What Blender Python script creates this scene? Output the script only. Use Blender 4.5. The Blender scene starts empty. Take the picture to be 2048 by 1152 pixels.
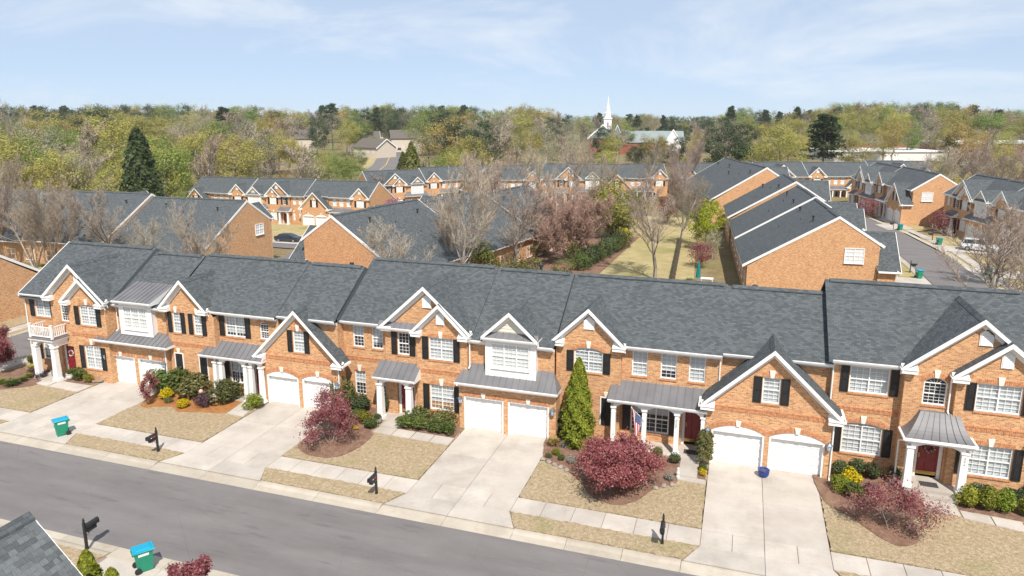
import bpy, math, random
import numpy as np
from mathutils import Vector

# ------------------------------------------------------------------ camera, sky, sun, exposure
SC = bpy.context.scene
COL = SC.collection
cam_d = bpy.data.cameras.new('camera')
cam = bpy.data.objects.new('camera', cam_d); COL.objects.link(cam)
cam.location = (0, 0, 19.5)
cam.rotation_euler = (math.radians(90) - math.atan(296 / 1415), 0, math.radians(18.1))
cam_d.sensor_fit = 'HORIZONTAL'; cam_d.sensor_width = 36
cam_d.lens = 36 * 1415 / 2048
cam_d.shift_y = -56 / 2048
cam_d.clip_start = 0.5; cam_d.clip_end = 6000
SC.camera = cam

SUN_AZ, SUN_EL = math.radians(150), math.radians(52)      # clockwise from +Y
world = bpy.data.worlds.new('World'); SC.world = world; world.use_nodes = True
wn = world.node_tree; wn.nodes.clear()
w_out = wn.nodes.new('ShaderNodeOutputWorld'); w_bg = wn.nodes.new('ShaderNodeBackground')
w_sky = wn.nodes.new('ShaderNodeTexSky'); w_sky.sky_type = 'NISHITA'; w_sky.sun_disc = False
w_sky.sun_elevation = SUN_EL; w_sky.sun_rotation = SUN_AZ
w_sky.altitude = 2000; w_sky.air_density = 0.6; w_sky.dust_density = 0.3; w_sky.ozone_density = 5.0
# thin high cirrus: a whitening of the sky along stretched streaks
w_tc = wn.nodes.new('ShaderNodeTexCoord'); w_map = wn.nodes.new('ShaderNodeMapping')
w_map.inputs['Scale'].default_value = (2.1, 3.2, 7.5); w_map.inputs['Rotation'].default_value = (0.25, 0.18, 0.6)
w_map.inputs['Location'].default_value = (0.35, 0.1, 0.42)
w_no = wn.nodes.new('ShaderNodeTexNoise'); w_no.inputs['Scale'].default_value = 1.25
w_no.inputs['Detail'].default_value = 9; w_no.inputs['Roughness'].default_value = 0.62; w_no.inputs['Distortion'].default_value = 0.5
w_rmp = wn.nodes.new('ShaderNodeValToRGB')
w_rmp.color_ramp.elements[0].position = 0.50; w_rmp.color_ramp.elements[0].color = (0, 0, 0, 1)
w_rmp.color_ramp.elements[1].position = 0.80; w_rmp.color_ramp.elements[1].color = (0.9, 0.9, 0.9, 1)
w_mix = wn.nodes.new('ShaderNodeMix'); w_mix.data_type = 'RGBA'
w_mix.inputs[7].default_value = (7.0, 7.4, 7.8, 1)
wn.links.new(w_tc.outputs['Generated'], w_map.inputs['Vector']); wn.links.new(w_map.outputs[0], w_no.inputs['Vector'])
wn.links.new(w_no.outputs['Fac'], w_rmp.inputs['Fac']); wn.links.new(w_rmp.outputs[0], w_mix.inputs[0])
w_veil = wn.nodes.new('ShaderNodeMix'); w_veil.data_type = 'RGBA'; w_veil.inputs[0].default_value = 0.74; w_veil.inputs[7].default_value = (4.9, 5.85, 7.0, 1)   # thin even veil
wn.links.new(w_sky.outputs[0], w_veil.inputs[6]); wn.links.new(w_veil.outputs[2], w_mix.inputs[6]); wn.links.new(w_mix.outputs[2], w_bg.inputs['Color'])
w_bg.inputs['Strength'].default_value = 0.1
wn.links.new(w_bg.outputs[0], w_out.inputs['Surface'])

sun_d = bpy.data.lights.new('sun', 'SUN'); sun = bpy.data.objects.new('sun', sun_d); COL.objects.link(sun)
sun_d.energy = 4.7; sun_d.angle = math.radians(0.53); sun_d.color = (1.0, 0.93, 0.84)
sdir = Vector((math.sin(SUN_AZ) * math.cos(SUN_EL), math.cos(SUN_AZ) * math.cos(SUN_EL), math.sin(SUN_EL)))
sun.rotation_euler = (-sdir).to_track_quat('-Z', 'Y').to_euler(); sun.location = (30, -40, 60)
SC.view_settings.view_transform = 'Standard'; SC.view_settings.look = 'None'
SC.view_settings.gamma = 1; SC.view_settings.use_curve_mapping = False
SC.view_settings.exposure = 0.4

# ------------------------------------------------------------------ materials
MATS = {}
def nt(name):
    m = bpy.data.materials.new(name); m.use_nodes = True
    n = m.node_tree; b = n.nodes['Principled BSDF']
    MATS[name] = m
    return m, n, b
def ramp(n, stops):
    r = n.nodes.new('ShaderNodeValToRGB'); e = r.color_ramp.elements
    while len(e) < len(stops): e.new(0.5)
    for k, (p, c) in enumerate(stops):
        e[k].position = p; e[k].color = (c[0], c[1], c[2], 1)
    return r
def noise(n, vec, scale, detail=4, rough=0.55):
    t = n.nodes.new('ShaderNodeTexNoise'); t.inputs['Scale'].default_value = scale
    t.inputs['Detail'].default_value = detail; t.inputs['Roughness'].default_value = rough
    if vec is not None: n.links.new(vec, t.inputs['Vector'])
    return t
def mixc(n, a, b, fac, mode='MIX'):
    x = n.nodes.new('ShaderNodeMix'); x.data_type = 'RGBA'; x.blend_type = mode
    if isinstance(fac, (int, float)): x.inputs[0].default_value = fac
    else: n.links.new(fac, x.inputs[0])
    for i, v in ((6, a), (7, b)):
        if isinstance(v, (tuple, list)): x.inputs[i].default_value = (v[0], v[1], v[2], 1)
        else: n.links.new(v, x.inputs[i])
    return x.outputs[2]
def bump(n, b, h, strength=0.3, dist=0.02):
    x = n.nodes.new('ShaderNodeBump'); x.inputs['Strength'].default_value = strength; x.inputs['Distance'].default_value = dist
    n.links.new(h, x.inputs['Height']); n.links.new(x.outputs[0], b.inputs['Normal'])
def coord(n, kind='Object'):
    return n.nodes.new('ShaderNodeTexCoord').outputs[kind]
def rnd(n):
    return n.nodes.new('ShaderNodeObjectInfo').outputs['Random']
def hsv(n, col, hue=None, val=None, sat=1.0):
    x = n.nodes.new('ShaderNodeHueSaturation'); x.inputs['Saturation'].default_value = sat
    n.links.new(col, x.inputs['Color'])
    if hue is not None: n.links.new(hue, x.inputs['Hue'])
    if val is not None: n.links.new(val, x.inputs['Value'])
    return x.outputs[0]
def mrange(n, v, a, b):
    x = n.nodes.new('ShaderNodeMapRange'); x.inputs[3].default_value = a; x.inputs[4].default_value = b
    n.links.new(v, x.inputs[0]); return x.outputs[0]

def plain(name, col, rough=0.6, metal=0.0, var=0.0, scale=6.0, spec=0.5, bmp=0.0):
    m, n, b = nt(name)
    b.inputs['Roughness'].default_value = rough; b.inputs['Metallic'].default_value = metal
    b.inputs['Specular IOR Level'].default_value = spec
    if var:
        t = noise(n, coord(n), scale)
        lo = tuple(c * (1 - var) for c in col); hi = tuple(min(1, c * (1 + var)) for c in col)
        r = ramp(n, [(0.3, lo), (0.7, hi)]); n.links.new(t.outputs['Fac'], r.inputs['Fac'])
        n.links.new(r.outputs[0], b.inputs['Base Color'])
        if bmp: bump(n, b, t.outputs['Fac'], bmp, 0.02)
    else: b.inputs['Base Color'].default_value = (*col, 1)
    return m

def brick_mat(name, c1, c2, mortar, bw, bh, msize, rough=0.85, bias=0.0, big=0.18, off=0.5, dark=None, smooth=0.1, bstr=0.4, thr=(0.57, 0.66)):
    m, n, b = nt(name)
    uv = coord(n, 'UV')
    t = n.nodes.new('ShaderNodeTexBrick'); n.links.new(uv, t.inputs['Vector'])
    t.offset = off; t.inputs['Scale'].default_value = 1.0
    t.inputs['Brick Width'].default_value = bw; t.inputs['Row Height'].default_value = bh
    t.inputs['Mortar Size'].default_value = msize; t.inputs['Mortar Smooth'].default_value = smooth; t.inputs['Bias'].default_value = bias
    t.inputs['Color1'].default_value = (*c1, 1); t.inputs['Color2'].default_value = (*c2, 1); t.inputs['Mortar'].default_value = (*mortar, 1)
    col = t.outputs['Color']
    if dark:                                   # a second, sparser brick tone
        mp = n.nodes.new('ShaderNodeMapping'); n.links.new(uv, mp.inputs['Vector'])
        mp.inputs['Scale'].default_value = (1 / bw, 1 / bh, 1)
        t2 = noise(n, mp.outputs[0], 0.83, 2, 0.7)
        r2 = ramp(n, [(thr[0], (0, 0, 0)), (thr[1], (1, 1, 1))]); n.links.new(t2.outputs['Fac'], r2.inputs['Fac'])
        inv = n.nodes.new('ShaderNodeMath'); inv.operation = 'SUBTRACT'; inv.inputs[0].default_value = 1.0
        n.links.new(t.outputs['Fac'], inv.inputs[1])
        mul = n.nodes.new('ShaderNodeMath'); mul.operation = 'MULTIPLY'
        n.links.new(r2.outputs[0], mul.inputs[0]); n.links.new(inv.outputs[0], mul.inputs[1])
        col = mixc(n, col, dark, mul.outputs[0])
    tb = noise(n, uv, 0.35, 5, 0.6)
    v = mrange(n, tb.outputs['Fac'], 1 - big, 1 + big)
    tc = noise(n, uv, 9.0, 3, 0.7); v2 = mrange(n, tc.outputs['Fac'], 0.86, 1.14)
    mm = n.nodes.new('ShaderNodeMath'); mm.operation = 'MULTIPLY'; n.links.new(v, mm.inputs[0]); n.links.new(v2, mm.inputs[1])
    col = hsv(n, col, val=mm.outputs[0])
    n.links.new(col, b.inputs['Base Color']); b.inputs['Roughness'].default_value = rough
    b.inputs['Specular IOR Level'].default_value = 0.25
    i2 = n.nodes.new('ShaderNodeMath'); i2.operation = 'SUBTRACT'; i2.inputs[0].default_value = 1.0
    n.links.new(t.outputs['Fac'], i2.inputs[1]); bump(n, b, i2.outputs[0], bstr, 0.012)
    return m
brick_mat('brick', (0.44, 0.185, 0.076), (0.68, 0.375, 0.170), (0.58, 0.43, 0.275), 0.215, 0.072, 0.010, big=0.09, dark=(0.27, 0.088, 0.038), thr=(0.55, 0.62))
brick_mat('shingle', (0.060, 0.068, 0.074), (0.106, 0.119, 0.126), (0.054, 0.061, 0.066), 0.24, 0.135, 0.010, rough=0.93, big=0.05, smooth=0.6, bstr=0.5)
brick_mat('tan_shingle', (0.17, 0.15, 0.13), (0.24, 0.215, 0.19), (0.12, 0.105, 0.09), 0.4, 0.2, 0.015, rough=0.9)
plain('soldier_brick', (0.50, 0.23, 0.11), 0.85, var=0.32, scale=7)
plain('keystone_stone', (0.72, 0.69, 0.62), 0.7, var=0.06)
plain('white_trim', (0.80, 0.79, 0.77), 0.45, var=0.03, scale=1.5)
plain('white_door', (0.82, 0.81, 0.79), 0.4, var=0.02, scale=1)
plain('cream_siding', (0.66, 0.62, 0.52), 0.6, var=0.04)
plain('grey_siding', (0.085, 0.10, 0.115), 0.6, var=0.1)
plain('shutter_black', (0.016, 0.016, 0.017), 0.5, var=0.2)
plain('standing_seam', (0.150, 0.148, 0.157), 0.5, metal=0.0, var=0.14, scale=0.9, spec=0.4)
plain('dark_vent', (0.03, 0.032, 0.034), 0.6)
plain('red_door', (0.20, 0.012, 0.018), 0.35, var=0.08)
plain('brass', (0.45, 0.30, 0.10), 0.3, metal=0.9)
plain('lantern_metal', (0.20, 0.24, 0.29), 0.35, metal=0.6)
plain('lantern_glass', (0.42, 0.50, 0.58), 0.1)
plain('black_iron', (0.018, 0.019, 0.022), 0.45, var=0.2)
plain('wood_fence', (0.095, 0.068, 0.050), 0.85, var=0.3, scale=4)
plain('log_wood', (0.24, 0.18, 0.13), 0.9, var=0.35, scale=8)
plain('interior', (0.045, 0.045, 0.05), 0.9)
plain('pot_blue', (0.012, 0.045, 0.22), 0.2)
plain('pot_grey', (0.27, 0.27, 0.28), 0.5, var=0.1)
plain('pot_white', (0.6, 0.58, 0.55), 0.5)
plain('soil', (0.10, 0.065, 0.04), 0.95, var=0.4, scale=14)
plain('stone', (0.28, 0.25, 0.22), 0.85, var=0.25, scale=5)
plain('bin_green', (0.012, 0.225, 0.135), 0.42, var=0.08, scale=3)
plain('bin_blue', (0.0, 0.28, 0.44), 0.45)
plain('rubber', (0.02, 0.02, 0.021), 0.8)
plain('label_white', (0.75, 0.78, 0.76), 0.5)
plain('flag_red', (0.45, 0.03, 0.05), 0.8)
plain('flag_white', (0.75, 0.73, 0.72), 0.8)
plain('flag_blue', (0.018, 0.05, 0.16), 0.8)
plain('teal_cloth', (0.0, 0.17, 0.16), 0.8, var=0.1)
plain('car_white', (0.62, 0.63, 0.64), 0.2, spec=0.6)
plain('car_dark', (0.025, 0.035, 0.05), 0.2, spec=0.6)
plain('car_glass', (0.02, 0.025, 0.03), 0.05, spec=0.8)
plain('chrome', (0.5, 0.5, 0.5), 0.25, metal=1.0)
plain('lamp_red', (0.3, 0.01, 0.01), 0.3)
plain('number_grey', (0.34, 0.34, 0.34), 0.5)
plain('wreath_green', (0.09, 0.12, 0.05), 0.8, var=0.4, scale=20)
plain('flower_pink', (0.62, 0.38, 0.38), 0.7, var=0.3, scale=30)
plain('flower_yellow', (0.72, 0.42, 0.01), 0.7, var=0.2, scale=30)
plain('church_white', (0.84, 0.84, 0.83), 0.5)
plain('church_slate', (0.21, 0.25, 0.25), 0.7, var=0.1, scale=0.3)
plain('church_brick', (0.28, 0.10, 0.06), 0.85, var=0.15, scale=1)
plain('flat_roof_white', (0.70, 0.69, 0.67), 0.7, var=0.1, scale=0.1)
plain('beige_wall', (0.55, 0.48, 0.40), 0.8, var=0.06)
plain('doormat', (0.04, 0.04, 0.045), 0.95, var=0.3, scale=20)
plain('road_paint', (0.62, 0.40, 0.06), 0.7)
plain('road_white', (0.6, 0.6, 0.58), 0.7)
plain('ac_metal', (0.55, 0.55, 0.53), 0.5)

def glass_mat():
    m, n, b = nt('glass'); n.nodes.remove(b)
    out = n.nodes['Material Output']
    tr = n.nodes.new('ShaderNodeBsdfTransparent'); tr.inputs[0].default_value = (0.86, 0.89, 0.90, 1)
    gl = n.nodes.new('ShaderNodeBsdfGlossy'); gl.inputs['Roughness'].default_value = 0.03
    lw = n.nodes.new('ShaderNodeLayerWeight'); lw.inputs[0].default_value = 0.35
    pw = n.nodes.new('ShaderNodeMath'); pw.operation = 'POWER'; pw.inputs[1].default_value = 2.5; n.links.new(lw.outputs['Facing'], pw.inputs[0])
    fr = n.nodes.new('ShaderNodeMapRange'); fr.inputs[3].default_value = 0.05; fr.inputs[4].default_value = 0.75; n.links.new(pw.outputs[0], fr.inputs[0])
    mx = n.nodes.new('ShaderNodeMixShader')
    n.links.new(fr.outputs[0], mx.inputs[0]); n.links.new(tr.outputs[0], mx.inputs[1]); n.links.new(gl.outputs[0], mx.inputs[2])
    n.links.new(mx.outputs[0], out.inputs['Surface'])
glass_mat()
def blind_mat():
    m, n, b = nt('blind')
    w = n.nodes.new('ShaderNodeTexWave'); w.wave_type = 'BANDS'; w.bands_direction = 'Z'; w.inputs['Scale'].default_value = 4.2
    n.links.new(coord(n), w.inputs['Vector'])
    r = ramp(n, [(0.0, (0.52, 0.535, 0.54)), (0.55, (0.70, 0.71, 0.71))]); n.links.new(w.outputs['Fac'], r.inputs['Fac'])
    n.links.new(r.outputs[0], b.inputs['Base Color']); b.inputs['Roughness'].default_value = 0.7
blind_mat()
def concrete_mat(name, lo, hi, stain):
    m, n, b = nt(name)
    geo = n.nodes.new('ShaderNodeNewGeometry').outputs['Position']
    t = noise(n, geo, 0.55, 7, 0.62); t2 = noise(n, geo, 14, 3, 0.6); t3 = noise(n, geo, 1.7, 5, 0.65)
    r = ramp(n, [(0.3, lo), (0.68, hi)]); n.links.new(t.outputs['Fac'], r.inputs['Fac'])
    s = ramp(n, [(0.52, (0, 0, 0)), (0.75, (0.55, 0.55, 0.55))]); n.links.new(t3.outputs['Fac'], s.inputs['Fac'])
    c = mixc(n, r.outputs[0], stain, s.outputs[0])
    t4 = noise(n, geo, 0.42, 8, 0.68); s4 = ramp(n, [(0.50, (0, 0, 0)), (0.72, (0.5, 0.5, 0.5))]); n.links.new(t4.outputs['Fac'], s4.inputs['Fac'])
    c = mixc(n, c, tuple(q * 0.66 for q in lo), s4.outputs[0])
    v = mrange(n, rnd(n), 0.92, 1.06); v2 = mrange(n, t2.outputs['Fac'], 0.9, 1.1)
    mm = n.nodes.new('ShaderNodeMath'); mm.operation = 'MULTIPLY'; n.links.new(v, mm.inputs[0]); n.links.new(v2, mm.inputs[1])
    n.links.new(hsv(n, c, val=mm.outputs[0]), b.inputs['Base Color'])
    b.inputs['Roughness'].default_value = 0.9; b.inputs['Specular IOR Level'].default_value = 0.2
    bump(n, b, t2.outputs['Fac'], 0.15, 0.01)
concrete_mat('concrete', (0.39, 0.352, 0.312), (0.495, 0.455, 0.41), (0.415, 0.335, 0.26))
concrete_mat('curb_concrete', (0.37, 0.325, 0.265), (0.45, 0.405, 0.34), (0.36, 0.28, 0.20))
concrete_mat('joint_dirt', (0.22, 0.18, 0.14), (0.30, 0.25, 0.20), (0.2, 0.15, 0.1))
def asphalt_mat():
    m, n, b = nt('asphalt')
    geo = n.nodes.new('ShaderNodeNewGeometry').outputs['Position']
    mp = n.nodes.new('ShaderNodeMapping'); n.links.new(geo, mp.inputs['Vector']); mp.inputs['Scale'].default_value = (0.14, 0.9, 1)
    t = noise(n, mp.outputs[0], 0.9, 8, 0.6); t2 = noise(n, geo, 30, 2, 0.7); t3 = noise(n, geo, 0.8, 6, 0.6)
    r = ramp(n, [(0.32, (0.138, 0.127, 0.126)), (0.7, (0.185, 0.172, 0.170))]); n.links.new(t.outputs['Fac'], r.inputs['Fac'])
    v = mrange(n, t2.outputs['Fac'], 0.85, 1.15); v3 = mrange(n, t3.outputs['Fac'], 0.9, 1.1)
    mm = n.nodes.new('ShaderNodeMath'); mm.operation = 'MULTIPLY'; n.links.new(v, mm.inputs[0]); n.links.new(v3, mm.inputs[1])
    mp2 = n.nodes.new('ShaderNodeMapping'); n.links.new(geo, mp2.inputs['Vector']); mp2.inputs['Rotation'].default_value = (0, 0, 0.5); mp2.inputs['Scale'].default_value = (0.5, 4.5, 1)
    ts = noise(n, mp2.outputs[0], 0.8, 6, 0.7); rs_ = ramp(n, [(0.62, (0, 0, 0)), (0.74, (0.6, 0.6, 0.6))]); n.links.new(ts.outputs['Fac'], rs_.inputs['Fac'])
    cs = mixc(n, hsv(n, r.outputs[0], val=mm.outputs[0]), (0.27, 0.255, 0.25), rs_.outputs[0])                # scuffs
    tk = noise(n, mp.outputs[0], 3.2, 4, 0.5); rk_ = ramp(n, [(0.30, (0.35, 0.35, 0.35)), (0.40, (0, 0, 0))]); n.links.new(tk.outputs['Fac'], rk_.inputs['Fac'])
    cs = mixc(n, cs, (0.085, 0.078, 0.08), rk_.outputs[0])
    vo = n.nodes.new('ShaderNodeTexVoronoi'); vo.feature = 'DISTANCE_TO_EDGE'; vo.inputs['Scale'].default_value = 0.22
    wv = noise(n, geo, 0.9, 4, 0.6); wm = mixc(n, geo, wv.outputs['Color'], 0.12); n.links.new(wm, vo.inputs['Vector'])
    cr = ramp(n, [(0.0, (0.22, 0.22, 0.22)), (0.004, (0, 0, 0))]); n.links.new(vo.outputs['Distance'], cr.inputs['Fac'])
    cs = mixc(n, cs, (0.06, 0.056, 0.056), cr.outputs[0])                                                     # fine cracks
    n.links.new(cs, b.inputs['Base Color'])
    b.inputs['Roughness'].default_value = 0.85; b.inputs['Specular IOR Level'].default_value = 0.3
    bump(n, b, t2.outputs['Fac'], 0.3, 0.01)
asphalt_mat()
def ground_mat(name, stops, scale, patch, pscale, p0, p1, fine=26, bs=0.6):
    m, n, b = nt(name)
    geo = n.nodes.new('ShaderNodeNewGeometry').outputs['Position']
    t = noise(n, geo, scale, 7, 0.65); tf = noise(n, geo, fine, 3, 0.75); tp = noise(n, geo, pscale, 4, 0.55)
    r = ramp(n, stops); 
    ad = n.nodes.new('ShaderNodeMix'); ad.data_type = 'FLOAT'; ad.inputs[0].default_value = 0.55
    n.links.new(t.outputs['Fac'], ad.inputs[2]); n.links.new(tf.outputs['Fac'], ad.inputs[3])
    n.links.new(ad.outputs[0], r.inputs['Fac'])
    s = ramp(n, [(p0, (0, 0, 0)), (p1, (0.7, 0.7, 0.7))]); n.links.new(tp.outputs['Fac'], s.inputs['Fac'])
    c = mixc(n, r.outputs[0], patch, s.outputs[0])
    n.links.new(c, b.inputs['Base Color']); b.inputs['Roughness'].default_value = 1.0; b.inputs['Specular IOR Level'].default_value = 0.1
    bump(n, b, tf.outputs['Fac'], bs, 0.05)
ground_mat('dormant_grass', [(0.30, (0.17, 0.125, 0.075)), (0.48, (0.305, 0.235, 0.148)), (0.64, (0.475, 0.39, 0.27))], 5.0, (0.195, 0.20, 0.075), 0.45, 0.56, 0.78, fine=16)
ground_mat('mulch', [(0.30, (0.085, 0.048, 0.034)), (0.5, (0.195, 0.115, 0.082)), (0.68, (0.33, 0.225, 0.17))], 3.0, (0.24, 0.16, 0.11), 1.1, 0.5, 0.7, fine=15)
ground_mat('pine_straw', [(0.30, (0.17, 0.072, 0.026)), (0.5, (0.33, 0.15, 0.055)), (0.68, (0.46, 0.24, 0.10))], 3.0, (0.26, 0.10, 0.04), 0.9, 0.5, 0.7, fine=15)
ground_mat('back_lawn', [(0.30, (0.24, 0.19, 0.085)), (0.5, (0.36, 0.295, 0.15)), (0.7, (0.48, 0.41, 0.24))], 0.6, (0.19, 0.19, 0.06), 0.12, 0.5, 0.7, fine=7)
ground_mat('terrain_floor', [(0.30, (0.12, 0.085, 0.045)), (0.5, (0.21, 0.16, 0.085)), (0.7, (0.30, 0.25, 0.14))], 0.3, (0.14, 0.15, 0.05), 0.05, 0.48, 0.66, fine=3)

def leaf_mat(name, dark, mid, light, nscale=0.8, trans=0.25, hv=0.03, vv=0.22, isl=0.45):
    m, n, b = nt(name)
    t = noise(n, coord(n), nscale, 3, 0.6)
    g = n.nodes.new('ShaderNodeNewGeometry').outputs['Random Per Island']
    ad = n.nodes.new('ShaderNodeMix'); ad.data_type = 'FLOAT'; ad.inputs[0].default_value = isl
    n.links.new(t.outputs['Fac'], ad.inputs[2]); n.links.new(g, ad.inputs[3])
    r = ramp(n, [(0.22, dark), (0.48, mid), (0.78, light)]); n.links.new(ad.outputs[0], r.inputs['Fac'])
    h = mrange(n, rnd(n), 0.5 - hv, 0.5 + hv)
    x = n.nodes.new('ShaderNodeMath'); x.operation = 'FRACT'
    y = n.nodes.new('ShaderNodeMath'); y.operation = 'MULTIPLY'; y.inputs[1].default_value = 7.31
    n.links.new(rnd(n), y.inputs[0]); n.links.new(y.outputs[0], x.inputs[0])
    v = mrange(n, x.outputs[0], 1 - vv, 1 + vv)
    c = hsv(n, r.outputs[0], hue=h, val=v)
    n.links.new(c, b.inputs['Base Color']); b.inputs['Roughness'].default_value = 0.6; b.inputs['Specular IOR Level'].default_value = 0.25
    if trans:
        tl = n.nodes.new('ShaderNodeBsdfTranslucent'); n.links.new(c, tl.inputs[0])
        mx = n.nodes.new('ShaderNodeMixShader'); mx.inputs[0].default_value = trans
        n.links.new(b.outputs[0], mx.inputs[1]); n.links.new(tl.outputs[0], mx.inputs[2])
        n.links.new(mx.outputs[0], n.nodes['Material Output'].inputs['Surface'])
leaf_mat('leaf_red', (0.15, 0.035, 0.040), (0.31, 0.092, 0.098), (0.47, 0.23, 0.225), 1.2, trans=0.4, hv=0.008, vv=0.1)
leaf_mat('leaf_arbor', (0.10, 0.13, 0.012), (0.225, 0.26, 0.024), (0.35, 0.375, 0.05), 2.0, trans=0.35, hv=0.005, vv=0.06)
leaf_mat('leaf_green', (0.045, 0.068, 0.014), (0.115, 0.15, 0.034), (0.21, 0.245, 0.07), 2.5, trans=0.35)
leaf_mat('leaf_dark', (0.028, 0.045, 0.018), (0.068, 0.095, 0.036), (0.13, 0.165, 0.07), 2.5)
leaf_mat('leaf_olive', (0.065, 0.07, 0.022), (0.145, 0.155, 0.05), (0.24, 0.25, 0.10), 2.5, trans=0.35)
leaf_mat('leaf_lime', (0.095, 0.115, 0.012), (0.22, 0.24, 0.025), (0.36, 0.37, 0.06), 2.5, trans=0.35)
leaf_mat('leaf_yellow', (0.28, 0.20, 0.005), (0.55, 0.42, 0.008), (0.75, 0.60, 0.03), 3, hv=0.01, vv=0.08)
leaf_mat('leaf_purple', (0.035, 0.016, 0.022), (0.085, 0.045, 0.055), (0.15, 0.09, 0.10), 3)
leaf_mat('leaf_silver', (0.12, 0.13, 0.11), (0.24, 0.25, 0.22), (0.40, 0.40, 0.37), 3)
leaf_mat('leaf_straw', (0.25, 0.19, 0.06), (0.42, 0.33, 0.10), (0.58, 0.48, 0.2), 3)
leaf_mat('leaf_redbud', (0.16, 0.045, 0.12), (0.30, 0.095, 0.22), (0.45, 0.20, 0.36), 1.0, hv=0.01)
leaf_mat('leaf_spring', (0.22, 0.205, 0.055), (0.37, 0.345, 0.09), (0.51, 0.475, 0.165), 0.28, trans=0.45, isl=0.2, hv=0.014)
leaf_mat('leaf_gold', (0.20, 0.15, 0.045), (0.37, 0.285, 0.09), (0.50, 0.41, 0.17), 0.28, trans=0.45, isl=0.2, hv=0.014)
leaf_mat('leaf_fresh', (0.11, 0.15, 0.035), (0.22, 0.28, 0.065), (0.34, 0.40, 0.13), 0.28, trans=0.45, isl=0.2, hv=0.014)
leaf_mat('leaf_pale', (0.20, 0.19, 0.125), (0.32, 0.305, 0.20), (0.44, 0.42, 0.30), 0.28, trans=0.45, isl=0.2, hv=0.012)
leaf_mat('leaf_pine', (0.035, 0.055, 0.024), (0.075, 0.105, 0.042), (0.13, 0.165, 0.075), 0.4, trans=0.45, isl=0.2, hv=0.012)
leaf_mat('leaf_cypress', (0.06, 0.07, 0.012), (0.125, 0.14, 0.03), (0.21, 0.215, 0.06), 0.5, hv=0.008)
leaf_mat('twig_pink', (0.22, 0.165, 0.13), (0.33, 0.26, 0.21), (0.45, 0.37, 0.31), 0.6, trans=0, hv=0.012, vv=0.15)
leaf_mat('twig_brown', (0.20, 0.165, 0.12), (0.31, 0.26, 0.20), (0.44, 0.38, 0.30), 0.6, trans=0, hv=0.012, vv=0.2)
leaf_mat('twig_rust', (0.22, 0.14, 0.10), (0.34, 0.225, 0.165), (0.45, 0.32, 0.25), 0.6, trans=0, hv=0.01, vv=0.1)
leaf_mat('bark', (0.10, 0.085, 0.07), (0.20, 0.17, 0.145), (0.33, 0.29, 0.25), 1.2, trans=0, hv=0.01, vv=0.2)
leaf_mat('bark_pale', (0.25, 0.225, 0.20), (0.37, 0.335, 0.30), (0.50, 0.46, 0.42), 1.2, trans=0, hv=0.01, vv=0.12)
for i_, (v_) in enumerate((0.085, 0.100, 0.118, 0.138)):
    plain('shingle_tone_%d' % i_, (v_ * 0.96, v_ * 1.05, v_ * 1.10), 0.93, var=0.22, scale=30, spec=0.2)

# ------------------------------------------------------------------ mesh helpers
def finish(me, mats, mi=None, smooth=False, uv=True):
    for k in mats: me.materials.append(MATS[k])
    if mi is not None and len(mats) > 1: me.polygons.foreach_set('material_index', np.asarray(mi, dtype=np.int32))
    if smooth: me.polygons.foreach_set('use_smooth', np.ones(len(me.polygons), dtype=bool))
    me.update()
    if uv and len(me.polygons):
        nl = len(me.loops); co = np.empty(len(me.vertices) * 3); me.vertices.foreach_get('co', co); co = co.reshape(-1, 3)
        li = np.empty(nl, dtype=np.int32); me.loops.foreach_get('vertex_index', li)
        no = np.empty(len(me.polygons) * 3); me.polygons.foreach_get('normal', no); no = no.reshape(-1, 3)
        lt = np.empty(len(me.polygons), dtype=np.int32); me.polygons.foreach_get('loop_total', lt)
        N = np.repeat(no, lt, axis=0); P = co[li]
        flat = np.abs(N[:, 2]) > 0.97
        T = np.stack([-N[:, 1], N[:, 0], np.zeros(nl)], 1); ln = np.linalg.norm(T, axis=1); ln[ln < 1e-6] = 1; T /= ln[:, None]
        B = np.cross(N, T)
        u = np.where(flat, P[:, 0], (P * T).sum(1)); v = np.where(flat, P[:, 1], (P * B).sum(1))
        l = me.uv_layers.new(name='UVMap'); l.data.foreach_set('uv', np.stack([u, v], 1).astype(np.float32).ravel())
    return me

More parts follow.
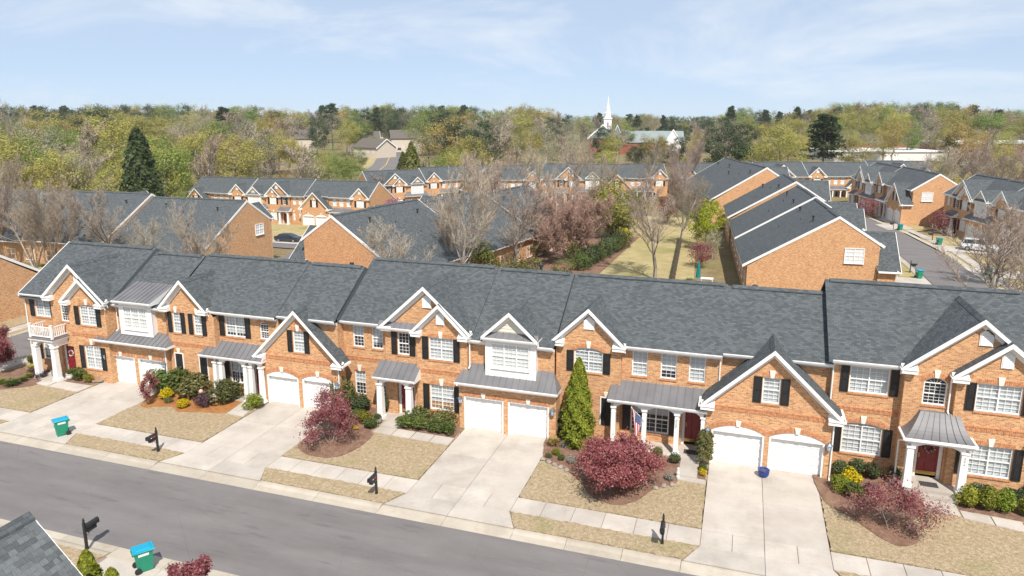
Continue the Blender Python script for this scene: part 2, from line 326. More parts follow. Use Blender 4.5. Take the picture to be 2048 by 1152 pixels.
class MB:
    def __init__(s): s.v = []; s.f = []; s.m = []
    def poly(s, pts, m=0):
        i = len(s.v); s.v.extend(tuple(p) for p in pts); s.f.append(tuple(range(i, i + len(pts)))); s.m.append(m)
    def box(s, x0, x1, y0, y1, z0, z1, m=0):
        i = len(s.v)
        s.v += [(x0, y0, z0), (x1, y0, z0), (x1, y1, z0), (x0, y1, z0), (x0, y0, z1), (x1, y0, z1), (x1, y1, z1), (x0, y1, z1)]
        for q in ((0, 3, 2, 1), (4, 5, 6, 7), (0, 1, 5, 4), (1, 2, 6, 5), (2, 3, 7, 6), (3, 0, 4, 7)):
            s.f.append(tuple(i + k for k in q)); s.m.append(m)
    def hull(s, a, b, m=0, caps=True):
        """two point loops of equal length joined by quads"""
        i = len(s.v); n = len(a); s.v += [tuple(p) for p in a] + [tuple(p) for p in b]
        for k in range(n):
            j = (k + 1) % n; s.f.append((i + k, i + j, i + n + j, i + n + k)); s.m.append(m)
        if caps:
            s.f.append(tuple(i + k for k in reversed(range(n)))); s.m.append(m)
            s.f.append(tuple(i + n + k for k in range(n))); s.m.append(m)
    def prism_y(s, pts, y0, y1, m=0):      # pts in x,z ; counter-clockwise seen from -y
        s.hull([(x, y0, z) for x, z in reversed(pts)], [(x, y1, z) for x, z in reversed(pts)], m)
    def prism_x(s, pts, x0, x1, m=0):      # pts in y,z
        s.hull([(x0, y, z) for y, z in reversed(pts)], [(x1, y, z) for y, z in reversed(pts)], m)
    def tube(s, p0, p1, r0, r1, n=6, m=0, caps=True):
        p0 = Vector(p0); p1 = Vector(p1); d = (p1 - p0).normalized()
        a = d.orthogonal().normalized(); b = d.cross(a)
        A = []; Bq = []
        for k in range(n):
            t = 2 * math.pi * k / n; o = a * math.cos(t) + b * math.sin(t)
            A.append(p0 + o * r0); Bq.append(p1 + o * r1)
        s.hull(A, Bq, m, caps)
    def lathe(s, prof, n=10, m=0, c=(0, 0)):   # prof: r,z
        i = len(s.v)
        for r, z in prof:
            for k in range(n):
                t = 2 * math.pi * k / n; s.v.append((c[0] + r * math.cos(t), c[1] + r * math.sin(t), z))
        for a in range(len(prof) - 1):
            for k in range(n):
                j = (k + 1) % n
                s.f.append((i + a * n + k, i + a * n + j, i + (a + 1) * n + j, i + (a + 1) * n + k)); s.m.append(m)
        s.f.append(tuple(i + k for k in reversed(range(n)))); s.m.append(m)
        e = i + (len(prof) - 1) * n; s.f.append(tuple(e + k for k in range(n))); s.m.append(m)
    def mesh(s, name, mats, smooth=False, uv=True):
        me = bpy.data.meshes.new(name); me.from_pydata(s.v, [], s.f)
        if isinstance(mats, str): mats = [mats]
        return finish(me, mats, s.m, smooth, uv)

def np_mesh(name, V, nper, mats, mi=None):
    """V: (N*nper,3) array, faces are consecutive runs of nper vertices"""
    me = bpy.data.meshes.new(name); nv = len(V); nf = nv // nper
    me.vertices.add(nv); me.vertices.foreach_set('co', np.asarray(V, dtype=np.float32).ravel())
    me.loops.add(nv); me.loops.foreach_set('vertex_index', np.arange(nv, dtype=np.int32))
    me.polygons.add(nf); me.polygons.foreach_set('loop_start', np.arange(0, nv, nper, dtype=np.int32))
    try: me.polygons.foreach_set('loop_total', np.full(nf, nper, dtype=np.int32))
    except Exception: pass
    me.validate()
    return finish(me, mats, mi, uv=False)

def O(name, me, parent=None, loc=(0, 0, 0), rz=0.0, scale=None, label=None, cat=None, group=None, kind=None):
    o = bpy.data.objects.new(name, me); COL.objects.link(o)
    if parent is not None: o.parent = parent
    o.location = loc; o.rotation_euler = (0, 0, rz)
    if scale is not None: o.scale = scale
    if label: o['label'] = label
    if cat: o['category'] = cat
    if group: o['group'] = group
    if kind: o['kind'] = kind
    return o
def thing(name, label, cat, loc=(0, 0, 0), rz=0.0, group=None, scale=None):
    return O(name, None, None, loc, rz, scale, label, cat, group)
def copy_tree(o, parent=None):
    c = o.copy(); COL.objects.link(c)
    if parent is not None: c.parent = parent
    for ch in o.children: copy_tree(ch, c)
    return c
CACHE = {}
def cached(key, fn):
    if key not in CACHE: CACHE[key] = fn()
    return CACHE[key]

# ------------------------------------------------------------------ house elements (local frame: x along the front, -y towards the street)
def arc_z(x, xc, w, zs, rise):
    """height of a segmental arch over an opening of width w"""
    if rise <= 0: return zs
    R = (w * w / 4 + rise * rise) / (2 * rise); d = min(abs(x - xc), w / 2)
    return zs + rise - R + math.sqrt(max(R * R - d * d, 0))

def wall_mb(mb, y, x0, x1, z0, top, ops=(), thick=0.22, left=0.0, right=0.0):
    """front wall with real openings. top: z or list of (x,z) breakpoints; ops: (xa,xb,za,zb,rise)"""
    tp = [(x0, top), (x1, top)] if not isinstance(top, list) else top
    def tz(x):
        for (a, za), (b, zb) in zip(tp, tp[1:]):
            if a - 1e-6 <= x <= b + 1e-6: return za + (zb - za) * (x - a) / (b - a) if b > a else za
        return tp[-1][1]
    xs = {x0, x1} | {p[0] for p in tp}
    for o in ops:
        n = 10 if o[4] > 0 else 1
        for k in range(n + 1): xs.add(o[0] + (o[1] - o[0]) * k / n)
    xs = sorted(x for x in xs if x0 - 1e-6 <= x <= x1 + 1e-6)
    for a, b in zip(xs, xs[1:]):
        if b - a < 1e-5: continue
        mid = (a + b) / 2
        os_ = sorted([o for o in ops if o[0] < mid < o[1]], key=lambda o: o[2])
        la = lb = z0
        for o in os_:
            mb.poly([(a, y, la), (b, y, lb), (b, y, o[2]), (a, y, o[2])])
            c, w = (o[0] + o[1]) / 2, o[1] - o[0]
            la, lb = arc_z(a, c, w, o[3], o[4]), arc_z(b, c, w, o[3], o[4])
            mb.poly([(a, y, la), (b, y, lb), (b, y + thick, lb), (a, y + thick, la)])   # head reveal
        mb.poly([(a, y, la), (b, y, lb), (b, y, tz(b)), (a, y, tz(a))])
    for o in ops:
        mb.poly([(o[0], y, o[2]), (o[0], y, o[3]), (o[0], y + thick, o[3]), (o[0], y + thick, o[2])][::-1])
        mb.poly([(o[1], y, o[2]), (o[1], y, o[3]), (o[1], y + thick, o[3]), (o[1], y + thick, o[2])])
        mb.poly([(o[0], y, o[2]), (o[1], y, o[2]), (o[1], y + thick, o[2]), (o[0], y + thick, o[2])][::-1])
    if left: mb.poly([(x0, y + left, z0), (x0, y, z0), (x0, y, tz(x0)), (x0, y + left, tz(x0))])
    if right: mb.poly([(x1, y, z0), (x1, y + right, z0), (x1, y + right, tz(x1)), (x1, y, tz(x1))])

def window_meshes(w, h, n, gx, gy, rise, blind):
    """n sashes side by side, each double hung with gx by gy lights per sash. Origin: centre of the sill."""
    fr = MB(); t = 0.065
    fr.box(-w / 2, w / 2, -0.03, 0.09, 0, t)                                   # sill
    fr.box(-w / 2 - 0.02, w / 2 + 0.02, -0.06, 0.03, -0.035, 0.0)
    for x in [-w / 2 + i * (w - t) / n for i in range(n + 1)]: fr.box(x, x + t, 0, 0.09, t, h if rise == 0 else h + 0.02)
    if rise == 0: fr.box(-w / 2, w / 2, 0.001, 0.091, h - t, h + 0.001)
    else:
        K = 10; xs = [-w / 2 + w * k / K for k in range(K + 1)]
        for a, b in zip(xs, xs[1:]):
            za, zb = arc_z(a, 0, w, h, rise), arc_z(b, 0, w, h, rise)
            fr.hull([(a, 0.003, za - t), (b, 0.003, zb - t), (b, 0.003, zb), (a, 0.003, za)], [(a, 0.08, za - t), (b, 0.08, zb - t), (b, 0.08, zb), (a, 0.08, za)])
        fr.box(-w / 2 + t, w / 2 - t, 0.012, 0.085, h - 0.045, h - 0.005)
    mu = MB(); panes = []
    sw = (w - t) / n
    for i in range(n):
        xa = -w / 2 + t + i * sw; xb = xa + sw - t
        fr.box(xa, xb, 0.015, 0.075, h / 2 - 0.03, h / 2 + 0.03)
        for (za, zb, yy) in ((t, h / 2 - 0.03, 0.055), (h / 2 + 0.03, h - t, 0.035)):
            for k in range(1, gx):
                x = xa + (xb - xa) * k / gx; mu.box(x - 0.009, x + 0.009, yy - 0.012, yy + 0.012, za, zb)
            for k in range(1, gy):
                z = za + (zb - za) * k / gy; mu.box(xa, xb, yy - 0.011, yy + 0.011, z - 0.009, z + 0.009)
            panes.append((xa, xb, za, zb, yy + 0.002))
    if rise > 0:
        N = 5 if w < 1.3 else 8; R_a = [(-w / 2 + 0.03 + (w - 0.06) * k / 12) for k in range(13)]
        arch_glass = [(x, 0.045, arc_z(x, 0, w, h, rise) - 0.03) for x in reversed(R_a)] + [(-w / 2 + 0.03, 0.045, h - 0.02), (w / 2 - 0.03, 0.045, h - 0.02)]
        for k in range(1, N):
            x = -w / 2 + w * k / N; xi = x * (0.35 if w < 1.3 else 1.0); zt_ = arc_z(x, 0, w, h, rise) - 0.04
            if zt_ > h + 0.03: mu.tube((xi, 0.04, h - 0.01), (x, 0.04, zt_), 0.009, 0.009, 4)
    out = {'frame': fr.mesh('window_frame', 'white_trim'), 'muntins': mu.mesh('muntins', 'white_trim'), 'panes': []}
    for xa, xb, za, zb, yy in panes:
        p = MB(); p.poly([(xa, yy, za), (xb, yy, za), (xb, yy, zb), (xa, yy, zb)])
        out['panes'].append(p.mesh('pane', 'glass', uv=False))
    if rise > 0:
        p = MB(); p.poly(arch_glass); out['panes'].append(p.mesh('pane', 'glass', uv=False))
    b = MB(); zt = h - 0.02
    zb = t if blind >= 1 else h - (h - t) * blind
    if blind > 0: b.poly([(-w / 2 + 0.03, 0.12, zb), (w / 2 - 0.03, 0.12, zb), (w / 2 - 0.03, 0.12, zt), (-w / 2 + 0.03, 0.12, zt)], 0)
    b.box(-w / 2 + 0.02, w / 2 - 0.02, 0.16, 0.30, 0.02, zt, 1)
    if rise > 0: b.poly([(x, 0.13, arc_z(x, 0, w, h, rise) - 0.02) for x in np.linspace(w / 2 - 0.02, -w / 2 + 0.02, 11)] + [(-w / 2 + 0.02, 0.13, h - 0.03), (w / 2 - 0.02, 0.13, h - 0.03)], 0 if blind >= 1 else 1)
    out['blind'] = b.mesh('blind', ['blind', 'interior'], uv=False)
    return out
def window(parent, xc, zs, y, w, h, n=1, gx=3, gy=3, rise=0.0, blind=1.0, lite=False, name='window', rz=0.0):
    if lite:
        def mk():
            m = window_meshes(w, h, n, gx, gy, rise, 1.0 if blind else 0)
            mb = MB()
            fr = m['frame']; mb.v = [tuple(v.co) for v in fr.vertices]; mb.f = [tuple(p.vertices) for p in fr.polygons]; mb.m = [0] * len(mb.f)
            mb.poly([(-w / 2, 0.06, 0), (w / 2, 0.06, 0), (w / 2, 0.06, h), (-w / 2, 0.06, h)], 1 if blind else 2)
            for k in range(1, n * 2):
                x = -w / 2 + w * k / (n * 2); mb.box(x - 0.02, x + 0.02, 0.03, 0.05, 0.05, h - 0.05, 0)
            for k in range(1, 4):
                z = h * k / 4; mb.box(-w / 2 + 0.03, w / 2 - 0.03, 0.031, 0.049, z - 0.02, z + 0.02, 0)
            return mb.mesh('window', ['white_trim', 'blind', 'car_glass'], uv=False)
        return O(name, cached(('lw', w, h, n, rise, bool(blind)), mk), parent, (xc, y, zs), rz)
    m = cached(('w', w, h, n, gx, gy, rise, blind), lambda: window_meshes(w, h, n, gx, gy, rise, blind))
    o = O(name, m['frame'], parent, (xc, y, zs), rz)
    O('muntins', m['muntins'], o); O('blind', m['blind'], o)
    for p in m['panes']: O('pane', p, o)
    return o

def shutter_mesh(w, h):
    mb = MB(); t = 0.06
    mb.box(-w / 2, -w / 2 + t, 0, 0.05, 0, h); mb.box(w / 2 - t, w / 2, 0, 0.05, 0, h)
    for z in (0, h * 0.47, h - t): mb.box(-w / 2 + t, w / 2 - t, 0.002, 0.05, z, z + t)
    for za, zb in ((t, h * 0.47), (h * 0.47 + t, h - t)):
        mb.box(-w / 2 + t, w / 2 - t, 0.03, 0.05, za, zb); mb.box(-w / 2 + t + 0.03, w / 2 - t - 0.03, 0.012, 0.03, za + 0.04, zb - 0.04)
    return mb.mesh('shutter', 'shutter_black', uv=False)
def shutters(parent, xc, zs, y, w, h, sw=0.42):
    me = cached(('sh', sw, h), lambda: shutter_mesh(sw, h))
    for s in (-1, 1): O('shutter', me, parent, (xc + s * (w / 2 + sw / 2 + 0.03), y - 0.055, zs))

def garage_door_mesh(w, h):
    mb = MB(); mb.box(-w / 2, w / 2, 0.02, 0.06, 0, h)
    nr, nc = 4, 4; rh = h / nr; cw = w / nc
    for r in range(nr):
        mb.box(-w / 2, w / 2, 0.004, 0.02, r * rh + 0.016, (r + 1) * rh - 0.008)
        for c in range(nc):
            x0 = -w / 2 + c * cw + 0.08; x1 = x0 + cw - 0.16; z0 = r * rh + 0.09; z1 = (r + 1) * rh - 0.08
            i = 0.035
            mb.hull([(x0, 0.004, z0), (x1, 0.004, z0), (x1, 0.004, z1), (x0, 0.004, z1)][::-1], [(x0 + i, -0.026, z0 + i), (x1 - i, -0.026, z0 + i), (x1 - i, -0.026, z1 - i), (x0 + i, -0.026, z1 - i)][::-1])
    return mb.mesh('garage_door', 'white_door', uv=False)
def door_trim_mesh(w, h, rise):
    mb = MB(); t = 0.10
    for s in (-1, 1): mb.box(min(s * w / 2, s * (w / 2 - t)), max(s * w / 2, s * (w / 2 - t)), 0.02, 0.24, 0, h)
    K = 12; xs = [-w / 2 + w * k / K for k in range(K + 1)]
    for a, b in zip(xs, xs[1:]):
        za, zb = arc_z(a, 0, w, h, rise), arc_z(b, 0, w, h, rise); lo = h - 0.09
        mb.hull([(a, 0.021, lo), (b, 0.021, lo), (b, 0.021, zb + 0.001), (a, 0.021, za + 0.001)], [(a, 0.23, lo), (b, 0.23, lo), (b, 0.23, zb), (a, 0.23, za)])
    return mb.mesh('door_trim', 'white_trim', uv=False)
def garage_door(parent, xc, y, w=2.5, h=2.15, rise=0.0, z=0.0):
    d = O('garage_door', cached(('gd', w, h), lambda: garage_door_mesh(w - 0.2, h - 0.09)), parent, (xc, y + 0.24, z))
    O('door_trim', cached(('gt', w, h, rise), lambda: door_trim_mesh(w, h, rise)), d, (0, -0.24, 0))
    return d
def keystone(parent, xc, z, y, h=0.42):
    def mk():
        mb = MB(); mb.hull([(-0.09, 0, 0), (0.09, 0, 0), (0.15, 0, h), (-0.15, 0, h)], [(-0.09, 0.08, 0), (0.09, 0.08, 0), (0.15, 0.08, h), (-0.15, 0.08, h)]); return mb.mesh('keystone', 'keystone_stone', uv=False)
    O('keystone', cached(('ks', h), mk), parent, (xc, y - 0.04, z))
def brick_arch(parent, xc, y, w, zs, rise, depth=0.24, z_keep=0.0):
    def mk():
        mb = MB(); n = max(6, int(w / 0.085))
        if rise > 0:
            R = (w * w / 4 + rise * rise) / (2 * rise); zc = rise - R; th = math.asin(w / 2 / R)
        for k in range(n):
            if rise > 0:
                a0 = -th + 2 * th * (k + 0.08) / n; a1 = -th + 2 * th * (k + 0.92) / n
                q = [(R * math.sin(a0), zc + R * math.cos(a0)), (R * math.sin(a1), zc + R * math.cos(a1)), ((R + depth) * math.sin(a1), zc + (R + depth) * math.cos(a1)), ((R + depth) * math.sin(a0), zc + (R + depth) * math.cos(a0))]
            else:
                x0 = -w / 2 + w * (k + 0.08) / n; x1 = -w / 2 + w * (k + 0.92) / n
                q = [(x0, 0.0), (x1, 0.0), (x1, depth), (x0, depth)]
            pr = 0.018 + 0.006 * ((k * 7) % 3)
            mb.hull([(x, -pr, z) for x, z in q], [(x, 0.02, z) for x, z in q])
        return mb.mesh('brick_arch', 'soldier_brick', uv=False)
    O('brick_arch', cached(('ba', round(w, 2), round(rise, 2), depth), mk), parent, (xc, y, zs))
def brick_band(parent, x0, x1, z, y, depth=0.2):
    mb = MB(); n = max(2, int((x1 - x0) / 0.082)); s = (x1 - x0) / n
    for k in range(n):
        pr = 0.02 + 0.008 * ((k * 5) % 3); mb.box(x0 + k * s + 0.006, x0 + (k + 1) * s - 0.006, -pr, 0.02, 0, depth)
    m = (x1 - x0) / 0.235; n = int(m)
    for k in range(n):
        mb.box(x0 + (k + 0.03) * (x1 - x0) / n, x0 + (k + 0.97) * (x1 - x0) / n, -0.045, 0.02, depth + 0.008, depth + 0.07)
    O('brick_band', mb.mesh('brick_band', 'soldier_brick', uv=False), parent, (0, y, z))
def sill(parent, xc, z, y, w):
    def mk():
        mb = MB(); n = int(w / 0.085); s = w / n
        for k in range(n): mb.box(-w / 2 + k * s + 0.005, -w / 2 + (k + 1) * s - 0.005, -0.05, 0.05, -0.10 - 0.004 * (k % 2), -0.036)
        return mb.mesh('brick_sill', 'soldier_brick', uv=False)
    O('brick_sill', cached(('sl', round(w, 2)), mk), parent, (xc, y, z))
def vent(parent, xc, z, y, w, h):
    def mk():
        mb = MB(); pk = w * 0.42; hs = h - pk
        mb.prism_y([(-w / 2, 0), (w / 2, 0), (w / 2, hs), (0, h), (-w / 2, hs)], 0.0, 0.05)
        k = 0
        z_ = 0.06
        while z_ < h - 0.12:
            hw = w / 2 - 0.05 if z_ < hs else (w / 2 - 0.05) * max(0, (h - 0.1 - z_) / pk)
            if hw > 0.03: mb.hull([(-hw, -0.004, z_), (hw, -0.004, z_), (hw, -0.004, z_ + 0.05), (-hw, -0.004, z_ + 0.05)], [(-hw, -0.035, z_ - 0.015), (hw, -0.035, z_ - 0.015), (hw, -0.035, z_ + 0.005), (-hw, -0.035, z_ + 0.005)])
            z_ += 0.085
        return mb.mesh('gable_vent', 'white_trim', uv=False)
    O('gable_vent', cached(('vt', w, h), mk), parent, (xc, y - 0.05, z))
def lantern(parent, x, z, y):
    def mk():
        mb = MB()
        mb.box(-0.06, 0.06, -0.03, 0.0, 0.05, 0.40, 0)
        mb.tube((0, -0.02, 0.36), (0, -0.16, 0.46), 0.018, 0.018, 5, 0)
        for za, zb, ra, rb, m in ((0.0, 0.05, 0.06, 0.10, 0), (0.05, 0.34, 0.10, 0.15, 1), (0.34, 0.46, 0.19, 0.04, 0), (0.46, 0.52, 0.02, 0.01, 0)):
            A = [(ra * math.cos(t), -0.20 + ra * math.sin(t), za) for t in [k * math.pi / 3 for k in range(6)]]
            B = [(rb * math.cos(t), -0.20 + rb * math.sin(t), zb) for t in [k * math.pi / 3 for k in range(6)]]
            mb.hull(A, B, m)
        for k in range(6):
            t = k * math.pi / 3; mb.tube((0.102 * math.cos(t), -0.2 + 0.102 * math.sin(t), 0.05), (0.152 * math.cos(t), -0.2 + 0.152 * math.sin(t), 0.34), 0.010, 0.010, 4, 0)
        return mb.mesh('wall_lantern', ['lantern_metal', 'lantern_glass'], uv=False)
    O('wall_lantern', cached('lantern', mk), parent, (x, y, z))
def column(parent, x, y, h, w=0.34, z=0.0):
    def mk():
        mb = MB(); a = w / 2; b = a * 0.86
        mb.box(-a - 0.05, a + 0.05, -a - 0.05, a + 0.05, 0, 0.16)
        mb.hull([(-a, -a, 0.16), (a, -a, 0.16), (a, a, 0.16), (-a, a, 0.16)], [(-b, -b, h - 0.22), (b, -b, h - 0.22), (b, b, h - 0.22), (-b, b, h - 0.22)])
        mb.box(-b - 0.015, b + 0.015, -b - 0.015, b + 0.015, h - 0.36, h - 0.33)
        mb.box(-b, b, -b, b, h - 0.22, h - 0.10); mb.box(-b - 0.05, b + 0.05, -b - 0.05, b + 0.05, h - 0.10, h)
        return mb.mesh('column', 'white_trim', uv=False)
    return O('column', cached(('col', w, round(h, 2)), mk), parent, (x, y, z))
def arched_beam(parent, xs, y0, y1, zb, zt, rise):
    """white porch beam with segmental arches between column lines xs"""
    mb = MB()
    for a, b in zip(xs, xs[1:]):
        w = b - a - 0.3; c = (a + b) / 2; K = 10
        pts = [a] + [c - w / 2 + w * k / K for k in range(K + 1)] + [b]
        for p, q in zip(pts, pts[1:]):
            zp = zb - rise + (arc_z(p, c, w, 0, rise) if abs(p - c) <= w / 2 + 1e-6 else 0)
            zq = zb - rise + (arc_z(q, c, w, 0, rise) if abs(q - c) <= w / 2 + 1e-6 else 0)
            mb.hull([(p, y0, zp), (q, y0, zq), (q, y0, zt), (p, y0, zt)], [(p, y1, zp), (q, y1, zq), (q, y1, zt), (p, y1, zt)])
    return O('porch_beam', mb.mesh('porch_beam', 'white_trim', uv=False), parent)
def front_door(parent, xc, y, z=0.25, w=0.95, h=2.1, side=True):
    def mk():
        mb = MB(); mb.box(-w / 2, w / 2, 0.02, 0.07, 0, h)
        for cx in (-w / 4, w / 4):
            for za, zb in ((0.22, 0.75), (0.85, 1.55), (1.65, h - 0.12)):
                mb.hull([(cx - 0.17, 0.02, za), (cx + 0.17, 0.02, za), (cx + 0.17, 0.02, zb), (cx - 0.17, 0.02, zb)][::-1], [(cx - 0.13, 0.0, za + 0.04), (cx + 0.13, 0.0, za + 0.04), (cx + 0.13, 0.0, zb - 0.04), (cx - 0.13, 0.0, zb - 0.04)][::-1])
        return mb.mesh('front_door', 'red_door', uv=False)
    def mt():
        mb = MB()
        for s in (-1, 1): mb.box(min(s * w / 2, s * (w / 2 + 0.16)), max(s * w / 2, s * (w / 2 + 0.16)), -0.02, 0.08, -z, h + 0.1)
        mb.box(-w / 2 - 0.2, w / 2 + 0.2, -0.03, 0.08, h + 0.1, h + 0.28); mb.box(-w / 2, w / 2, -0.012, 0.08, h, h + 0.1)
        return mb.mesh('door_surround', 'white_trim', uv=False)
    def mh():
        mb = MB(); mb.box(-w / 2 + 0.06, -w / 2 + 0.11, -0.03, 0.02, 0.95, 1.2); mb.box(-w / 2, w / 2, -0.004, 0.02, 0.0, 0.2); return mb.mesh('handle', 'brass', uv=False)
    d = O('front_door', cached(('fd', w, h), mk), parent, (xc, y, z))
    O('door_surround', cached(('fs', w, h, z), mt), d); O('handle', cached(('fh', w), mh), d)
    return d

def slope_slab(mb, x0, x1, ya, za, yb, zb, t, m_top=0, m_side=1):
    """roof slab rising from (ya,za) to (yb,zb); top and thickness t"""
    a, b, c, d = (x0, ya, za), (x1, ya, za), (x1, yb, zb), (x0, yb, zb)
    dn = lambda p: (p[0], p[1], p[2] - t)
    mb.poly([a, b, c, d], m_top); mb.poly([dn(d), dn(c), dn(b), dn(a)], m_side)
    mb.poly([dn(a), dn(b), b, a], m_side); mb.poly([dn(b), dn(c), c, b], m_side); mb.poly([dn(d), dn(a), a, d], m_side); mb.poly([dn(c), dn(d), d, c], m_side)
def main_roof(parent, x0, x1, ye, ze, yr, zr, yb, zb, rake=(True, True), side_mat='grey_siding', t=0.14):
    mb = MB()
    P = [(ye, ze), (yr, zr), (yb, zb)]
    for (ya, za), (yq, zq) in zip(P, P[1:]):
        if za < zq: slope_slab(mb, x0, x1, ya, za, yq, zq, t)
        else: # rear slope, keep normal up
            a, b, c, d = (x0, ya, za), (x1, ya, za), (x1, yq, zq), (x0, yq, zq); dn = lambda p: (p[0], p[1], p[2] - t)
            mb.poly([a, b, c, d], 0); mb.poly([dn(d), dn(c), dn(b), dn(a)], 1)
            mb.poly([dn(b), dn(c), c, b], 1); mb.poly([dn(d), dn(a), a, d], 1); mb.poly([dn(c), dn(d), d, c], 1)
    r = O('shingle_roof', mb.mesh('shingle_roof', ['shingle', side_mat]), parent)
    mb = MB()
    mb.prism_x([(yr - 0.24, zr - 0.10), (yr - 0.24, zr - 0.045), (yr, zr + 0.085), (yr + 0.24, zr - 0.045), (yr + 0.24, zr - 0.10)][::-1], x0 + 0.25, x1 - 0.25)
    O('ridge_cap', mb.mesh('ridge_cap', 'shingle'), r)
    for s, f in ((0, rake[0]), (1, rake[1])):
        if not f: continue
        mb = MB(); xa, xb = (x0 - 0.05, x0 - 0.001) if s == 0 else (x1 + 0.001, x1 + 0.05)
        for (ya, za), (yq, zq) in zip(P, P[1:]): mb.prism_x([(ya, za - 0.26), (yq, zq - 0.26), (yq, zq + 0.03), (ya, za + 0.03)], xa, xb)
        O('rake_board', mb.mesh('rake_board', 'white_trim', uv=False), parent)
    return r
def gutter(parent, x0, x1, y, z, yw):
    """K gutter on a fascia along the eave; y,z = roof edge, yw = wall plane"""
    mb = MB()
    mb.prism_x([(y, z - 0.20), (y + 0.03, z - 0.20), (y + 0.03, z - 0.02), (y, z - 0.02)], x0, x1)          # fascia
    mb.prism_x([(y - 0.09, z - 0.13), (y - 0.002, z - 0.15), (y - 0.002, z - 0.01), (y - 0.02, z - 0.01), (y - 0.02, z - 0.12), (y - 0.08, z - 0.11), (y - 0.125, z - 0.02), (y - 0.135, z - 0.02)], x0, x1)
    mb.poly([(x0, y + 0.03, z - 0.2), (x0, yw, z - 0.2), (x1, yw, z - 0.2), (x1, y + 0.03, z - 0.2)])
    mb.box(x0, x1, yw - 0.03, yw, z - 0.38, z - 0.202)                                                     # frieze
    O('gutter', mb.mesh('gutter', 'white_trim', uv=False), parent)
def downspout(parent, x, y_g, z_g, y_w, z_b):
    mb = MB(); r = 0.042
    mb.tube((x, y_g, z_g), (x, y_w - 0.06, z_g - 0.35), r, r, 6); mb.tube((x, y_w - 0.06, z_g - 0.33), (x, y_w - 0.06, z_b + 0.15), r, r, 6); mb.tube((x, y_w - 0.06, z_b + 0.16), (x, y_w - 0.26, z_b + 0.03), r, r, 6)
    O('downspout', mb.mesh('downspout', 'white_trim', uv=False), parent)
def cross_gable(parent, xc, hw, yf, ze, zp, yw, roof_plane, lite=False, y_eave=None, skip=()):
    """front-facing gable: roof, rake boards, soffit, frieze and eave returns. roof_plane=(ye,ze,slope) of the roof it dies into"""
    ye, zm, s = roof_plane
    yR = ye + (zp - zm) / s + 0.1; yE = (ye + (ze - zm) / s + 0.1) if y_eave is None else y_eave
    mb = MB(); t = 0.12; k = (zp - ze) / hw
    for sg in (-1, 1):
        a = (xc + sg * hw, yf, ze); b = (xc, yf, zp); c = (xc, yR, zp); d = (xc + sg * hw, yE, ze)
        q = [a, b, c, d] if sg < 0 else [a, d, c, b]
        q = q[::-1] if sg < 0 else q
        dn = [(p[0], p[1], p[2] - t) for p in q]
        q = q[::-1] if sg < 0 else q[:]
        top = [(xc - hw, yf, ze), (xc, yf, zp), (xc, yR, zp), (xc - hw, yE, ze)][::-1] if sg < 0 else [(xc + hw, yf, ze), (xc + hw, yE, ze), (xc, yR, zp), (xc, yf, zp)]
        mb.poly(top, 0); mb.poly([(p[0], p[1], p[2] - t) for p in reversed(top)], 1)
        for i in range(4):
            p, r = top[i], top[(i + 1) % 4]; mb.poly([(p[0], p[1], p[2] - t), (r[0], r[1], r[2] - t), r, p], 1)
    g = O('gable_roof', mb.mesh('gable_roof', ['shingle', 'white_trim']), parent)
    mb = MB(); mb.prism_y([(xc - 0.2, zp - 0.2 * k - 0.06), (xc - 0.2, zp - 0.2 * k + 0.03), (xc, zp + 0.075), (xc + 0.2, zp - 0.2 * k + 0.03), (xc + 0.2, zp - 0.2 * k - 0.06)][::-1], yf + 0.05, yR - 0.3)
    O('ridge_cap', mb.mesh('ridge_cap', 'shingle'), g)
    mbs = []
    for sg in (-1, 1):
        mb = MB(); x0 = xc + sg * hw
        q = [(x0, ze + 0.03), (xc, zp + 0.04), (xc, zp - 0.20), (x0, ze - 0.20)]
        if sg < 0: q = q[::-1]
        mb.prism_y(q[::-1], yf - 0.045, yf - 0.002)                                                       # rake board
        q2 = [(x0, ze - 0.14), (xc, zp - 0.14), (xc, yf, 0)]
        mb.poly([(x0, yf, ze - 0.16), (xc, yf, zp - 0.16), (xc, yw, zp - 0.16), (x0, yw, ze - 0.16)])       # soffit
        f = 0.30; q = [(x0, ze - 0.17), (xc, zp - 0.17), (xc, zp - 0.17 - f), (x0, ze - 0.17 - f)]
        if sg < 0: q = q[::-1]
        mb.prism_y(q[::-1], yw - 0.05, yw - 0.004)                                                        # frieze
        if lite: mbs.append(mb)
        else: O('rake_board', mb.mesh('rake_board', 'white_trim', uv=False), parent)
        if sg in skip: continue
        rb = MB(); L = min(0.75, hw * 0.34); xa, xb = sorted((x0, x0 - sg * L))
        rb.box(xa, xb, yf - 0.01, yw, ze - 0.30, ze - 0.10)
        rb.box(min(xa, xb) - (0.06 if sg < 0 else 0), max(xa, xb) + (0.06 if sg > 0 else 0) , yf - 0.06, yw, ze - 0.10, ze - 0.03)
        rb.hull([(x0, yf - 0.03, ze - 0.03), (x0 - sg * L, yf - 0.03, ze - 0.03), (x0 - sg * L, yw, ze - 0.03), (x0, yw, ze - 0.03)], [(x0, yf + 0.05, ze - 0.02), (x0 - sg * L, yf + 0.1, ze - 0.0), (x0 - sg * L, yw, ze + 0.14), (x0, yw, ze + 0.14)])
        if not lite: O('eave_return', rb.mesh('eave_return', 'white_trim', uv=False), parent)
        else: mbs.append(rb)
    if lite:
        al = MB()
        for q in mbs:
            i = len(al.v); al.v += q.v; al.f += [tuple(i + k for k in f) for f in q.f]; al.m += q.m
        O('gable_trim', al.mesh('gable_trim', 'white_trim', uv=False), parent)
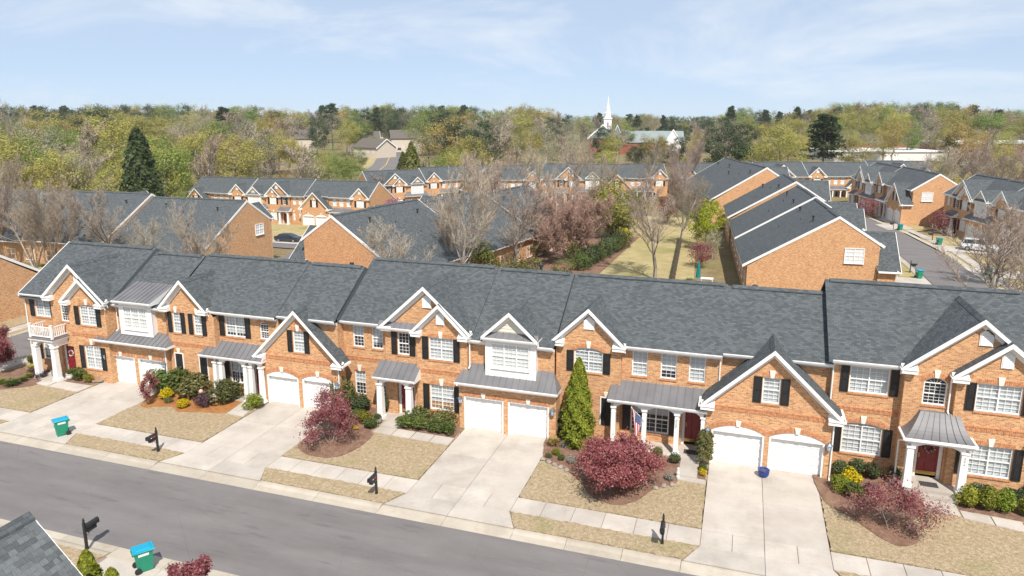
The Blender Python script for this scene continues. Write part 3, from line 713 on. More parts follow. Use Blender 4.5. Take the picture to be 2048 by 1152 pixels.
def gable_top(xc, zp, k, x0, x1):
    f = lambda x: zp - 0.1 - k * abs(x - xc)
    r = [(x0, f(x0))]
    if x0 < xc < x1: r.append((xc, f(xc)))
    return r + [(x1, f(x1))]
def metal_roof(parent, x0, x1, ye, ze, yt, zt, hipL=0.0, hipR=0.0, pw=0.42, lite=False, sag=0.0):
    """standing-seam roof: white eave box, then one panel per seam"""
    base = MB()
    base.box(x0 + 0.03, x1 - 0.03, ye + 0.03, ye + 0.09, ze - 0.22, ze - 0.03, 0)
    base.prism_x([(ye - 0.09, ze - 0.13), (ye + 0.028, ze - 0.15), (ye + 0.028, ze - 0.012), (ye - 0.02, ze - 0.012), (ye - 0.02, ze - 0.11), (ye - 0.08, ze - 0.10), (ye - 0.12, ze - 0.02), (ye - 0.132, ze - 0.02)], x0, x1, 0)
    for s, h in ((0, hipL), (1, hipR)):
        X = x0 if s == 0 else x1
        if h > 0:
            xt = x0 + h if s == 0 else x1 - h
            q = [(X, ye, ze), (X, yt, ze), (xt, yt, zt)]
            base.poly(q if s == 1 else q[::-1], 1)
            base.box(min(X, X + (0.09 if s == 0 else -0.09)), max(X, X + (0.09 if s == 0 else -0.09)), ye + 0.09, yt, ze - 0.2, ze - 0.01, 0)
        else:
            q = [(X, ye + 0.02, ze - 0.2), (X, yt, ze - 0.2), (X, yt, zt - 0.01), (X, ye + 0.02, ze - 0.01)]
            base.poly(q if s == 1 else q[::-1], 0)
    base.poly([(x0, ye + 0.09, ze - 0.21), (x1, ye + 0.09, ze - 0.21), (x1, yt, ze - 0.21), (x0, yt, ze - 0.21)][::-1], 0)
    r = O('metal_roof', base.mesh('metal_roof', ['white_trim', 'standing_seam'], uv=False), parent)
    n = max(1, round((x1 - x0) / pw)); w = (x1 - x0) / n
    nrm = Vector((0, -(zt - ze), yt - ye)).normalized()
    def lim(x):
        t = 1.0
        if hipL > 0: t = min(t, (x - x0) / hipL)
        if hipR > 0: t = min(t, (x1 - x) / hipR)
        return max(0.0, t)
    allmb = MB()
    for k in range(n):
        a, b = x0 + k * w, x0 + (k + 1) * w
        mb = allmb if lite else MB(); ta, tb = lim(a), lim(b)
        P = lambda x, t, o=0.0: (x, ye + (yt - ye) * t + nrm.y * o, ze + (zt - ze) * t + nrm.z * o)
        cut = sorted({a, b} | {c for c in (x0 + hipL, x1 - hipR) if a < c < b})
        for c, d in zip(cut, cut[1:]):
            tc, td = lim(c), lim(d)
            if max(tc, td) < 0.02: continue
            ring = [P(c, 0), P(d, 0)] + ([P(d, td)] if td > 0.01 else []) + ([P(c, tc)] if tc > 0.01 else [])
            mb.hull([(p[0], p[1], p[2] - 0.02) for p in ring], ring)
        if ta > 0.05 and k > 0:
            g = 0.012
            mb.hull([P(a - g, 0), P(a + g, 0), P(a + g, 0, 0.045), P(a - g, 0, 0.045)], [P(a - g, ta), P(a + g, ta), P(a + g, ta, 0.045), P(a - g, ta, 0.045)])
        if not lite: O('roof_panel', mb.mesh('roof_panel', 'standing_seam', uv=False), r)
    if lite: O('roof_sheet', allmb.mesh('roof_sheet', 'standing_seam', uv=False), r)
    return r

# ------------------------------------------------------------------ townhouse units
def win_op(xc, w, z, h, rise=0.0): return (xc - w / 2, xc + w / 2, z, z + h, rise)
def put_windows(par, lst, y, lite):
    """lst: dicts with x,w,z,h,n,(gx,gy),rise,blind,sh(utters),ks(keystone)"""
    for d in lst:
        r = d.get('rise', 0.0)
        window(par, d['x'], d['z'], y + 0.07, d['w'], d['h'], d.get('n', 1), d.get('gx', 3), d.get('gy', 3), r, d.get('blind', 1.0), lite)
        if d.get('sh'): shutters(par, d['x'], d['z'], y, d['w'], d['h'], d.get('sw', 0.42))
        if not lite:
            sill(par, d['x'], d['z'], y, d['w'] + 0.1)
            if d.get('arch', True): brick_arch(par, d['x'], y, d['w'] + 0.12, d['z'] + d['h'] + 0.004, r, 0.22)
        if d.get('ks'): keystone(par, d['x'], d['z'] + d['h'] + r - 0.02, y - 0.02)
def ops_of(lst): return [win_op(d['x'], d['w'], d['z'], d['h'], d.get('rise', 0.0)) for d in lst]
def brick_wall(par, name, y, x0, x1, z0, top, ops=(), left=0.0, right=0.0, thick=0.22):
    mb = MB(); wall_mb(mb, y, x0, x1, z0, top, ops, thick, left, right)
    return O(name, mb.mesh(name, 'brick'), par)
def end_walls(par, W, yf, ye, ze, yr, zr, yb, zb, inner=(False, False)):
    for x, inn in ((0.0, inner[0]), (W, inner[1])):
        mb = MB(); q = [(x, yf, -0.9), (x, yf, ze - 0.12 + (yf - ye) * (zr - ze) / (yr - ye)), (x, yr, zr - 0.13), (x, yb, zb - 0.1), (x, yb, -0.9)]
        mb.poly(q if x > 0 else q[::-1]); O('end_wall', mb.mesh('end_wall', 'grey_siding' if inn else 'brick'), par)
        if inn:
            mb = MB(); q = [(x + (0.004 if x > 0 else -0.004), yf, -0.9), (x + (0.004 if x > 0 else -0.004), yf, ze - 0.25), (x + (0.004 if x > 0 else -0.004), yf + 1.2, ze - 0.25), (x + (0.004 if x > 0 else -0.004), yf + 1.2, -0.9)]
            mb.poly(q); O('end_wall', mb.mesh('end_wall', 'brick'), par)
def rear_wall(par, W, y, zt, lite, nwin):
    mb = MB(); mb.poly([(W, y, -0.9), (0, y, -0.9), (0, y, zt), (W, y, zt)]); O('rear_wall', mb.mesh('rear_wall', 'brick'), par)
    if nwin:
        for k in range(nwin):
            window(par, W * (k + 0.5) / nwin, 0.9, y + 0.02, 1.6, 1.5, 2, 3, 3, 0, 1.0 if k % 2 else 0, True, rz=math.pi)
        mb = MB(); mb.box(0, W, y + 0.35, y + 0.47, zt - 0.14, zt); mb.box(0, W, y, y + 0.35, zt - 0.1, zt - 0.08)
        O('gutter', mb.mesh('gutter', 'white_trim', uv=False), par)
def roof_pipes(par, spots, plane):
    ye, ze, yr, zr, yb, zb = plane
    def mk():
        mb = MB(); mb.lathe([(0.11, -0.1), (0.08, 0.12), (0.075, 0.5)], 8); mb.lathe([(0.15, 0.46), (0.17, 0.6), (0.12, 0.64)], 8); return mb.mesh('vent_pipe', 'dark_vent', uv=False)
    def mk2():
        mb = MB(); mb.lathe([(0.12, -0.08), (0.05, 0.06), (0.045, 0.32)], 7); return mb.mesh('vent_pipe', 'dark_vent', uv=False)
    for i, (x, y) in enumerate(spots):
        z = zr + (zb - zr) * (y - yr) / (yb - yr) if y > yr else ze + (zr - ze) * (y - ye) / (yr - ye)
        O('vent_pipe', cached('vp%d' % (i % 2), (mk, mk2)[i % 2]), par, (x, y, z))

def porch_shed(par, p, lite):
    """columns, arched beam, standing-seam shed roof"""
    metal_roof(par, p['x0'], p['x1'], p['ye'], p['ze'], p['yt'], p['zt'], p.get('hipL', 0.35), p.get('hipR', 0.0), lite=lite)
    yc = p['ye'] + 0.28; zc = p['ze'] - 0.22
    for x in p['cols']: column(par, x, yc, zc - 0.35, p.get('cw', 0.36), 0.10)
    arched_beam(par, p['cols'], yc - 0.14, yc + 0.14, zc, zc + 0.02, 0.27)
    mb = MB(); mb.box(p['x0'] + 0.15, p['x1'] - 0.1, p['ye'] + 0.05, p['yt'] + 0.35, -0.3, 0.10)
    O('porch_floor', mb.mesh('porch_floor', 'concrete', uv=False), par)
def house_number(par, text, x, y, z):
    """three grey digits one above the other on a column face"""
    for k, ch in enumerate(text):
        cu = bpy.data.curves.new('house_digit', 'FONT'); cu.body = ch; cu.size = 0.17; cu.extrude = 0.006; cu.align_x = 'CENTER'
        cu.materials.append(MATS['number_grey'])
        tmp = bpy.data.objects.new('tmp', cu); COL.objects.link(tmp); bpy.context.view_layer.update()
        me = bpy.data.meshes.new_from_object(tmp.evaluated_get(bpy.context.evaluated_depsgraph_get())); bpy.data.objects.remove(tmp)
        o = O('house_digit', me, par, (x, y, z - k * 0.17)); o.rotation_euler = (math.pi / 2, 0, 0)

def unit_A(p, root, lite=False):
    """entry block with twin front gables, two-car garage under a bay on the right"""
    W, xb, xm, xs0, xs1 = p['W'], p['xb'], p['xm'], p['xs0'], p['xs1']
    yb, ys, yw, yg = p['yb'], p['ys'], p['yw'], p['yg']
    ye, ze, s = -0.4, p.get('ze', 6.12), 0.65
    yr = p.get('yr', 4.55); zr = ze + s * (yr - ye); yB = yr + 9.2; zB = zr - 0.6 * 9.2
    pl = (ye, ze, s); dz = p.get('drop', 0.1)
    main_roof(root, 0 if not p.get('x_in') else p['x_in'], xb, ye, ze, yr, zr, yB, zB, rake=p.get('rake', (lite, lite)), t=max(0.14, dz + 0.06))
    yew = yw - 0.4; zew = ze - dz + s * (yew - ye)
    main_roof(root, xb, W, yew, zew, yr, zr - dz, yB, zB - dz, rake=(False, False))
    gutter(root, -0.02, p['bigG'][0] - p['bigG'][1] + 0.05, ye, ze, 0)
    end_walls(root, W, 0.0, ye, ze, yr, zr - (dz if not lite else 0), yB - 0.5, zB - dz, p.get('inner', (False, False)))
    rear_wall(root, W, yB - 0.45, zB - dz - 0.05, lite, p.get('rear', 0))
    roof_pipes(root, p.get('pipes', []), (ye, ze, yr, zr - dz, yB, zB - dz))
    # main wall
    brick_wall(root, 'brick_wall', 0.0, 0, xm, -0.9, ze - 0.2, ops_of(p['main']))
    put_windows(root, p['main'], 0.0, lite)
    # big gable wall with the front door
    bc, bh, bz, bp = p['bigG']; k = (bp - bz) / bh
    dx, dw, dz0, dh = p['door']
    ops = ops_of(p['bigw']) + [(dx - dw / 2 - 0.16, dx + dw / 2 + 0.16, -0.02, dz0 + dh + 0.1, 0.0)]
    brick_wall(root, 'brick_wall', yb, xm, xs1, -0.9, gable_top(bc, bp, k, xm, xs1), ops, left=-yb, thick=0.3)
    put_windows(root, p['bigw'], yb, lite)
    front_door(root, dx, yb + 0.24, dz0, dw, dh)
    cross_gable(root, bc, bh, yb - 0.36, bz, bp, yb, pl, lite)
    if p.get('vent1'): vent(root, bc + p.get('v1dx', 0), bp - 1.42, yb, 0.62, 0.9)
    if p.get('pent'): metal_roof(root, xm - 0.35, xs0 + 0.1, yb - 0.34, bz - 0.06, yb, bz + 0.26, 0, 0, lite=lite)
    # small gable
    sc, sh, sz, sp = p['smG']; k2 = (sp - sz) / sh
    brick_wall(root, 'gable_wall', ys, xs0, xs1, -0.9, gable_top(sc, sp, k2, xs0, xs1), ops_of(p['smw']), left=yb - ys, right=yw - ys + 0.3)
    put_windows(root, p['smw'], ys, lite)
    cross_gable(root, sc, sh, ys - 0.36, sz, sp, ys, pl, lite)
    if p.get('vent2'): vent(root, sc, sp - 1.36, ys, 0.55, 0.92)
    # wing: upper wall, garage, metal roof, bay
    brick_wall(root, 'brick_wall', yw, xs1, W, 2.4, zew - 0.2)
    gutter(root, xs1 + 0.02, W - 0.02, yew, zew, yw)
    mx0, mx1, mye, mze, mzt = p['metal']
    xg0, xg1 = p['xg']
    gd = p['gdoors']; gw, gh, gr = p.get('gsize', (2.5, 2.15, 0.0))
    brick_wall(root, 'garage_wall', yg, xg0, xg1, -0.9, mze - 0.16, [(x - gw / 2, x + gw / 2, -0.02, gh, gr) for x in gd], left=0.7, right=0.9, thick=0.3)
    for x in gd:
        garage_door(root, x, yg, gw, gh, gr)
        if not lite: brick_arch(root, x, yg, gw + 0.1, gh + 0.004, gr, 0.24)
        keystone(root, x, gh + gr - 0.02, yg - 0.02, 0.34)
    metal_roof(root, mx0, mx1, mye, mze, yw + 0.02, mzt, 0.5, 0.5, lite=lite)
    bx0, bx1, byy, bk = p['bay']
    b = MB(); b.box(bx0, bx1, byy + 0.06, yw + 0.6, mze + 0.25, zew + 0.35, 0)
    b.box(bx0 - 0.04, bx0 + 0.34, byy, byy + 0.06, mze + 0.4, zew + 0.32); b.box(bx1 - 0.34, bx1 + 0.04, byy, byy + 0.06, mze + 0.4, zew + 0.32)
    b.box(bx0 + 0.34, bx1 - 0.34, byy + 0.002, byy + 0.06, zew + 0.02, zew + 0.32); b.box(bx0 + 0.34, bx1 - 0.34, byy + 0.002, byy + 0.06, mze + 0.4, 4.2)
    bo = O('bay', b.mesh('bay', 'white_trim', uv=False), root)
    bw = bx1 - bx0
    window(root, (bx0 + bx1) / 2, 4.2, byy - 0.03, bw - 0.72, zew + 0.02 - 4.2, 3, 3, 3, 0, 1.0, lite)
    if bk == 'gable':
        xc = (bx0 + bx1) / 2; hw = bw / 2 + 0.2; gz = zew + 0.42; gp = gz + 1.62
        cross_gable(root, xc, hw, byy - 0.3, gz, gp, byy + 0.05, (yew, zew, s), lite, skip=(-1, 1))
        mb = MB(); wall_mb(mb, byy + 0.05, bx0, bx1, gz - 0.2, gable_top(xc, gp, (gp - gz) / hw, bx0, bx1)); 
        for i in range(6):
            z = gz + 0.15 + i * 0.2; h_ = (bw / 2) * (gp - 0.3 - z) / (gp - gz)
            if h_ > 0.1: mb.hull([(xc - h_, byy + 0.049, z), (xc + h_, byy + 0.049, z), (xc + h_, byy + 0.049, z + 0.19), (xc - h_, byy + 0.049, z + 0.19)], [(xc - h_, byy + 0.02, z), (xc + h_, byy + 0.02, z), (xc + h_, byy + 0.045, z + 0.19), (xc - h_, byy + 0.045, z + 0.19)])
        O('siding', mb.mesh('siding', 'cream_siding', uv=False), bo)
        metal_roof(root, bx0 - 0.15, bx1 + 0.15, byy - 0.28, gz - 0.02, byy + 0.04, gz + 0.3, 0, 0, lite=lite)
    else:
        yt = byy + 3.0; metal_roof(root, bx0 - 0.25, bx1 + 0.3, byy - 0.35, zew + 0.42, yt, zew + 0.42 + 1.18, 0, 0, pw=0.36, lite=lite)
    if not lite:
        for x in p.get('lant', []): lantern(root, x, 1.75, yg)
        for (x0, x1, z, y) in p.get('bands', []): brick_band(root, x0, x1, z, y)
        for d in p.get('spouts', []): downspout(root, *d)
    pk = p['porch']
    if pk['kind'] == 'shed': porch_shed(root, pk, lite)
    elif pk['kind'] == 'balcony':
        x0, x1, yf = pk['x0'], pk['x1'], pk['yf']; zt = 3.12
        mb = MB(); mb.box(x0 - 0.3, x1 + 0.3, yf - 0.3, yb, zt, zt + 0.12, 0); mb.box(x0 - 0.34, x1 + 0.34, yf - 0.34, yb - 0.002, zt + 0.12, zt + 0.17, 1); mb.box(x0 - 0.2, x1 + 0.2, yf - 0.2, yb - 0.004, zt - 0.12, zt - 0.001, 0)
        O('porch_roof', mb.mesh('porch_roof', ['white_trim', 'standing_seam'], uv=False), root)
        for x in (x0, x1): column(root, x, yf, zt - 0.55, 0.40, 0.10)
        arched_beam(root, [x0, x1], yf - 0.15, yf + 0.15, zt - 0.12, zt - 0.11, 0.36)
        mb = MB()
        for x in (x0, x1): mb.box(x - 0.12, x + 0.12, yf + 0.151, yb - 0.01, zt - 0.5, zt - 0.121)
        O('porch_beam', mb.mesh('porch_beam', 'white_trim', uv=False), root)
        rail = MB(); zb = zt + 0.17
        for x in (x0 - 0.15, x1 + 0.15):
            rail.box(x - 0.07, x + 0.07, yf - 0.22, yf - 0.08, zb, zb + 1.0); rail.box(x - 0.09, x + 0.09, yf - 0.24, yf - 0.06, zb + 1.0, zb + 1.05)
            for zz in (zb + 0.1, zb + 0.82): rail.box(x - 0.03, x + 0.03, yf - 0.08, yb, zz, zz + 0.07)
        for zz in (zb + 0.1, zb + 0.82): rail.box(x0 - 0.08, x1 + 0.08, yf - 0.18, yf - 0.12, zz, zz + 0.07)
        rr = O('balcony_rail', rail.mesh('balcony_rail', 'white_trim', uv=False), root)
        def bal():
            mb = MB(); mb.box(-0.022, 0.022, -0.022, 0.022, 0, 0.67); return mb.mesh('baluster', 'white_trim', uv=False)
        bm = cached('baluster', bal)
        n = int((x1 - x0 + 0.1) / 0.15)
        for i in range(1, n): O('baluster', bm, rr, (x0 - 0.08 + (x1 - x0 + 0.16) * i / n, yf - 0.15, zb + 0.16))
        n = int((yb - yf) / 0.15)
        for x in (x0 - 0.15, x1 + 0.15):
            for i in range(1, n): O('baluster', bm, rr, (x, yf - 0.08 + (yb - yf) * i / n, zb + 0.16))
        mb = MB(); mb.box(x0 - 0.3, x1 + 0.5, yf - 0.3, yb + 0.3, -0.3, 0.10); O('porch_floor', mb.mesh('porch_floor', 'concrete', uv=False), root)
    else:   # bell-shaped hipped porch roof
        x0, x1, yf = pk['x0'], pk['x1'], pk['yf']; t0, t1 = pk['t0'], pk['t1']; zE, zT = pk['ze'], pk['zt']; K = 7
        prof = [((k / K), (k / K) ** 1.75 * 0.75 + (k / K) * 0.25) for k in range(K + 1)]          # (inward, upward)
        eave = MB(); eave.box(x0, x1, yf, yf + 0.08, zE - 0.24, zE - 0.02); eave.box(x0, x0 + 0.08, yf + 0.08, yb, zE - 0.24, zE - 0.02); eave.box(x1 - 0.08, x1, yf + 0.08, yb, zE - 0.24, zE - 0.02)
        eave.box(x0 - 0.10, x1 + 0.10, yf - 0.10, yf - 0.001, zE - 0.12, zE - 0.005); eave.box(x0 - 0.10, x0 - 0.001, yf, yb, zE - 0.12, zE - 0.005); eave.box(x1 + 0.001, x1 + 0.1, yf, yb, zE - 0.12, zE - 0.005)
        eave.poly([(x0, yf, zE - 0.22), (x0, yb, zE - 0.22), (x1, yb, zE - 0.22), (x1, yf, zE - 0.22)])
        r = O('metal_roof', eave.mesh('metal_roof', 'white_trim', uv=False), root)
        yT = yb - 0.25
        n = 8
        for i in range(n):
            mb = MB()
            for (a, za), (b, zb_) in zip(prof, prof[1:]):
                X = lambda u, t: (x0 + (t0 - x0) * t) + ((x1 + (t1 - x1) * t) - (x0 + (t0 - x0) * t)) * u
                Y = lambda t: yf + (yT - yf) * t
                Z = lambda z_: zE + (zT - zE) * z_
                u0, u1 = i / n, (i + 1) / n
                mb.poly([(X(u0, a), Y(a), Z(za)), (X(u1, a), Y(a), Z(za)), (X(u1, b), Y(b), Z(zb_)), (X(u0, b), Y(b), Z(zb_))])
                if i:
                    g = 0.012
                    mb.hull([(X(u0, a) - g, Y(a), Z(za) - 0.01), (X(u0, a) + g, Y(a), Z(za) - 0.01), (X(u0, a) + g, Y(a) - 0.02, Z(za) + 0.04), (X(u0, a) - g, Y(a) - 0.02, Z(za) + 0.04)], [(X(u0, b) - g, Y(b), Z(zb_) - 0.01), (X(u0, b) + g, Y(b), Z(zb_) - 0.01), (X(u0, b) + g, Y(b) - 0.02, Z(zb_) + 0.04), (X(u0, b) - g, Y(b) - 0.02, Z(zb_) + 0.04)])
            O('roof_panel', mb.mesh('roof_panel', 'standing_seam', uv=False), r)
        for sd in (0, 1):
            xe, xt = (x0, t0) if sd == 0 else (x1, t1)
            for i in range(3):
                mb = MB(); u0, u1 = i / 3, (i + 1) / 3
                for (a, za), (b, zb_) in zip(prof, prof[1:]):
                    X = lambda t: xe + (xt - xe) * t
                    YY = lambda u, t: (yf + (yT - yf) * t) + (yb - (yf + (yT - yf) * t)) * u
                    Z = lambda z_: zE + (zT - zE) * z_
                    mb.poly([(X(a), YY(u0, a), Z(za)), (X(a), YY(u1, a), Z(za)), (X(b), YY(u1, b), Z(zb_)), (X(b), YY(u0, b), Z(zb_))])
                O('roof_panel', mb.mesh('roof_panel', 'standing_seam', uv=False), r)
        mb = MB(); mb.poly([(t0, yT, zT), (t1, yT, zT), (t1, yb, zT), (t0, yb, zT)]); O('roof_panel', mb.mesh('roof_panel', 'standing_seam', uv=False), r)
        for x in pk['cols']: column(root, x, yf + 0.3, zE - 0.24 - 0.3, 0.36, 0.05)
        arched_beam(root, pk['cols'], yf + 0.16, yf + 0.44, zE - 0.24, zE - 0.21, 0.28)
        mb = MB()
        for x in pk['cols']: mb.box(x - 0.12, x + 0.12, yf + 0.441, yb - 0.01, zE - 0.5, zE - 0.241)
        O('porch_beam', mb.mesh('porch_beam', 'white_trim', uv=False), root)
        mb = MB(); mb.box(x0 + 0.25, x1 - 0.25, yf + 0.1, yb + 0.3, -0.4, 0.05); mb.box(x0 + 0.5, x1 - 0.5, yf - 0.25, yf + 0.098, -0.4, -0.12); O('porch_floor', mb.mesh('porch_floor', 'concrete', uv=False), root)
    return root

def unit_B(p, root, lite=False):
    """gabled block on the left, columned porch in the middle, gabled two-car garage on the right"""
    W, xb, xg1 = p['W'], p['xb'], p['xk']           # xk: right edge of gabled block
    yk, yw, yg = p['yk'], p['yw'], p['yg']
    ye, ze, s = -0.4, p.get('ze', 6.08), 0.65
    yr = p.get('yr', 4.3); zr = ze + s * (yr - ye); yB = yr + 9.2; zB = zr - 0.6 * 9.2; dz = p.get('drop', 0.08)
    main_roof(root, 0, xb, ye, ze, yr, zr, yB, zB, rake=p.get('rake', (lite, lite)), t=max(0.14, dz + 0.06))
    yew = yw - 0.4; zew = ze - dz + s * (yew - ye)
    main_roof(root, xb, W, yew, zew, yr, zr - dz, yB, zB - dz, rake=(False, False))
    kc, kh, kz, kp = p['kG']; k = (kp - kz) / kh
    gutter(root, kc + kh, xb, ye, ze, 0); gutter(root, xb + 0.02, W - 0.02, yew, zew, yw)
    end_walls(root, W, max(0.0, yw), ye, ze, yr, zr - dz, yB - 0.5, zB - dz, p.get('inner', (False, False)))
    rear_wall(root, W, yB - 0.45, zB - dz - 0.05, lite, p.get('rear', 0))
    roof_pipes(root, p.get('pipes', []), (ye, ze, yr, zr - dz, yB, zB - dz))
    # gabled block
    brick_wall(root, 'gable_wall', yk, 0, xg1, -0.9, gable_top(kc, kp, k, 0, xg1), ops_of(p['kw']), left=-yk + 0.3, right=-yk)
    put_windows(root, p['kw'], yk, lite)
    cross_gable(root, kc, kh, yk - 0.36, kz, kp, yk, (ye, ze, s), lite)
    if p.get('vent'): vent(root, kc, kp - 1.34, yk, 0.66, 0.92)
    for (x, z, w, h, r) in p.get('blank', []):             # closed black shutters in a white frame
        mb = MB(); mb.box(-w / 2 - 0.07, -w / 2, -0.03, 0.05, 0, h); mb.box(w / 2, w / 2 + 0.07, -0.03, 0.05, 0, h); mb.box(-w / 2 - 0.07, w / 2 + 0.07, -0.032, 0.05, h, h + 0.07)
        mb.box(-w / 2, -0.004, -0.012, 0.05, 0, h, 1); mb.box(0.004, w / 2, -0.012, 0.05, 0, h, 1)
        for sg in (-1, 1):
            for za, zb in ((0.08, h * 0.46), (h * 0.52, h - 0.08)): mb.box(sg * w / 4 - w / 4 + 0.05, sg * w / 4 + w / 4 - 0.05, -0.022, -0.012, za, zb, 1)
        O('blind_window', mb.mesh('blind_window', ['white_trim', 'shutter_black'], uv=False), root, (x, yk - 0.02, z))
        if not lite: brick_arch(root, x, yk, w + 0.2, z + h + 0.08, 0.0, 0.22); keystone(root, x, z + h + 0.06, yk - 0.02, 0.32)
    # main wall
    dx, dw, dz0, dh = p['door']
    ops = ops_of(p['main']) + [(dx - dw / 2 - 0.16, dx + dw / 2 + 0.16, -0.02, dz0 + dh + 0.1, 0.0)]
    brick_wall(root, 'brick_wall', 0.0, xg1, xb, -0.9, ze - 0.2, ops, right=yw, thick=0.3)
    put_windows(root, p['main'], 0.0, lite)
    front_door(root, dx, 0.24, dz0, dw, dh)
    porch_shed(root, p['porch'], lite)
    # wing and gabled garage
    brick_wall(root, 'brick_wall', yw, xb, W, 2.0, zew - 0.2)
    gc, gh_, gz, gp = p['gG']; k3 = (gp - gz) / gh_
    x0, x1 = p['xg']; gw, gh, gr = p.get('gsize', (2.75, 2.05, 0.36))
    brick_wall(root, 'garage_wall', yg, x0, x1, -0.9, gable_top(gc, gp, k3, x0, x1), [(x - gw / 2, x + gw / 2, -0.02, gh, gr) for x in p['gdoors']] + ops_of(p['gw']), left=yw - yg, right=yw - yg, thick=0.3)
    put_windows(root, p['gw'], yg, lite)
    for x in p['gdoors']:
        garage_door(root, x, yg, gw, gh, gr)
        if not lite: brick_arch(root, x, yg, gw + 0.08, gh + 0.004, gr, 0.26)
        keystone(root, x, gh + gr - 0.02, yg - 0.03, 0.34)
    cross_gable(root, gc, gh_, yg - 0.38, gz, gp, yg, (yew, zew, s), lite, y_eave=yw + 0.05)
    mb = MB()
    for sg in (-1, 1):
        X = gc + sg * gh_; mb.box(min(X, X + sg * 0.12), max(X, X + sg * 0.12), yg - 0.36, yw, gz - 0.16, gz - 0.03); mb.box(min(X, X - sg * (gh_ - (x1 - x0) / 2)), max(X, X - sg * (gh_ - (x1 - x0) / 2)), yg - 0.36, yw, gz - 0.22, gz - 0.17)
    O('gutter', mb.mesh('gutter', 'white_trim', uv=False), root)
    if not lite:
        for x in p.get('lant', []): lantern(root, x, 1.75, yg)
        for (a, b, z, y) in p.get('bands', []): brick_band(root, a, b, z, y)
        for d in p.get('spouts', []): downspout(root, *d)
    return root

# ------------------------------------------------------------------ the five townhouses of the front row
U1 = dict(inner=(False, True), W=13.4, xb=8.8, xm=3.2, xs0=5.2, xs1=8.6, yb=-0.46, ys=-0.66, yw=0.25, yg=-0.4, drop=0.32, ze=6.10, yr=4.4, rake=(True, False),
    bigG=(5.8, 2.95, 6.18, 8.74), smG=(6.75, 1.95, 6.04, 7.76), vent1=True, v1dx=0.35, vent2=False,
    main=[dict(x=1.75, w=1.6, z=4.28, h=1.5, n=2, sh=1, arch=False), dict(x=2.05, w=1.6, z=0.9, h=1.75, n=2, sh=1, blind=0.9)],
    bigw=[dict(x=4.45, w=0.75, z=4.3, h=1.25, rise=0.22, blind=0, gx=3, gy=3)],
    smw=[dict(x=6.95, w=1.55, z=4.28, h=1.4, n=2, rise=0.16, sh=1, ks=1), dict(x=7.0, w=1.55, z=0.95, h=1.72, n=2, rise=0.16, sh=1, ks=1)],
    door=(4.35, 0.95, 0.2, 2.1), metal=(7.45, 14.0, -0.9, 3.38, 3.98), xg=(7.95, 13.55), gdoors=(9.35, 12.1), gsize=(2.45, 2.15, 0.0),
    bay=(9.5, 12.35, -0.25, 'shed'), porch=dict(kind='balcony', x0=2.55, x1=4.35, yf=-1.55), lant=(7.98 + 0.1, 13.4),
    bands=[(0.0, 3.2, 3.35, 0.0), (5.2, 8.6, 3.4, -0.66)], spouts=[(0.1, -0.5, 5.95, 0.0, 0.0), (8.75, -0.2, 5.9, 0.25, 3.8), (13.5, -1.0, 3.25, -0.4, 0.0)], pipes=[(4, 6.5), (6, 7.2)])
U2 = dict(inner=(True, True), W=13.3, xb=8.9, xk=4.0, yk=-0.47, yw=0.25, yg=-0.45, ze=6.10, yr=4.1, drop=0.08,
    kG=(1.67, 1.98, 6.17, 8.18), kw=[dict(x=0.82, w=0.72, z=4.3, h=1.5, sh=1, ks=1, sw=0.36), dict(x=2.62, w=0.72, z=4.3, h=1.5, sh=1, ks=1, sw=0.36)],
    blank=[(0.75, 1.0, 0.62, 1.75, 0), (2.85, 1.0, 0.62, 1.75, 0)],
    main=[dict(x=5.35, w=1.65, z=4.3, h=1.5, n=2, sh=1, arch=False, blind=0.85), dict(x=7.72, w=0.72, z=4.35, h=1.05, rise=0.2, blind=0), dict(x=5.35, w=1.4, z=0.9, h=1.7, n=2, sh=1, blind=0.6)],
    door=(7.1, 0.95, 0.2, 2.1), porch=dict(x0=2.95, x1=8.05, ye=-1.05, ze=3.14, yt=0.0, zt=3.9, hipL=0.6, cols=[4.1, 4.6, 6.6, 7.05, 7.85], cw=0.30),
    gG=(10.71, 3.37, 3.46, 6.82), xg=(7.65, 13.75), gdoors=(9.27, 12.06), gsize=(2.5, 2.05, 0.34), gw=[dict(x=10.72, w=0.85, z=3.9, h=1.5, sh=1, ks=1, sw=0.38)],
    lant=(7.83, 13.6), bands=[(0, 4.0, 3.35, -0.47), (7.65, 13.75, 3.25, -0.45)], spouts=[(13.68, -0.7, 3.3, -0.45, 0.0), (7.75, -1.1, 3.0, -0.46, 0.0)], pipes=[(11.6, 5.2), (12.2, 5.3)])
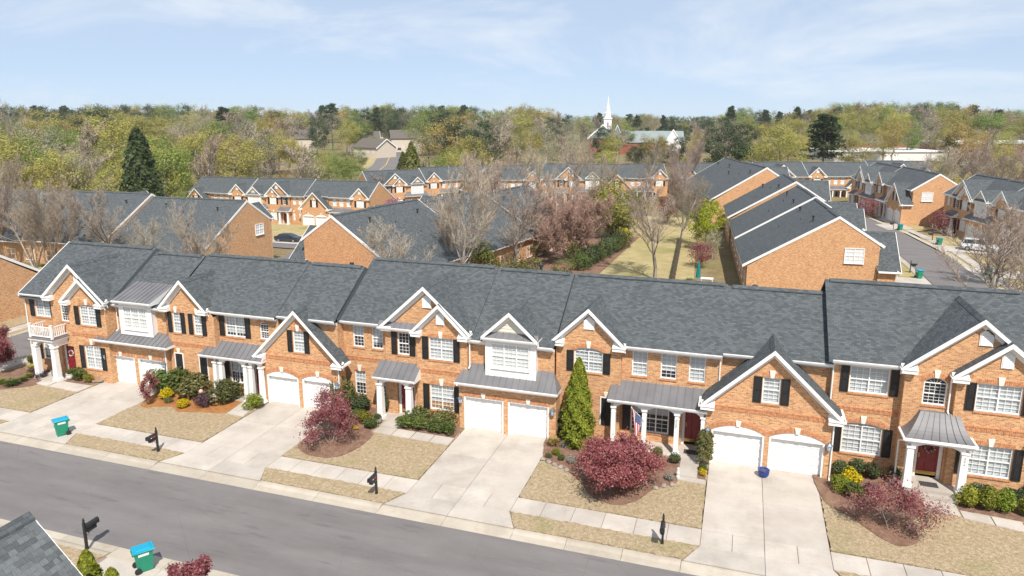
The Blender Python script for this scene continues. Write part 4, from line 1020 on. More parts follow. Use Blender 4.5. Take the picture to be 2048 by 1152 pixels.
U3 = dict(inner=(True, True), W=14.7, xb=9.48, xm=3.45, xs0=5.75, xs1=9.2, yb=-0.5, ys=-0.7, yw=-0.3, yg=-1.0, drop=0.1, ze=6.08, yr=4.55,
    bigG=(6.38, 3.08, 6.14, 8.9), smG=(7.45, 1.92, 6.02, 7.9), vent1=True, v1dx=0.1, vent2=True, pent=True,
    main=[dict(x=1.2, w=0.82, z=4.22, h=1.5, arch=False, blind=0.55), dict(x=2.6, w=0.82, z=4.22, h=1.5, arch=False, blind=0.8), dict(x=1.2, w=0.82, z=0.85, h=1.72, ks=1, blind=0.5), dict(x=2.85, w=0.5, z=0.85, h=1.72, blind=0.3, gx=2, ks=1)],
    bigw=[dict(x=4.75, w=0.82, z=4.22, h=1.48, blind=0, sh=1, sw=0.4, arch=False)],
    smw=[dict(x=7.45, w=1.65, z=4.22, h=1.48, n=2, sh=1, ks=1), dict(x=7.45, w=1.65, z=0.85, h=1.72, n=2, sh=1, ks=1, blind=0.7)],
    door=(4.85, 0.95, 0.2, 2.1), metal=(8.6, 15.15, -1.4, 3.2, 4.16), xg=(8.75, 15.0), gdoors=(10.38, 13.27), gsize=(2.6, 2.2, 0.0),
    bay=(10.5, 13.65, -0.85, 'gable'), porch=dict(kind='shed', x0=3.05, x1=6.0, ye=-1.65, ze=2.98, yt=-0.5, zt=3.72, hipL=0.0, hipR=0.0, cols=[3.45, 5.5], cw=0.40), lant=(8.92, 14.85),
    bands=[(0, 3.45, 3.3, 0.0), (5.75, 9.2, 3.3, -0.7)], spouts=[(9.35, -0.9, 5.85, -0.55, 3.9), (8.82, -1.5, 3.05, -0.72, 0.0)], pipes=[(12.3, 5.0), (12.9, 5.1)])
U4 = dict(inner=(True, True), W=15.4, xb=9.6, xk=3.9, yk=-0.45, yw=0.25, yg=-1.45, ze=6.06, yr=4.3, drop=0.08,
    kG=(1.95, 2.22, 6.08, 8.2), vent=True, kw=[dict(x=1.95, w=1.75, z=4.2, h=1.3, n=2, rise=0.24, sh=1, ks=1)], blank=[(3.1, 0.95, 0.6, 1.75, 0)],
    main=[dict(x=4.95, w=0.92, z=4.16, h=1.54, arch=False), dict(x=6.63, w=0.92, z=4.16, h=1.54, arch=False, blind=0.75), dict(x=8.25, w=0.92, z=4.16, h=1.54, arch=False), dict(x=5.65, w=2.25, z=0.66, h=1.72, n=3, gx=2, gy=3, sh=1, sw=0.46, blind=0.35)],
    door=(8.2, 1.0, 0.3, 2.05), porch=dict(x0=3.35, x1=9.0, ye=-1.55, ze=3.12, yt=0.0, zt=3.8, hipL=0.0, cols=[3.7, 5.5, 7.35, 8.8], cw=0.28),
    gG=(12.27, 3.66, 3.6, 7.08), xg=(8.92, 15.55), gdoors=(10.68, 13.75), gsize=(2.82, 2.05, 0.38), gw=[dict(x=12.25, w=0.92, z=3.97, h=1.5, sh=1, ks=1, sw=0.44)],
    lant=(9.08, 15.35), bands=[(8.92, 15.55, 3.28, -1.45)], spouts=[(15.5, -1.6, 3.4, -1.46, 0.0), (9.5, -0.45, 5.95, 0.0, 3.9)], pipes=[(11.2, 5.6), (11.9, 5.7), (8, 6.4)])
U5 = dict(inner=(True, False), x_in=-0.22, W=15.0, xb=9.9, xm=3.45, xs0=5.75, xs1=9.8, yb=-0.55, ys=-0.85, yw=-0.3, yg=-1.0, drop=0.1, ze=6.12, yr=4.65, rake=(False, False),  # x_in: left roof overhang added to widen the shadow on the next roof
    bigG=(6.6, 3.4, 6.2, 9.06), smG=(7.8, 2.35, 6.08, 8.02), vent1=True, v1dx=0.25, vent2=True,
    main=[dict(x=1.9, w=1.95, z=4.25, h=1.5, n=2, sh=1, arch=False), dict(x=1.82, w=2.0, z=0.72, h=1.62, n=2, rise=0.2, sh=1, ks=1, sw=0.44)],
    bigw=[dict(x=4.9, w=1.1, z=4.22, h=1.2, rise=0.32, ks=1, blind=0, gx=4, gy=3)],
    smw=[dict(x=7.65, w=2.0, z=4.28, h=1.5, n=2, sh=1, ks=1, gx=3), dict(x=7.6, w=2.05, z=0.78, h=1.7, n=2, sh=1, ks=1)],
    door=(5.0, 1.0, 0.2, 2.05), metal=(9.2, 15.45, -1.4, 3.2, 4.1), xg=(9.35, 15.0), gdoors=(10.8, 13.6), bay=(10.8, 13.9, -0.85, 'gable'),
    porch=dict(kind='bell', x0=3.5, x1=6.65, t0=4.3, t1=6.1, yf=-1.9, ze=2.82, zt=3.92, cols=[3.85, 6.3]), lant=(9.3 + 0.3,),
    bands=[(0, 3.45, 3.15, 0.0), (5.75, 9.8, 3.2, -0.85)], spouts=[(0.08, -0.45, 5.98, 0.0, 3.4), (5.55, -1.1, 5.9, -0.6, 3.9), (3.42, -1.75, 2.6, -0.9, 0.0)])
FRONT = [
    ('A', U1, (-51.6, 38.1, 0), 'brick townhouse with white balcony rail over its porch, left end of front row'),
    ('B', U2, (-38.0, 38.5, 0), 'brick townhouse with shed porch and gabled garage behind the round hedges and yellow shrubs'),
    ('A', U3, (-24.8, 39.45, 0), 'twin-gabled brick townhouse with white bay over two square garage doors'),
    ('B', U4, (-10.1, 40.1, 0), 'brick townhouse with flag on its three-arched porch and blue pot before its gabled garage'),
    ('A', U5, (5.2, 40.05, 0.38), 'brick townhouse with bell-shaped metal porch roof at the right edge of the picture')]
for kind, spec, loc, lab in FRONT:
    root = thing('townhouse', lab, 'townhouse', loc, group='townhouses of the front row')
    (unit_A if kind == 'A' else unit_B)(spec, root)
    if spec is U4: house_number(root, '408', 7.35, -1.55 + 0.28 - 0.20, 2.25)
    if spec is U5: house_number(root, '404', 6.3, -1.9 + 0.3 - 0.2, 2.0)

# ------------------------------------------------------------------ ground, streets, pavements
def sst(a, b, x):
    t = max(0.0, min(1.0, (x - a) / (b - a))); return t * t * (3 - 2 * t)
def hgt(x, y):
    """terrain: level round the front street, falling to the back left, gently rolling far out"""
    h = -4.0 * sst(60, 128, y) * sst(-15, -70, x) * (1 - 0.7 * sst(160, 300, y))
    h += -1.6 * sst(130, 185, y) * (1 - sst(-60, -20, -x)) * (1 - sst(220, 330, y)) * sst(-70, -20, x)
    return h
def terrain():
    xs = list(np.concatenate([np.linspace(-1100, -260, 10), np.linspace(-220, 160, 96), np.linspace(200, 900, 9)]))
    ys = list(np.concatenate([np.linspace(-120, 0, 4), np.linspace(10, 330, 81), np.linspace(360, 1300, 10)]))
    mb = MB(); nx = len(xs)
    for y in ys:
        for x in xs: mb.v.append((x, y, hgt(x, y) - 0.13))
    for j in range(len(ys) - 1):
        for i in range(nx - 1): mb.f.append((j * nx + i, j * nx + i + 1, (j + 1) * nx + i + 1, (j + 1) * nx + i)); mb.m.append(0)
    O('ground', mb.mesh('ground', 'terrain_floor', uv=False), kind='structure')
terrain()
def ribbon(pts, w, dz, mat, name, kind='structure', step=4.0, parent=None):
    """strip following a centre line, draped on the terrain"""
    P = [Vector(p) for p in pts]; mb = MB(); line = []
    for a, b in zip(P, P[1:]):
        n = max(1, int((b - a).length / step))
        for k in range(n): line.append(a + (b - a) * k / n)
    line.append(P[-1])
    L = []
    for i, p in enumerate(line):
        d = (line[min(i + 1, len(line) - 1)] - line[max(i - 1, 0)]).normalized(); s = Vector((d.y, -d.x))
        ww = w if not callable(w) else w(p)
        for u in (-1, -0.33, 0.33, 1): 
            q = p + s * ww / 2 * u; L.append((q.x, q.y, hgt(q.x, q.y) + dz))
    mb.v = L
    for i in range(len(line) - 1):
        for k in range(3): mb.f.append((i * 4 + k, i * 4 + k + 1, i * 4 + k + 5, i * 4 + k + 4)); mb.m.append(0)
    return O(name, mb.mesh(name, mat, uv=False), parent, kind=kind)
def sheet(name, pts, z, mat, jit=0.03, seg=0.3, seed=0, skirt=0.12, parent=None, kind='structure'):
    """flat bed or lawn with a slightly uneven edge"""
    rg = random.Random(seed); Q = []
    n = len(pts)
    for i in range(n):
        a = Vector(pts[i]); b = Vector(pts[(i + 1) % n]); m = max(1, int((b - a).length / seg))
        for k in range(m):
            p = a + (b - a) * k / m; Q.append((p.x + rg.uniform(-jit, jit), p.y + rg.uniform(-jit, jit)))
    mb = MB(); mb.poly([(x, y, z) for x, y in Q])
    for i in range(len(Q)):
        a, b = Q[i], Q[(i + 1) % len(Q)]; mb.poly([(a[0], a[1], z - skirt), (b[0], b[1], z - skirt), (b[0], b[1], z), (a[0], a[1], z)])
    return O(name, mb.mesh(name, mat, uv=False), parent, kind=kind)
def smooth_loop(pts, n=4):
    P = [Vector(p) for p in pts]; out = []; m = len(P)
    for i in range(m):
        p0, p1, p2, p3 = P[i - 1], P[i], P[(i + 1) % m], P[(i + 2) % m]
        for k in range(n):
            t = k / n
            out.append(0.5 * ((2 * p1) + (-p0 + p2) * t + (2 * p0 - 5 * p1 + 4 * p2 - p3) * t * t + (-p0 + 3 * p1 - 3 * p2 + p3) * t ** 3))
    return [(p.x, p.y) for p in out]

# streets
mb = MB(); mb.poly([(-140, 21.9, -0.09), (70, 21.9, -0.09), (70, 28.4, -0.09), (-140, 28.4, -0.09)]); O('road', mb.mesh('road', 'asphalt', uv=False), kind='structure')
ribbon([(-57.9, 28.4), (-57.9, 70), (-59, 84), (-64, 94)], 6.2, -0.086, 'asphalt', 'road')
ribbon([(-125, 100), (-90, 99.5), (-64, 99), (-52, 97), (-48, 86), (-49.5, 66)], 6.2, 0.03, 'asphalt', 'road')
ribbon([(24.6, 50), (24.6, 70), (24.5, 100), (24.2, 112), (22.6, 128), (19.5, 146), (17, 165)], 6.0, 0.02, 'asphalt', 'road')

def box_mesh(w, d, h, mat, b=0.012):
    def mk():
        mb = MB(); mb.hull([(-w / 2, -d / 2, -h), (w / 2, -d / 2, -h), (w / 2, d / 2, -h), (-w / 2, d / 2, -h)], [(-w / 2, -d / 2, -b), (w / 2, -d / 2, -b), (w / 2, d / 2, -b), (-w / 2, d / 2, -b)], caps=False)
        mb.hull([(-w / 2, -d / 2, -b), (w / 2, -d / 2, -b), (w / 2, d / 2, -b), (-w / 2, d / 2, -b)], [(-w / 2 + b, -d / 2 + b, 0), (w / 2 - b, -d / 2 + b, 0), (w / 2 - b, d / 2 - b, 0), (-w / 2 + b, d / 2 - b, 0)])
        return mb.mesh('slab', mat, uv=False)
    return cached(('box', round(w, 3), round(d, 3), round(h, 3), mat), mk)
def slab_grid(parent, xs, ys, z, name='concrete_slab', mat='concrete', gap=0.022, h=0.12):
    for xa, xb in zip(xs, xs[1:]):
        for ya, yb in zip(ys, ys[1:]):
            O(name, box_mesh(xb - xa - gap, yb - ya - gap, h, mat), parent, ((xa + xb) / 2, (ya + yb) / 2, z))
def quad_slab(parent, q, z, h=0.12, name='concrete_slab', mat='concrete'):
    mb = MB(); mb.hull([(x, y, z - h) for x, y in q], [(x, y, z) for x, y in q]); O(name, mb.mesh(name, mat, uv=False), parent)
DRIVES = [(-43.95, -38.35, 37.95), (-30.0, -24.45, 38.25), (-15.7, -10.05, 38.65), (-0.85, 4.8, 38.85)]   # x0, x1, garage line
Y_ASPH, Y_CURB, Y_S0, Y_S1 = 28.25, 29.05, 30.35, 31.75
# kerb and gutter in three-metre sections: a rolled profile
kerb = O('kerb', None, kind='structure')
def kerb_mesh(L, low, flip=False):
    def mk():
        mb = MB(); top = -0.055 if low else 0.0; s = -1 if flip else 1
        q = [(0.0, -0.09), (0.42 * s, -0.075), (0.58 * s, top - 0.01), (0.66 * s, top), (0.80 * s, top), (0.80 * s, -0.2), (0.0, -0.2)]
        if flip: q = q[::-1]
        mb.prism_x(q, 0, L - 0.02); return mb.mesh('kerb_stone', 'curb_concrete', uv=False)
    return cached(('kerb', round(L, 2), low, flip), mk)
def kerb_run(x0, x1, low, y, flip=False):
    n = max(1, round((x1 - x0) / 3.05)); L = (x1 - x0) / n
    for k in range(n): O('kerb_stone', kerb_mesh(L, low, flip), kerb, (x0 + k * L, y, 0))
edges = [-52.5]
for x0, x1, _ in DRIVES: edges += [x0 - 0.7, x1 + 0.7]
edges.append(24.0)
for i, (a, b) in enumerate(zip(edges, edges[1:])): kerb_run(a, b, i % 2 == 1, Y_ASPH)
kerb_run(-60, -26.2, False, 22.1, True); kerb_run(-26.2, -17, True, 22.1, True); kerb_run(-17, 30, False, 22.1, True)
# joint bed under the concrete
mb = MB(); mb.poly([(-52.5, Y_CURB, -0.04), (24, Y_CURB, -0.04), (24, Y_S1 + 0.01, -0.04), (-52.5, Y_S1 + 0.01, -0.04)])
for x0, x1, yg in DRIVES: mb.poly([(x0, Y_S1 + 0.01, -0.04), (x1, Y_S1 + 0.01, -0.04), (x1, yg + 0.3, -0.04), (x0, yg + 0.3, -0.04)])
O('joint_bed', mb.mesh('joint_bed', 'joint_dirt', uv=False), kind='structure')
# driveways: slabs with aprons flaring to the kerb
for (x0, x1, yg) in DRIVES:
    d = O('driveway', None, kind='structure'); c = (x0 + x1) / 2
    slab_grid(d, [x0, c, x1], [Y_S1, 35.1, yg + 0.28], 0.0)
    slab_grid(d, [x0, (x0 + c) / 2, c, (c + x1) / 2, x1], [Y_S0, Y_S1], 0.0)
    g = 0.011
    quad_slab(d, [(x0 - 0.62, Y_CURB + g), (c - g, Y_CURB + g), (c - g, Y_S0 - g), (x0 + g, Y_S0 - g)], 0.0)
    quad_slab(d, [(c + g, Y_CURB + g), (x1 + 0.62, Y_CURB + g), (x1 - g, Y_S0 - g), (c + g, Y_S0 - g)], 0.0)
# pavement between the driveways
pv = O('pavement', None, kind='structure')
e2 = [-52.5] + [v for d in DRIVES for v in (d[0], d[1])] + [24.0]
for a, b in zip(e2[::2], e2[1::2]):
    n = max(1, round((b - a) / 1.53)); slab_grid(pv, [a + (b - a) * k / n for k in range(n + 1)], [Y_S0, Y_S1], 0.0)
# verges and front lawns
for i, (a, b) in enumerate(zip(e2[::2], e2[1::2])):
    la = a - (-0.72 if i else 0); rb = b - 0.72
    sheet('grass_verge', [(a + (0.66 if i else 0), Y_CURB + 0.03), (b - 0.66, Y_CURB + 0.03), (b - 0.04, Y_S0 - 0.03), (a + 0.04, Y_S0 - 0.03)], 0.03, 'dormant_grass', 0.055, 0.16, i)
    sheet('lawn', [(a + 0.03, Y_S1 + 0.03), (b - 0.03, Y_S1 + 0.03), (b - 0.03, 40.6), (a + 0.03, 40.6)], 0.03, 'dormant_grass', 0.05, 0.16, 20 + i)
sheet('lawn', [(-53.3, 31.8), (-52.5, 31.8), (-52.5, 52), (-53.3, 52)], 0.0, 'dormant_grass', 0.03, 0.3, 31)
sheet('lawn', [(-67, 30), (-63.6, 30), (-63.6, 70), (-67, 70)], 0.0, 'dormant_grass', 0.03, 0.4, 32)
# side-street pavements
sp = O('pavement', None, kind='structure')
slab_grid(sp, [-63.5, -62.2], [29 + 1.5 * k for k in range(28)], -0.01); slab_grid(sp, [-54.6, -53.4], [32 + 1.5 * k for k in range(14)], -0.01)
for x in (-61.2, -54.75):
    for k in range(12): O('kerb_stone', box_mesh(0.45, 3.0, 0.2, 'curb_concrete'), kerb, (x, 30 + 3.02 * k, 0.0))
sheet('grass_verge', [(-62.2, 29), (-61.45, 29), (-61.45, 70), (-62.2, 70)], 0.0, 'dormant_grass', 0.03, 0.4, 33)
# planting beds
Z_B = 0.055
BEDS = [
    ([(-52.4, 34.6), (-50.6, 33.6), (-49.2, 34.3), (-48.1, 35.3), (-48.4, 36.3), (-48.9, 37.6), (-52.4, 38.2)], 'mulch'),
    ([(-47.6, 36.7), (-46.0, 36.55), (-44.3, 36.5), (-44.1, 37.3), (-44.3, 38.0), (-47.2, 38.2)], 'mulch'),
    ([(-38.2, 35.5), (-37.4, 34.7), (-36.6, 35.1), (-35.6, 35.3), (-34.6, 34.85), (-33.2, 35.3), (-31.7, 35.55), (-31.5, 36.8), (-31.7, 38.9), (-38.2, 38.9)], 'pine_straw'),
    ([(-24.4, 33.8), (-23.8, 32.7), (-22.6, 32.25), (-21.3, 32.6), (-20.7, 33.9), (-20.65, 35.7), (-21.2, 36.6), (-21.2, 39.5), (-24.4, 39.5)], 'mulch'),
    ([(-19.6, 36.9), (-18, 36.75), (-16.2, 36.7), (-15.76, 36.9), (-15.78, 38.5), (-16.2, 39.0), (-19.4, 39.0)], 'mulch'),
    ([(-9.9, 36.1), (-8.7, 35.5), (-7.4, 34.3), (-6.5, 33.0), (-5.2, 32.5), (-4.2, 33.2), (-3.5, 34.6), (-2.5, 35.6), (-2.35, 36.4), (-2.45, 38.8), (-9.9, 39.9)], 'mulch'),
    ([(-1.35, 36.5), (-0.95, 36.5), (-0.92, 38.5), (-1.35, 38.7)], 'mulch'),
    ([(4.95, 36.3), (6.1, 35.0), (7.0, 33.7), (7.9, 33.1), (8.8, 33.9), (8.9, 35.6), (9.6, 36.6), (9.7, 37.8), (9.2, 40.0), (4.95, 40.0)], 'mulch'),
    ([(11.3, 37.4), (13, 37.3), (16, 37.0), (16, 39.4), (11.3, 39.4)], 'mulch')]
for i, (pts, m) in enumerate(BEDS): sheet('planting_bed', smooth_loop(pts) if i in (0, 2, 3, 5, 7) else pts, Z_B + 0.004 * (i % 2), m, 0.03, 0.2, 50 + i)
def path(q, n=1, axis=0):
    p = O('path', None, kind='structure')
    for k in range(n):
        t0, t1 = k / n, (k + 1) / n; L = lambda a, b, t: (a[0] + (b[0] - a[0]) * t, a[1] + (b[1] - a[1]) * t)
        g = 0.006
        quad_slab(p, [L(q[0], q[1], t0 + g), L(q[0], q[1], t1 - g), L(q[3], q[2], t1 - g), L(q[3], q[2], t0 + g)], 0.075)
path([(-48.3, 35.6), (-47.0, 35.45), (-47.2, 37.0), (-48.5, 37.0)]); path([(-46.95, 35.45), (-43.98, 35.3), (-43.98, 36.5), (-46.95, 36.5)], 2)
path([(-31.4, 35.6), (-30.05, 35.45), (-30.6, 38.0), (-31.7, 38.0)], 2)
path([(-20.9, 36.1), (-15.73, 35.9), (-15.73, 36.85), (-20.9, 37.0)], 4); path([(-20.9, 37.05), (-19.7, 37.0), (-19.6, 38.0), (-20.9, 38.0)])
path([(-2.4, 36.05), (-0.88, 35.95), (-0.95, 36.45), (-2.4, 36.45)]); path([(-2.4, 36.5), (-1.4, 36.5), (-1.4, 38.6), (-2.4, 38.6)], 1)
path([(9.7, 36.9), (11.2, 36.7), (11.2, 38.1), (9.7, 38.1)]); path([(11.25, 36.6), (16.5, 35.6), (16.5, 36.8), (11.25, 37.3)], 4)
# near side of the street
nd = O('driveway', None, kind='structure'); slab_grid(nd, [-26.0, -23.0, -20.0, -17.2], [12, 15, 18, 20.0, 21.28], 0.0)
mb = MB(); mb.poly([(-27.5, 11, -0.04), (-17, 11, -0.04), (-17, 21.3, -0.04), (-27.5, 21.3, -0.04)]); O('joint_bed', mb.mesh('joint_bed', 'joint_dirt', uv=False), kind='structure')
sheet('grass_verge', [(-60, 20.3), (-26.75, 20.3), (-26.15, 21.28), (-60, 21.28)], 0.03, 'dormant_grass', 0.03, 0.25, 71)
npv = O('pavement', None, kind='structure'); slab_grid(npv, [-60 + 1.5 * k for k in range(23)], [18.9, 20.28], 0.0)
sheet('lawn', [(-60, 8), (-26.05, 8), (-26.05, 18.85), (-60, 18.85)], 0.02, 'dormant_grass', 0.03, 0.4, 72)
sheet('lawn', [(-17.1, 8), (30, 8), (30, 21.2), (-17.1, 21.2)], 0.02, 'dormant_grass', 0.03, 0.4, 73)

# ------------------------------------------------------------------ plants
def leaf_quads(rg, C, size, up=0.3, aspect=1.0, outward=None, jit=1.0):
    """random diamond leaves round the centres C (N,3)"""
    N = len(C); n = rg.normal(size=(N, 3)) * jit; n[:, 2] += up
    if outward is not None: n += outward * 1.2
    n /= np.linalg.norm(n, axis=1)[:, None]
    a = np.cross(n, rg.normal(size=(N, 3))); a /= np.linalg.norm(a, axis=1)[:, None]; b = np.cross(n, a)
    s = size * rg.uniform(0.6, 1.35, size=(N, 1))
    a = a * s * aspect; b = b * s * 0.62
    return np.stack([C - a, C + b, C + a, C - b], 1).reshape(-1, 3)
def blob(rg, n, r, squash=(1, 1, 1), shell=0.5):
    d = rg.normal(size=(n, 3)); d /= np.linalg.norm(d, axis=1)[:, None]
    rr = shell + (1 - shell) * rg.uniform(size=(n, 1)) ** 0.6
    return d * rr * r * np.array(squash), d
def shrub_mesh(seed, mat, n, leaf, lumps=9, shape='round', up=0.3):
    """unit shrub: about 1 wide, 1 tall, standing on z=0; leaves on a lumpy hull"""
    rg = np.random.default_rng(seed); C = []; D = []
    for k in range(lumps):
        a = rg.uniform(0, 2 * math.pi); rad = rg.uniform(0.0, 0.26); z = rg.uniform(0.28, 0.66)
        if shape == 'hedge': c = np.array([rg.uniform(-0.3, 0.3), rg.uniform(-0.3, 0.3), rg.uniform(0.3, 0.68)])
        else: c = np.array([rad * math.cos(a), rad * math.sin(a), z])
        p, d = blob(rg, n // lumps, rg.uniform(0.2, 0.33), (1, 1, 1), 0.72); C.append(p + c); D.append(d)
    C = np.concatenate(C); D = np.concatenate(D)
    k = C[:, 2] > 0.02; C = C[k]; D = D[k]
    C[:, :2] *= 0.5 / np.quantile(np.abs(C[:, :2]), 0.985); C[:, 2] *= 1.0 / np.quantile(C[:, 2], 0.985)
    V = leaf_quads(rg, C, leaf, up, outward=D)
    return np_mesh('shrub', V, 4, [mat])
def grass_tuft_mesh(seed, mat, n=420, spread=0.5):
    rg = np.random.default_rng(seed); V = []
    for k in range(n):
        a = rg.uniform(0, 2 * math.pi); r0 = rg.uniform(0, 0.12); l = rg.uniform(0.6, 1.0); sp = rg.uniform(0.15, spread)
        d = np.array([math.cos(a), math.sin(a), 0]); w = np.array([-d[1], d[0], 0]) * 0.028
        p0 = d * r0; p1 = d * (r0 + sp * 0.4) + np.array([0, 0, l * 0.75]); p2 = d * (r0 + sp) + np.array([0, 0, l * rg.uniform(0.65, 1.0)])
        V += [p0 - w, p0 + w, p1 + w, p1 - w, p1 - w, p1 + w, p2 + w * 0.2, p2 - w * 0.2]
    return np_mesh('tuft', np.array(V), 4, [mat])
def tubes_mesh(segs, name, mat):
    """segs: list of (p0,p1,r0,r1,n)"""
    V = []
    for n in sorted({s[4] for s in segs}):
        S = [s for s in segs if s[4] == n]
        p0 = np.array([s[0] for s in S], float); p1 = np.array([s[1] for s in S], float); r0 = np.array([s[2] for s in S]); r1 = np.array([s[3] for s in S])
        d = p1 - p0; L = np.linalg.norm(d, axis=1); L[L < 1e-9] = 1; d /= L[:, None]
        h = np.where((np.abs(d[:, 2]) < 0.9)[:, None], np.array([0, 0, 1.0]), np.array([1.0, 0, 0]))
        a = np.cross(d, h); a /= np.linalg.norm(a, axis=1)[:, None]; b = np.cross(d, a)
        t = np.arange(n) * 2 * math.pi / n; o = np.cos(t)[None, :, None] * a[:, None] + np.sin(t)[None, :, None] * b[:, None]
        A = p0[:, None] + o * r0[:, None, None]; B = p1[:, None] + o * r1[:, None, None]; k = (np.arange(n) + 1) % n
        V.append(np.stack([A, A[:, k], B[:, k], B], 2).reshape(-1, 3))
    return np_mesh(name, np.concatenate(V), 4, [mat])
def grow(rg, p, d, length, rad, level, P, out, tips):
    nseg = P['nseg'][level]; lv = P['levels']
    r = rad; up = P['up'][level]; wig = P['wig'][level]
    for i in range(nseg):
        d = d + rg.normal(size=3) * wig + np.array([0, 0, up]); d = d / np.linalg.norm(d)
        q = p + d * (length / nseg); r1 = rad * (1 - (i + 1) / nseg * P['taper'][level])
        out.append((p, q, r, r1, (6, 5, 4, 3, 3)[level])); r = r1
        if level < lv and (i + 1) / nseg > P['bare'][level]:
            for c in range(P['kids'][level]):
                a = rg.normal(size=3); a -= d * (a @ d); a /= np.linalg.norm(a)
                ang = P['ang'][level] * rg.uniform(0.7, 1.25)
                nd = d * math.cos(ang) + a * math.sin(ang)
                f = P['len'][level] * rg.uniform(0.65, 1.15) * (1 - 0.35 * (i / nseg))
                grow(rg, q, nd, length * f, max(r1 * P['rk'][level], P['rmin']), level + 1, P, out, tips)
        p = q
    if level >= lv: tips.append(p)
BARE = dict(levels=3, nseg=(6, 5, 4, 3), kids=(4, 3, 3, 0), ang=(0.58, 0.52, 0.55), len=(0.48, 0.48, 0.46), taper=(0.8, 0.8, 0.7, 0.4), up=(0.03, 0.17, 0.15, 0.08), wig=(0.06, 0.10, 0.14, 0.2), bare=(0.2, 0.2, 0.1, 0), rk=(0.5, 0.62, 0.7), rmin=0.0105)
def bare_tree(seed, h, P, stems=1, spread=0.0):
    rg = np.random.default_rng(seed); out = []; tips = []
    for s in range(stems):
        a = rg.uniform(0, 6.28) if stems == 1 else 6.28 * s / stems + rg.uniform(-0.4, 0.4)
        d = np.array([math.cos(a) * spread, math.sin(a) * spread, 1.0]); d /= np.linalg.norm(d)
        grow(rg, np.array([math.cos(a), math.sin(a), 0]) * (0.0 if stems == 1 else 0.18) + np.array([0, 0, -0.15]), d, h * (1 if stems == 1 else rg.uniform(0.7, 1.0)), h * (0.016 if stems == 1 else 0.010), 0, P, out, tips)
    return out, np.array(tips)
def bare_meshes(seed, h, P, stems=1, spread=0.0, tw='twig_pink', bark='bark'):
    out, tips = bare_tree(seed, h, P, stems, spread)
    thick = [s for s in out if s[4] >= 5]; thin = [s for s in out if s[4] < 5]
    return tubes_mesh(thick, 'trunk', bark), tubes_mesh(thin, 'crown', tw)
def crown_mesh(seed, mat, clumps, per, R, leaf, shell=0.55, clump_r=0.2, lift=0.5, flat=1.0, up=0.4):
    """leafy crown: clumps in an uneven ellipsoid of radii R standing with its bottom at z=0"""
    rg = np.random.default_rng(seed); R = np.array(R)
    lob = rg.normal(size=(6, 3)); lob /= np.linalg.norm(lob, axis=1)[:, None]; amp = rg.uniform(0.08, 0.3, size=6)
    d = rg.normal(size=(clumps, 3)); d /= np.linalg.norm(d, axis=1)[:, None]
    rr = shell + (1 - shell) * rg.uniform(size=(clumps, 1)) ** 0.7
    infl = 0.82 + (np.maximum(d @ lob.T, 0) ** 2 * amp).sum(1)[:, None]
    C = d * rr * infl * R; C[:, 2] += R[2]
    o = rg.normal(size=(clumps * per, 3)); cs = np.repeat(rg.uniform(0.6, 1.35, size=(clumps, 1)), per, axis=0)
    L = np.repeat(C, per, axis=0) + o * cs * clump_r * R.mean() * np.array([1, 1, 0.75 * flat])
    Dn = np.repeat(d, per, axis=0) * 0.5 + o / np.linalg.norm(o, axis=1)[:, None]
    return np_mesh('crown', leaf_quads(rg, L, leaf, up, outward=Dn, jit=0.55), 4, [mat])
def trunk_mesh(seed, h, r, top, spread, limbs, bark='bark', mid=0.35):
    """tapered trunk with limbs reaching into a crown that spans mid*h..h"""
    rg = np.random.default_rng(seed); S = []; p = np.array([0, 0, -0.3]); n = 7; pts = [p]
    for i in range(n):
        q = np.array([rg.normal() * 0.012 * h, rg.normal() * 0.012 * h, h * top * (i + 1) / n]); S.append((p, q, r * (1 - 0.75 * i / n) * (1.25 if i == 0 else 1), r * (1 - 0.75 * (i + 1) / n), 6)); p = q; pts.append(q)
    for k in range(limbs):
        t = rg.uniform(mid, 0.95); b = pts[int(t * n)]; a = rg.uniform(0, 6.28); L = spread * rg.uniform(0.55, 1.0) * (1.15 - 0.6 * t)
        q = b + np.array([math.cos(a) * L * 0.55, math.sin(a) * L * 0.55, L * 0.35]); e = q + np.array([math.cos(a + 0.3) * L * 0.45, math.sin(a + 0.3) * L * 0.45, L * 0.45])
        rb = r * 0.42 * (1 - 0.6 * t); S += [(b, q, rb, rb * 0.6, 4), (q, e, rb * 0.6, rb * 0.2, 3)]
        for j in range(2):
            f = q + np.array([math.cos(a + rg.uniform(-1, 1)), math.sin(a + rg.uniform(-1, 1)), rg.uniform(0.3, 1)]) * L * 0.4; S.append((q, f, rb * 0.45, rb * 0.12, 3))
    return tubes_mesh(S, 'trunk', bark)
def conifer_mesh(seed, mat, n, h, r, leaf, droop=0.5, p=1.0, base=0.0):
    """narrow evergreen: foliage sprays on a cone; base 0 to h"""
    rg = np.random.default_rng(seed); t = rg.uniform(size=n) ** 0.75; a = rg.uniform(0, 2 * math.pi, size=n)
    prof = np.minimum(1.0, (1 - t) ** p * 1.15 + 0.02) * np.minimum(1.0, 0.72 + t * 2.2)
    lump = 1 + 0.16 * np.sin(a * 5 + t * 23) + 0.12 * np.sin(a * 9 - t * 41 + 1) + rg.normal(size=n) * 0.05
    rad = r * prof * lump * (0.72 + 0.28 * rg.uniform(size=n) ** 0.5)
    C = np.stack([np.cos(a) * rad, np.sin(a) * rad, base + t * (h - base)], 1); D = np.stack([np.cos(a), np.sin(a), np.full(n, 0.5)], 1)
    return np_mesh('crown', leaf_quads(rg, C, leaf, 0.2, outward=D * 1.3), 4, [mat])
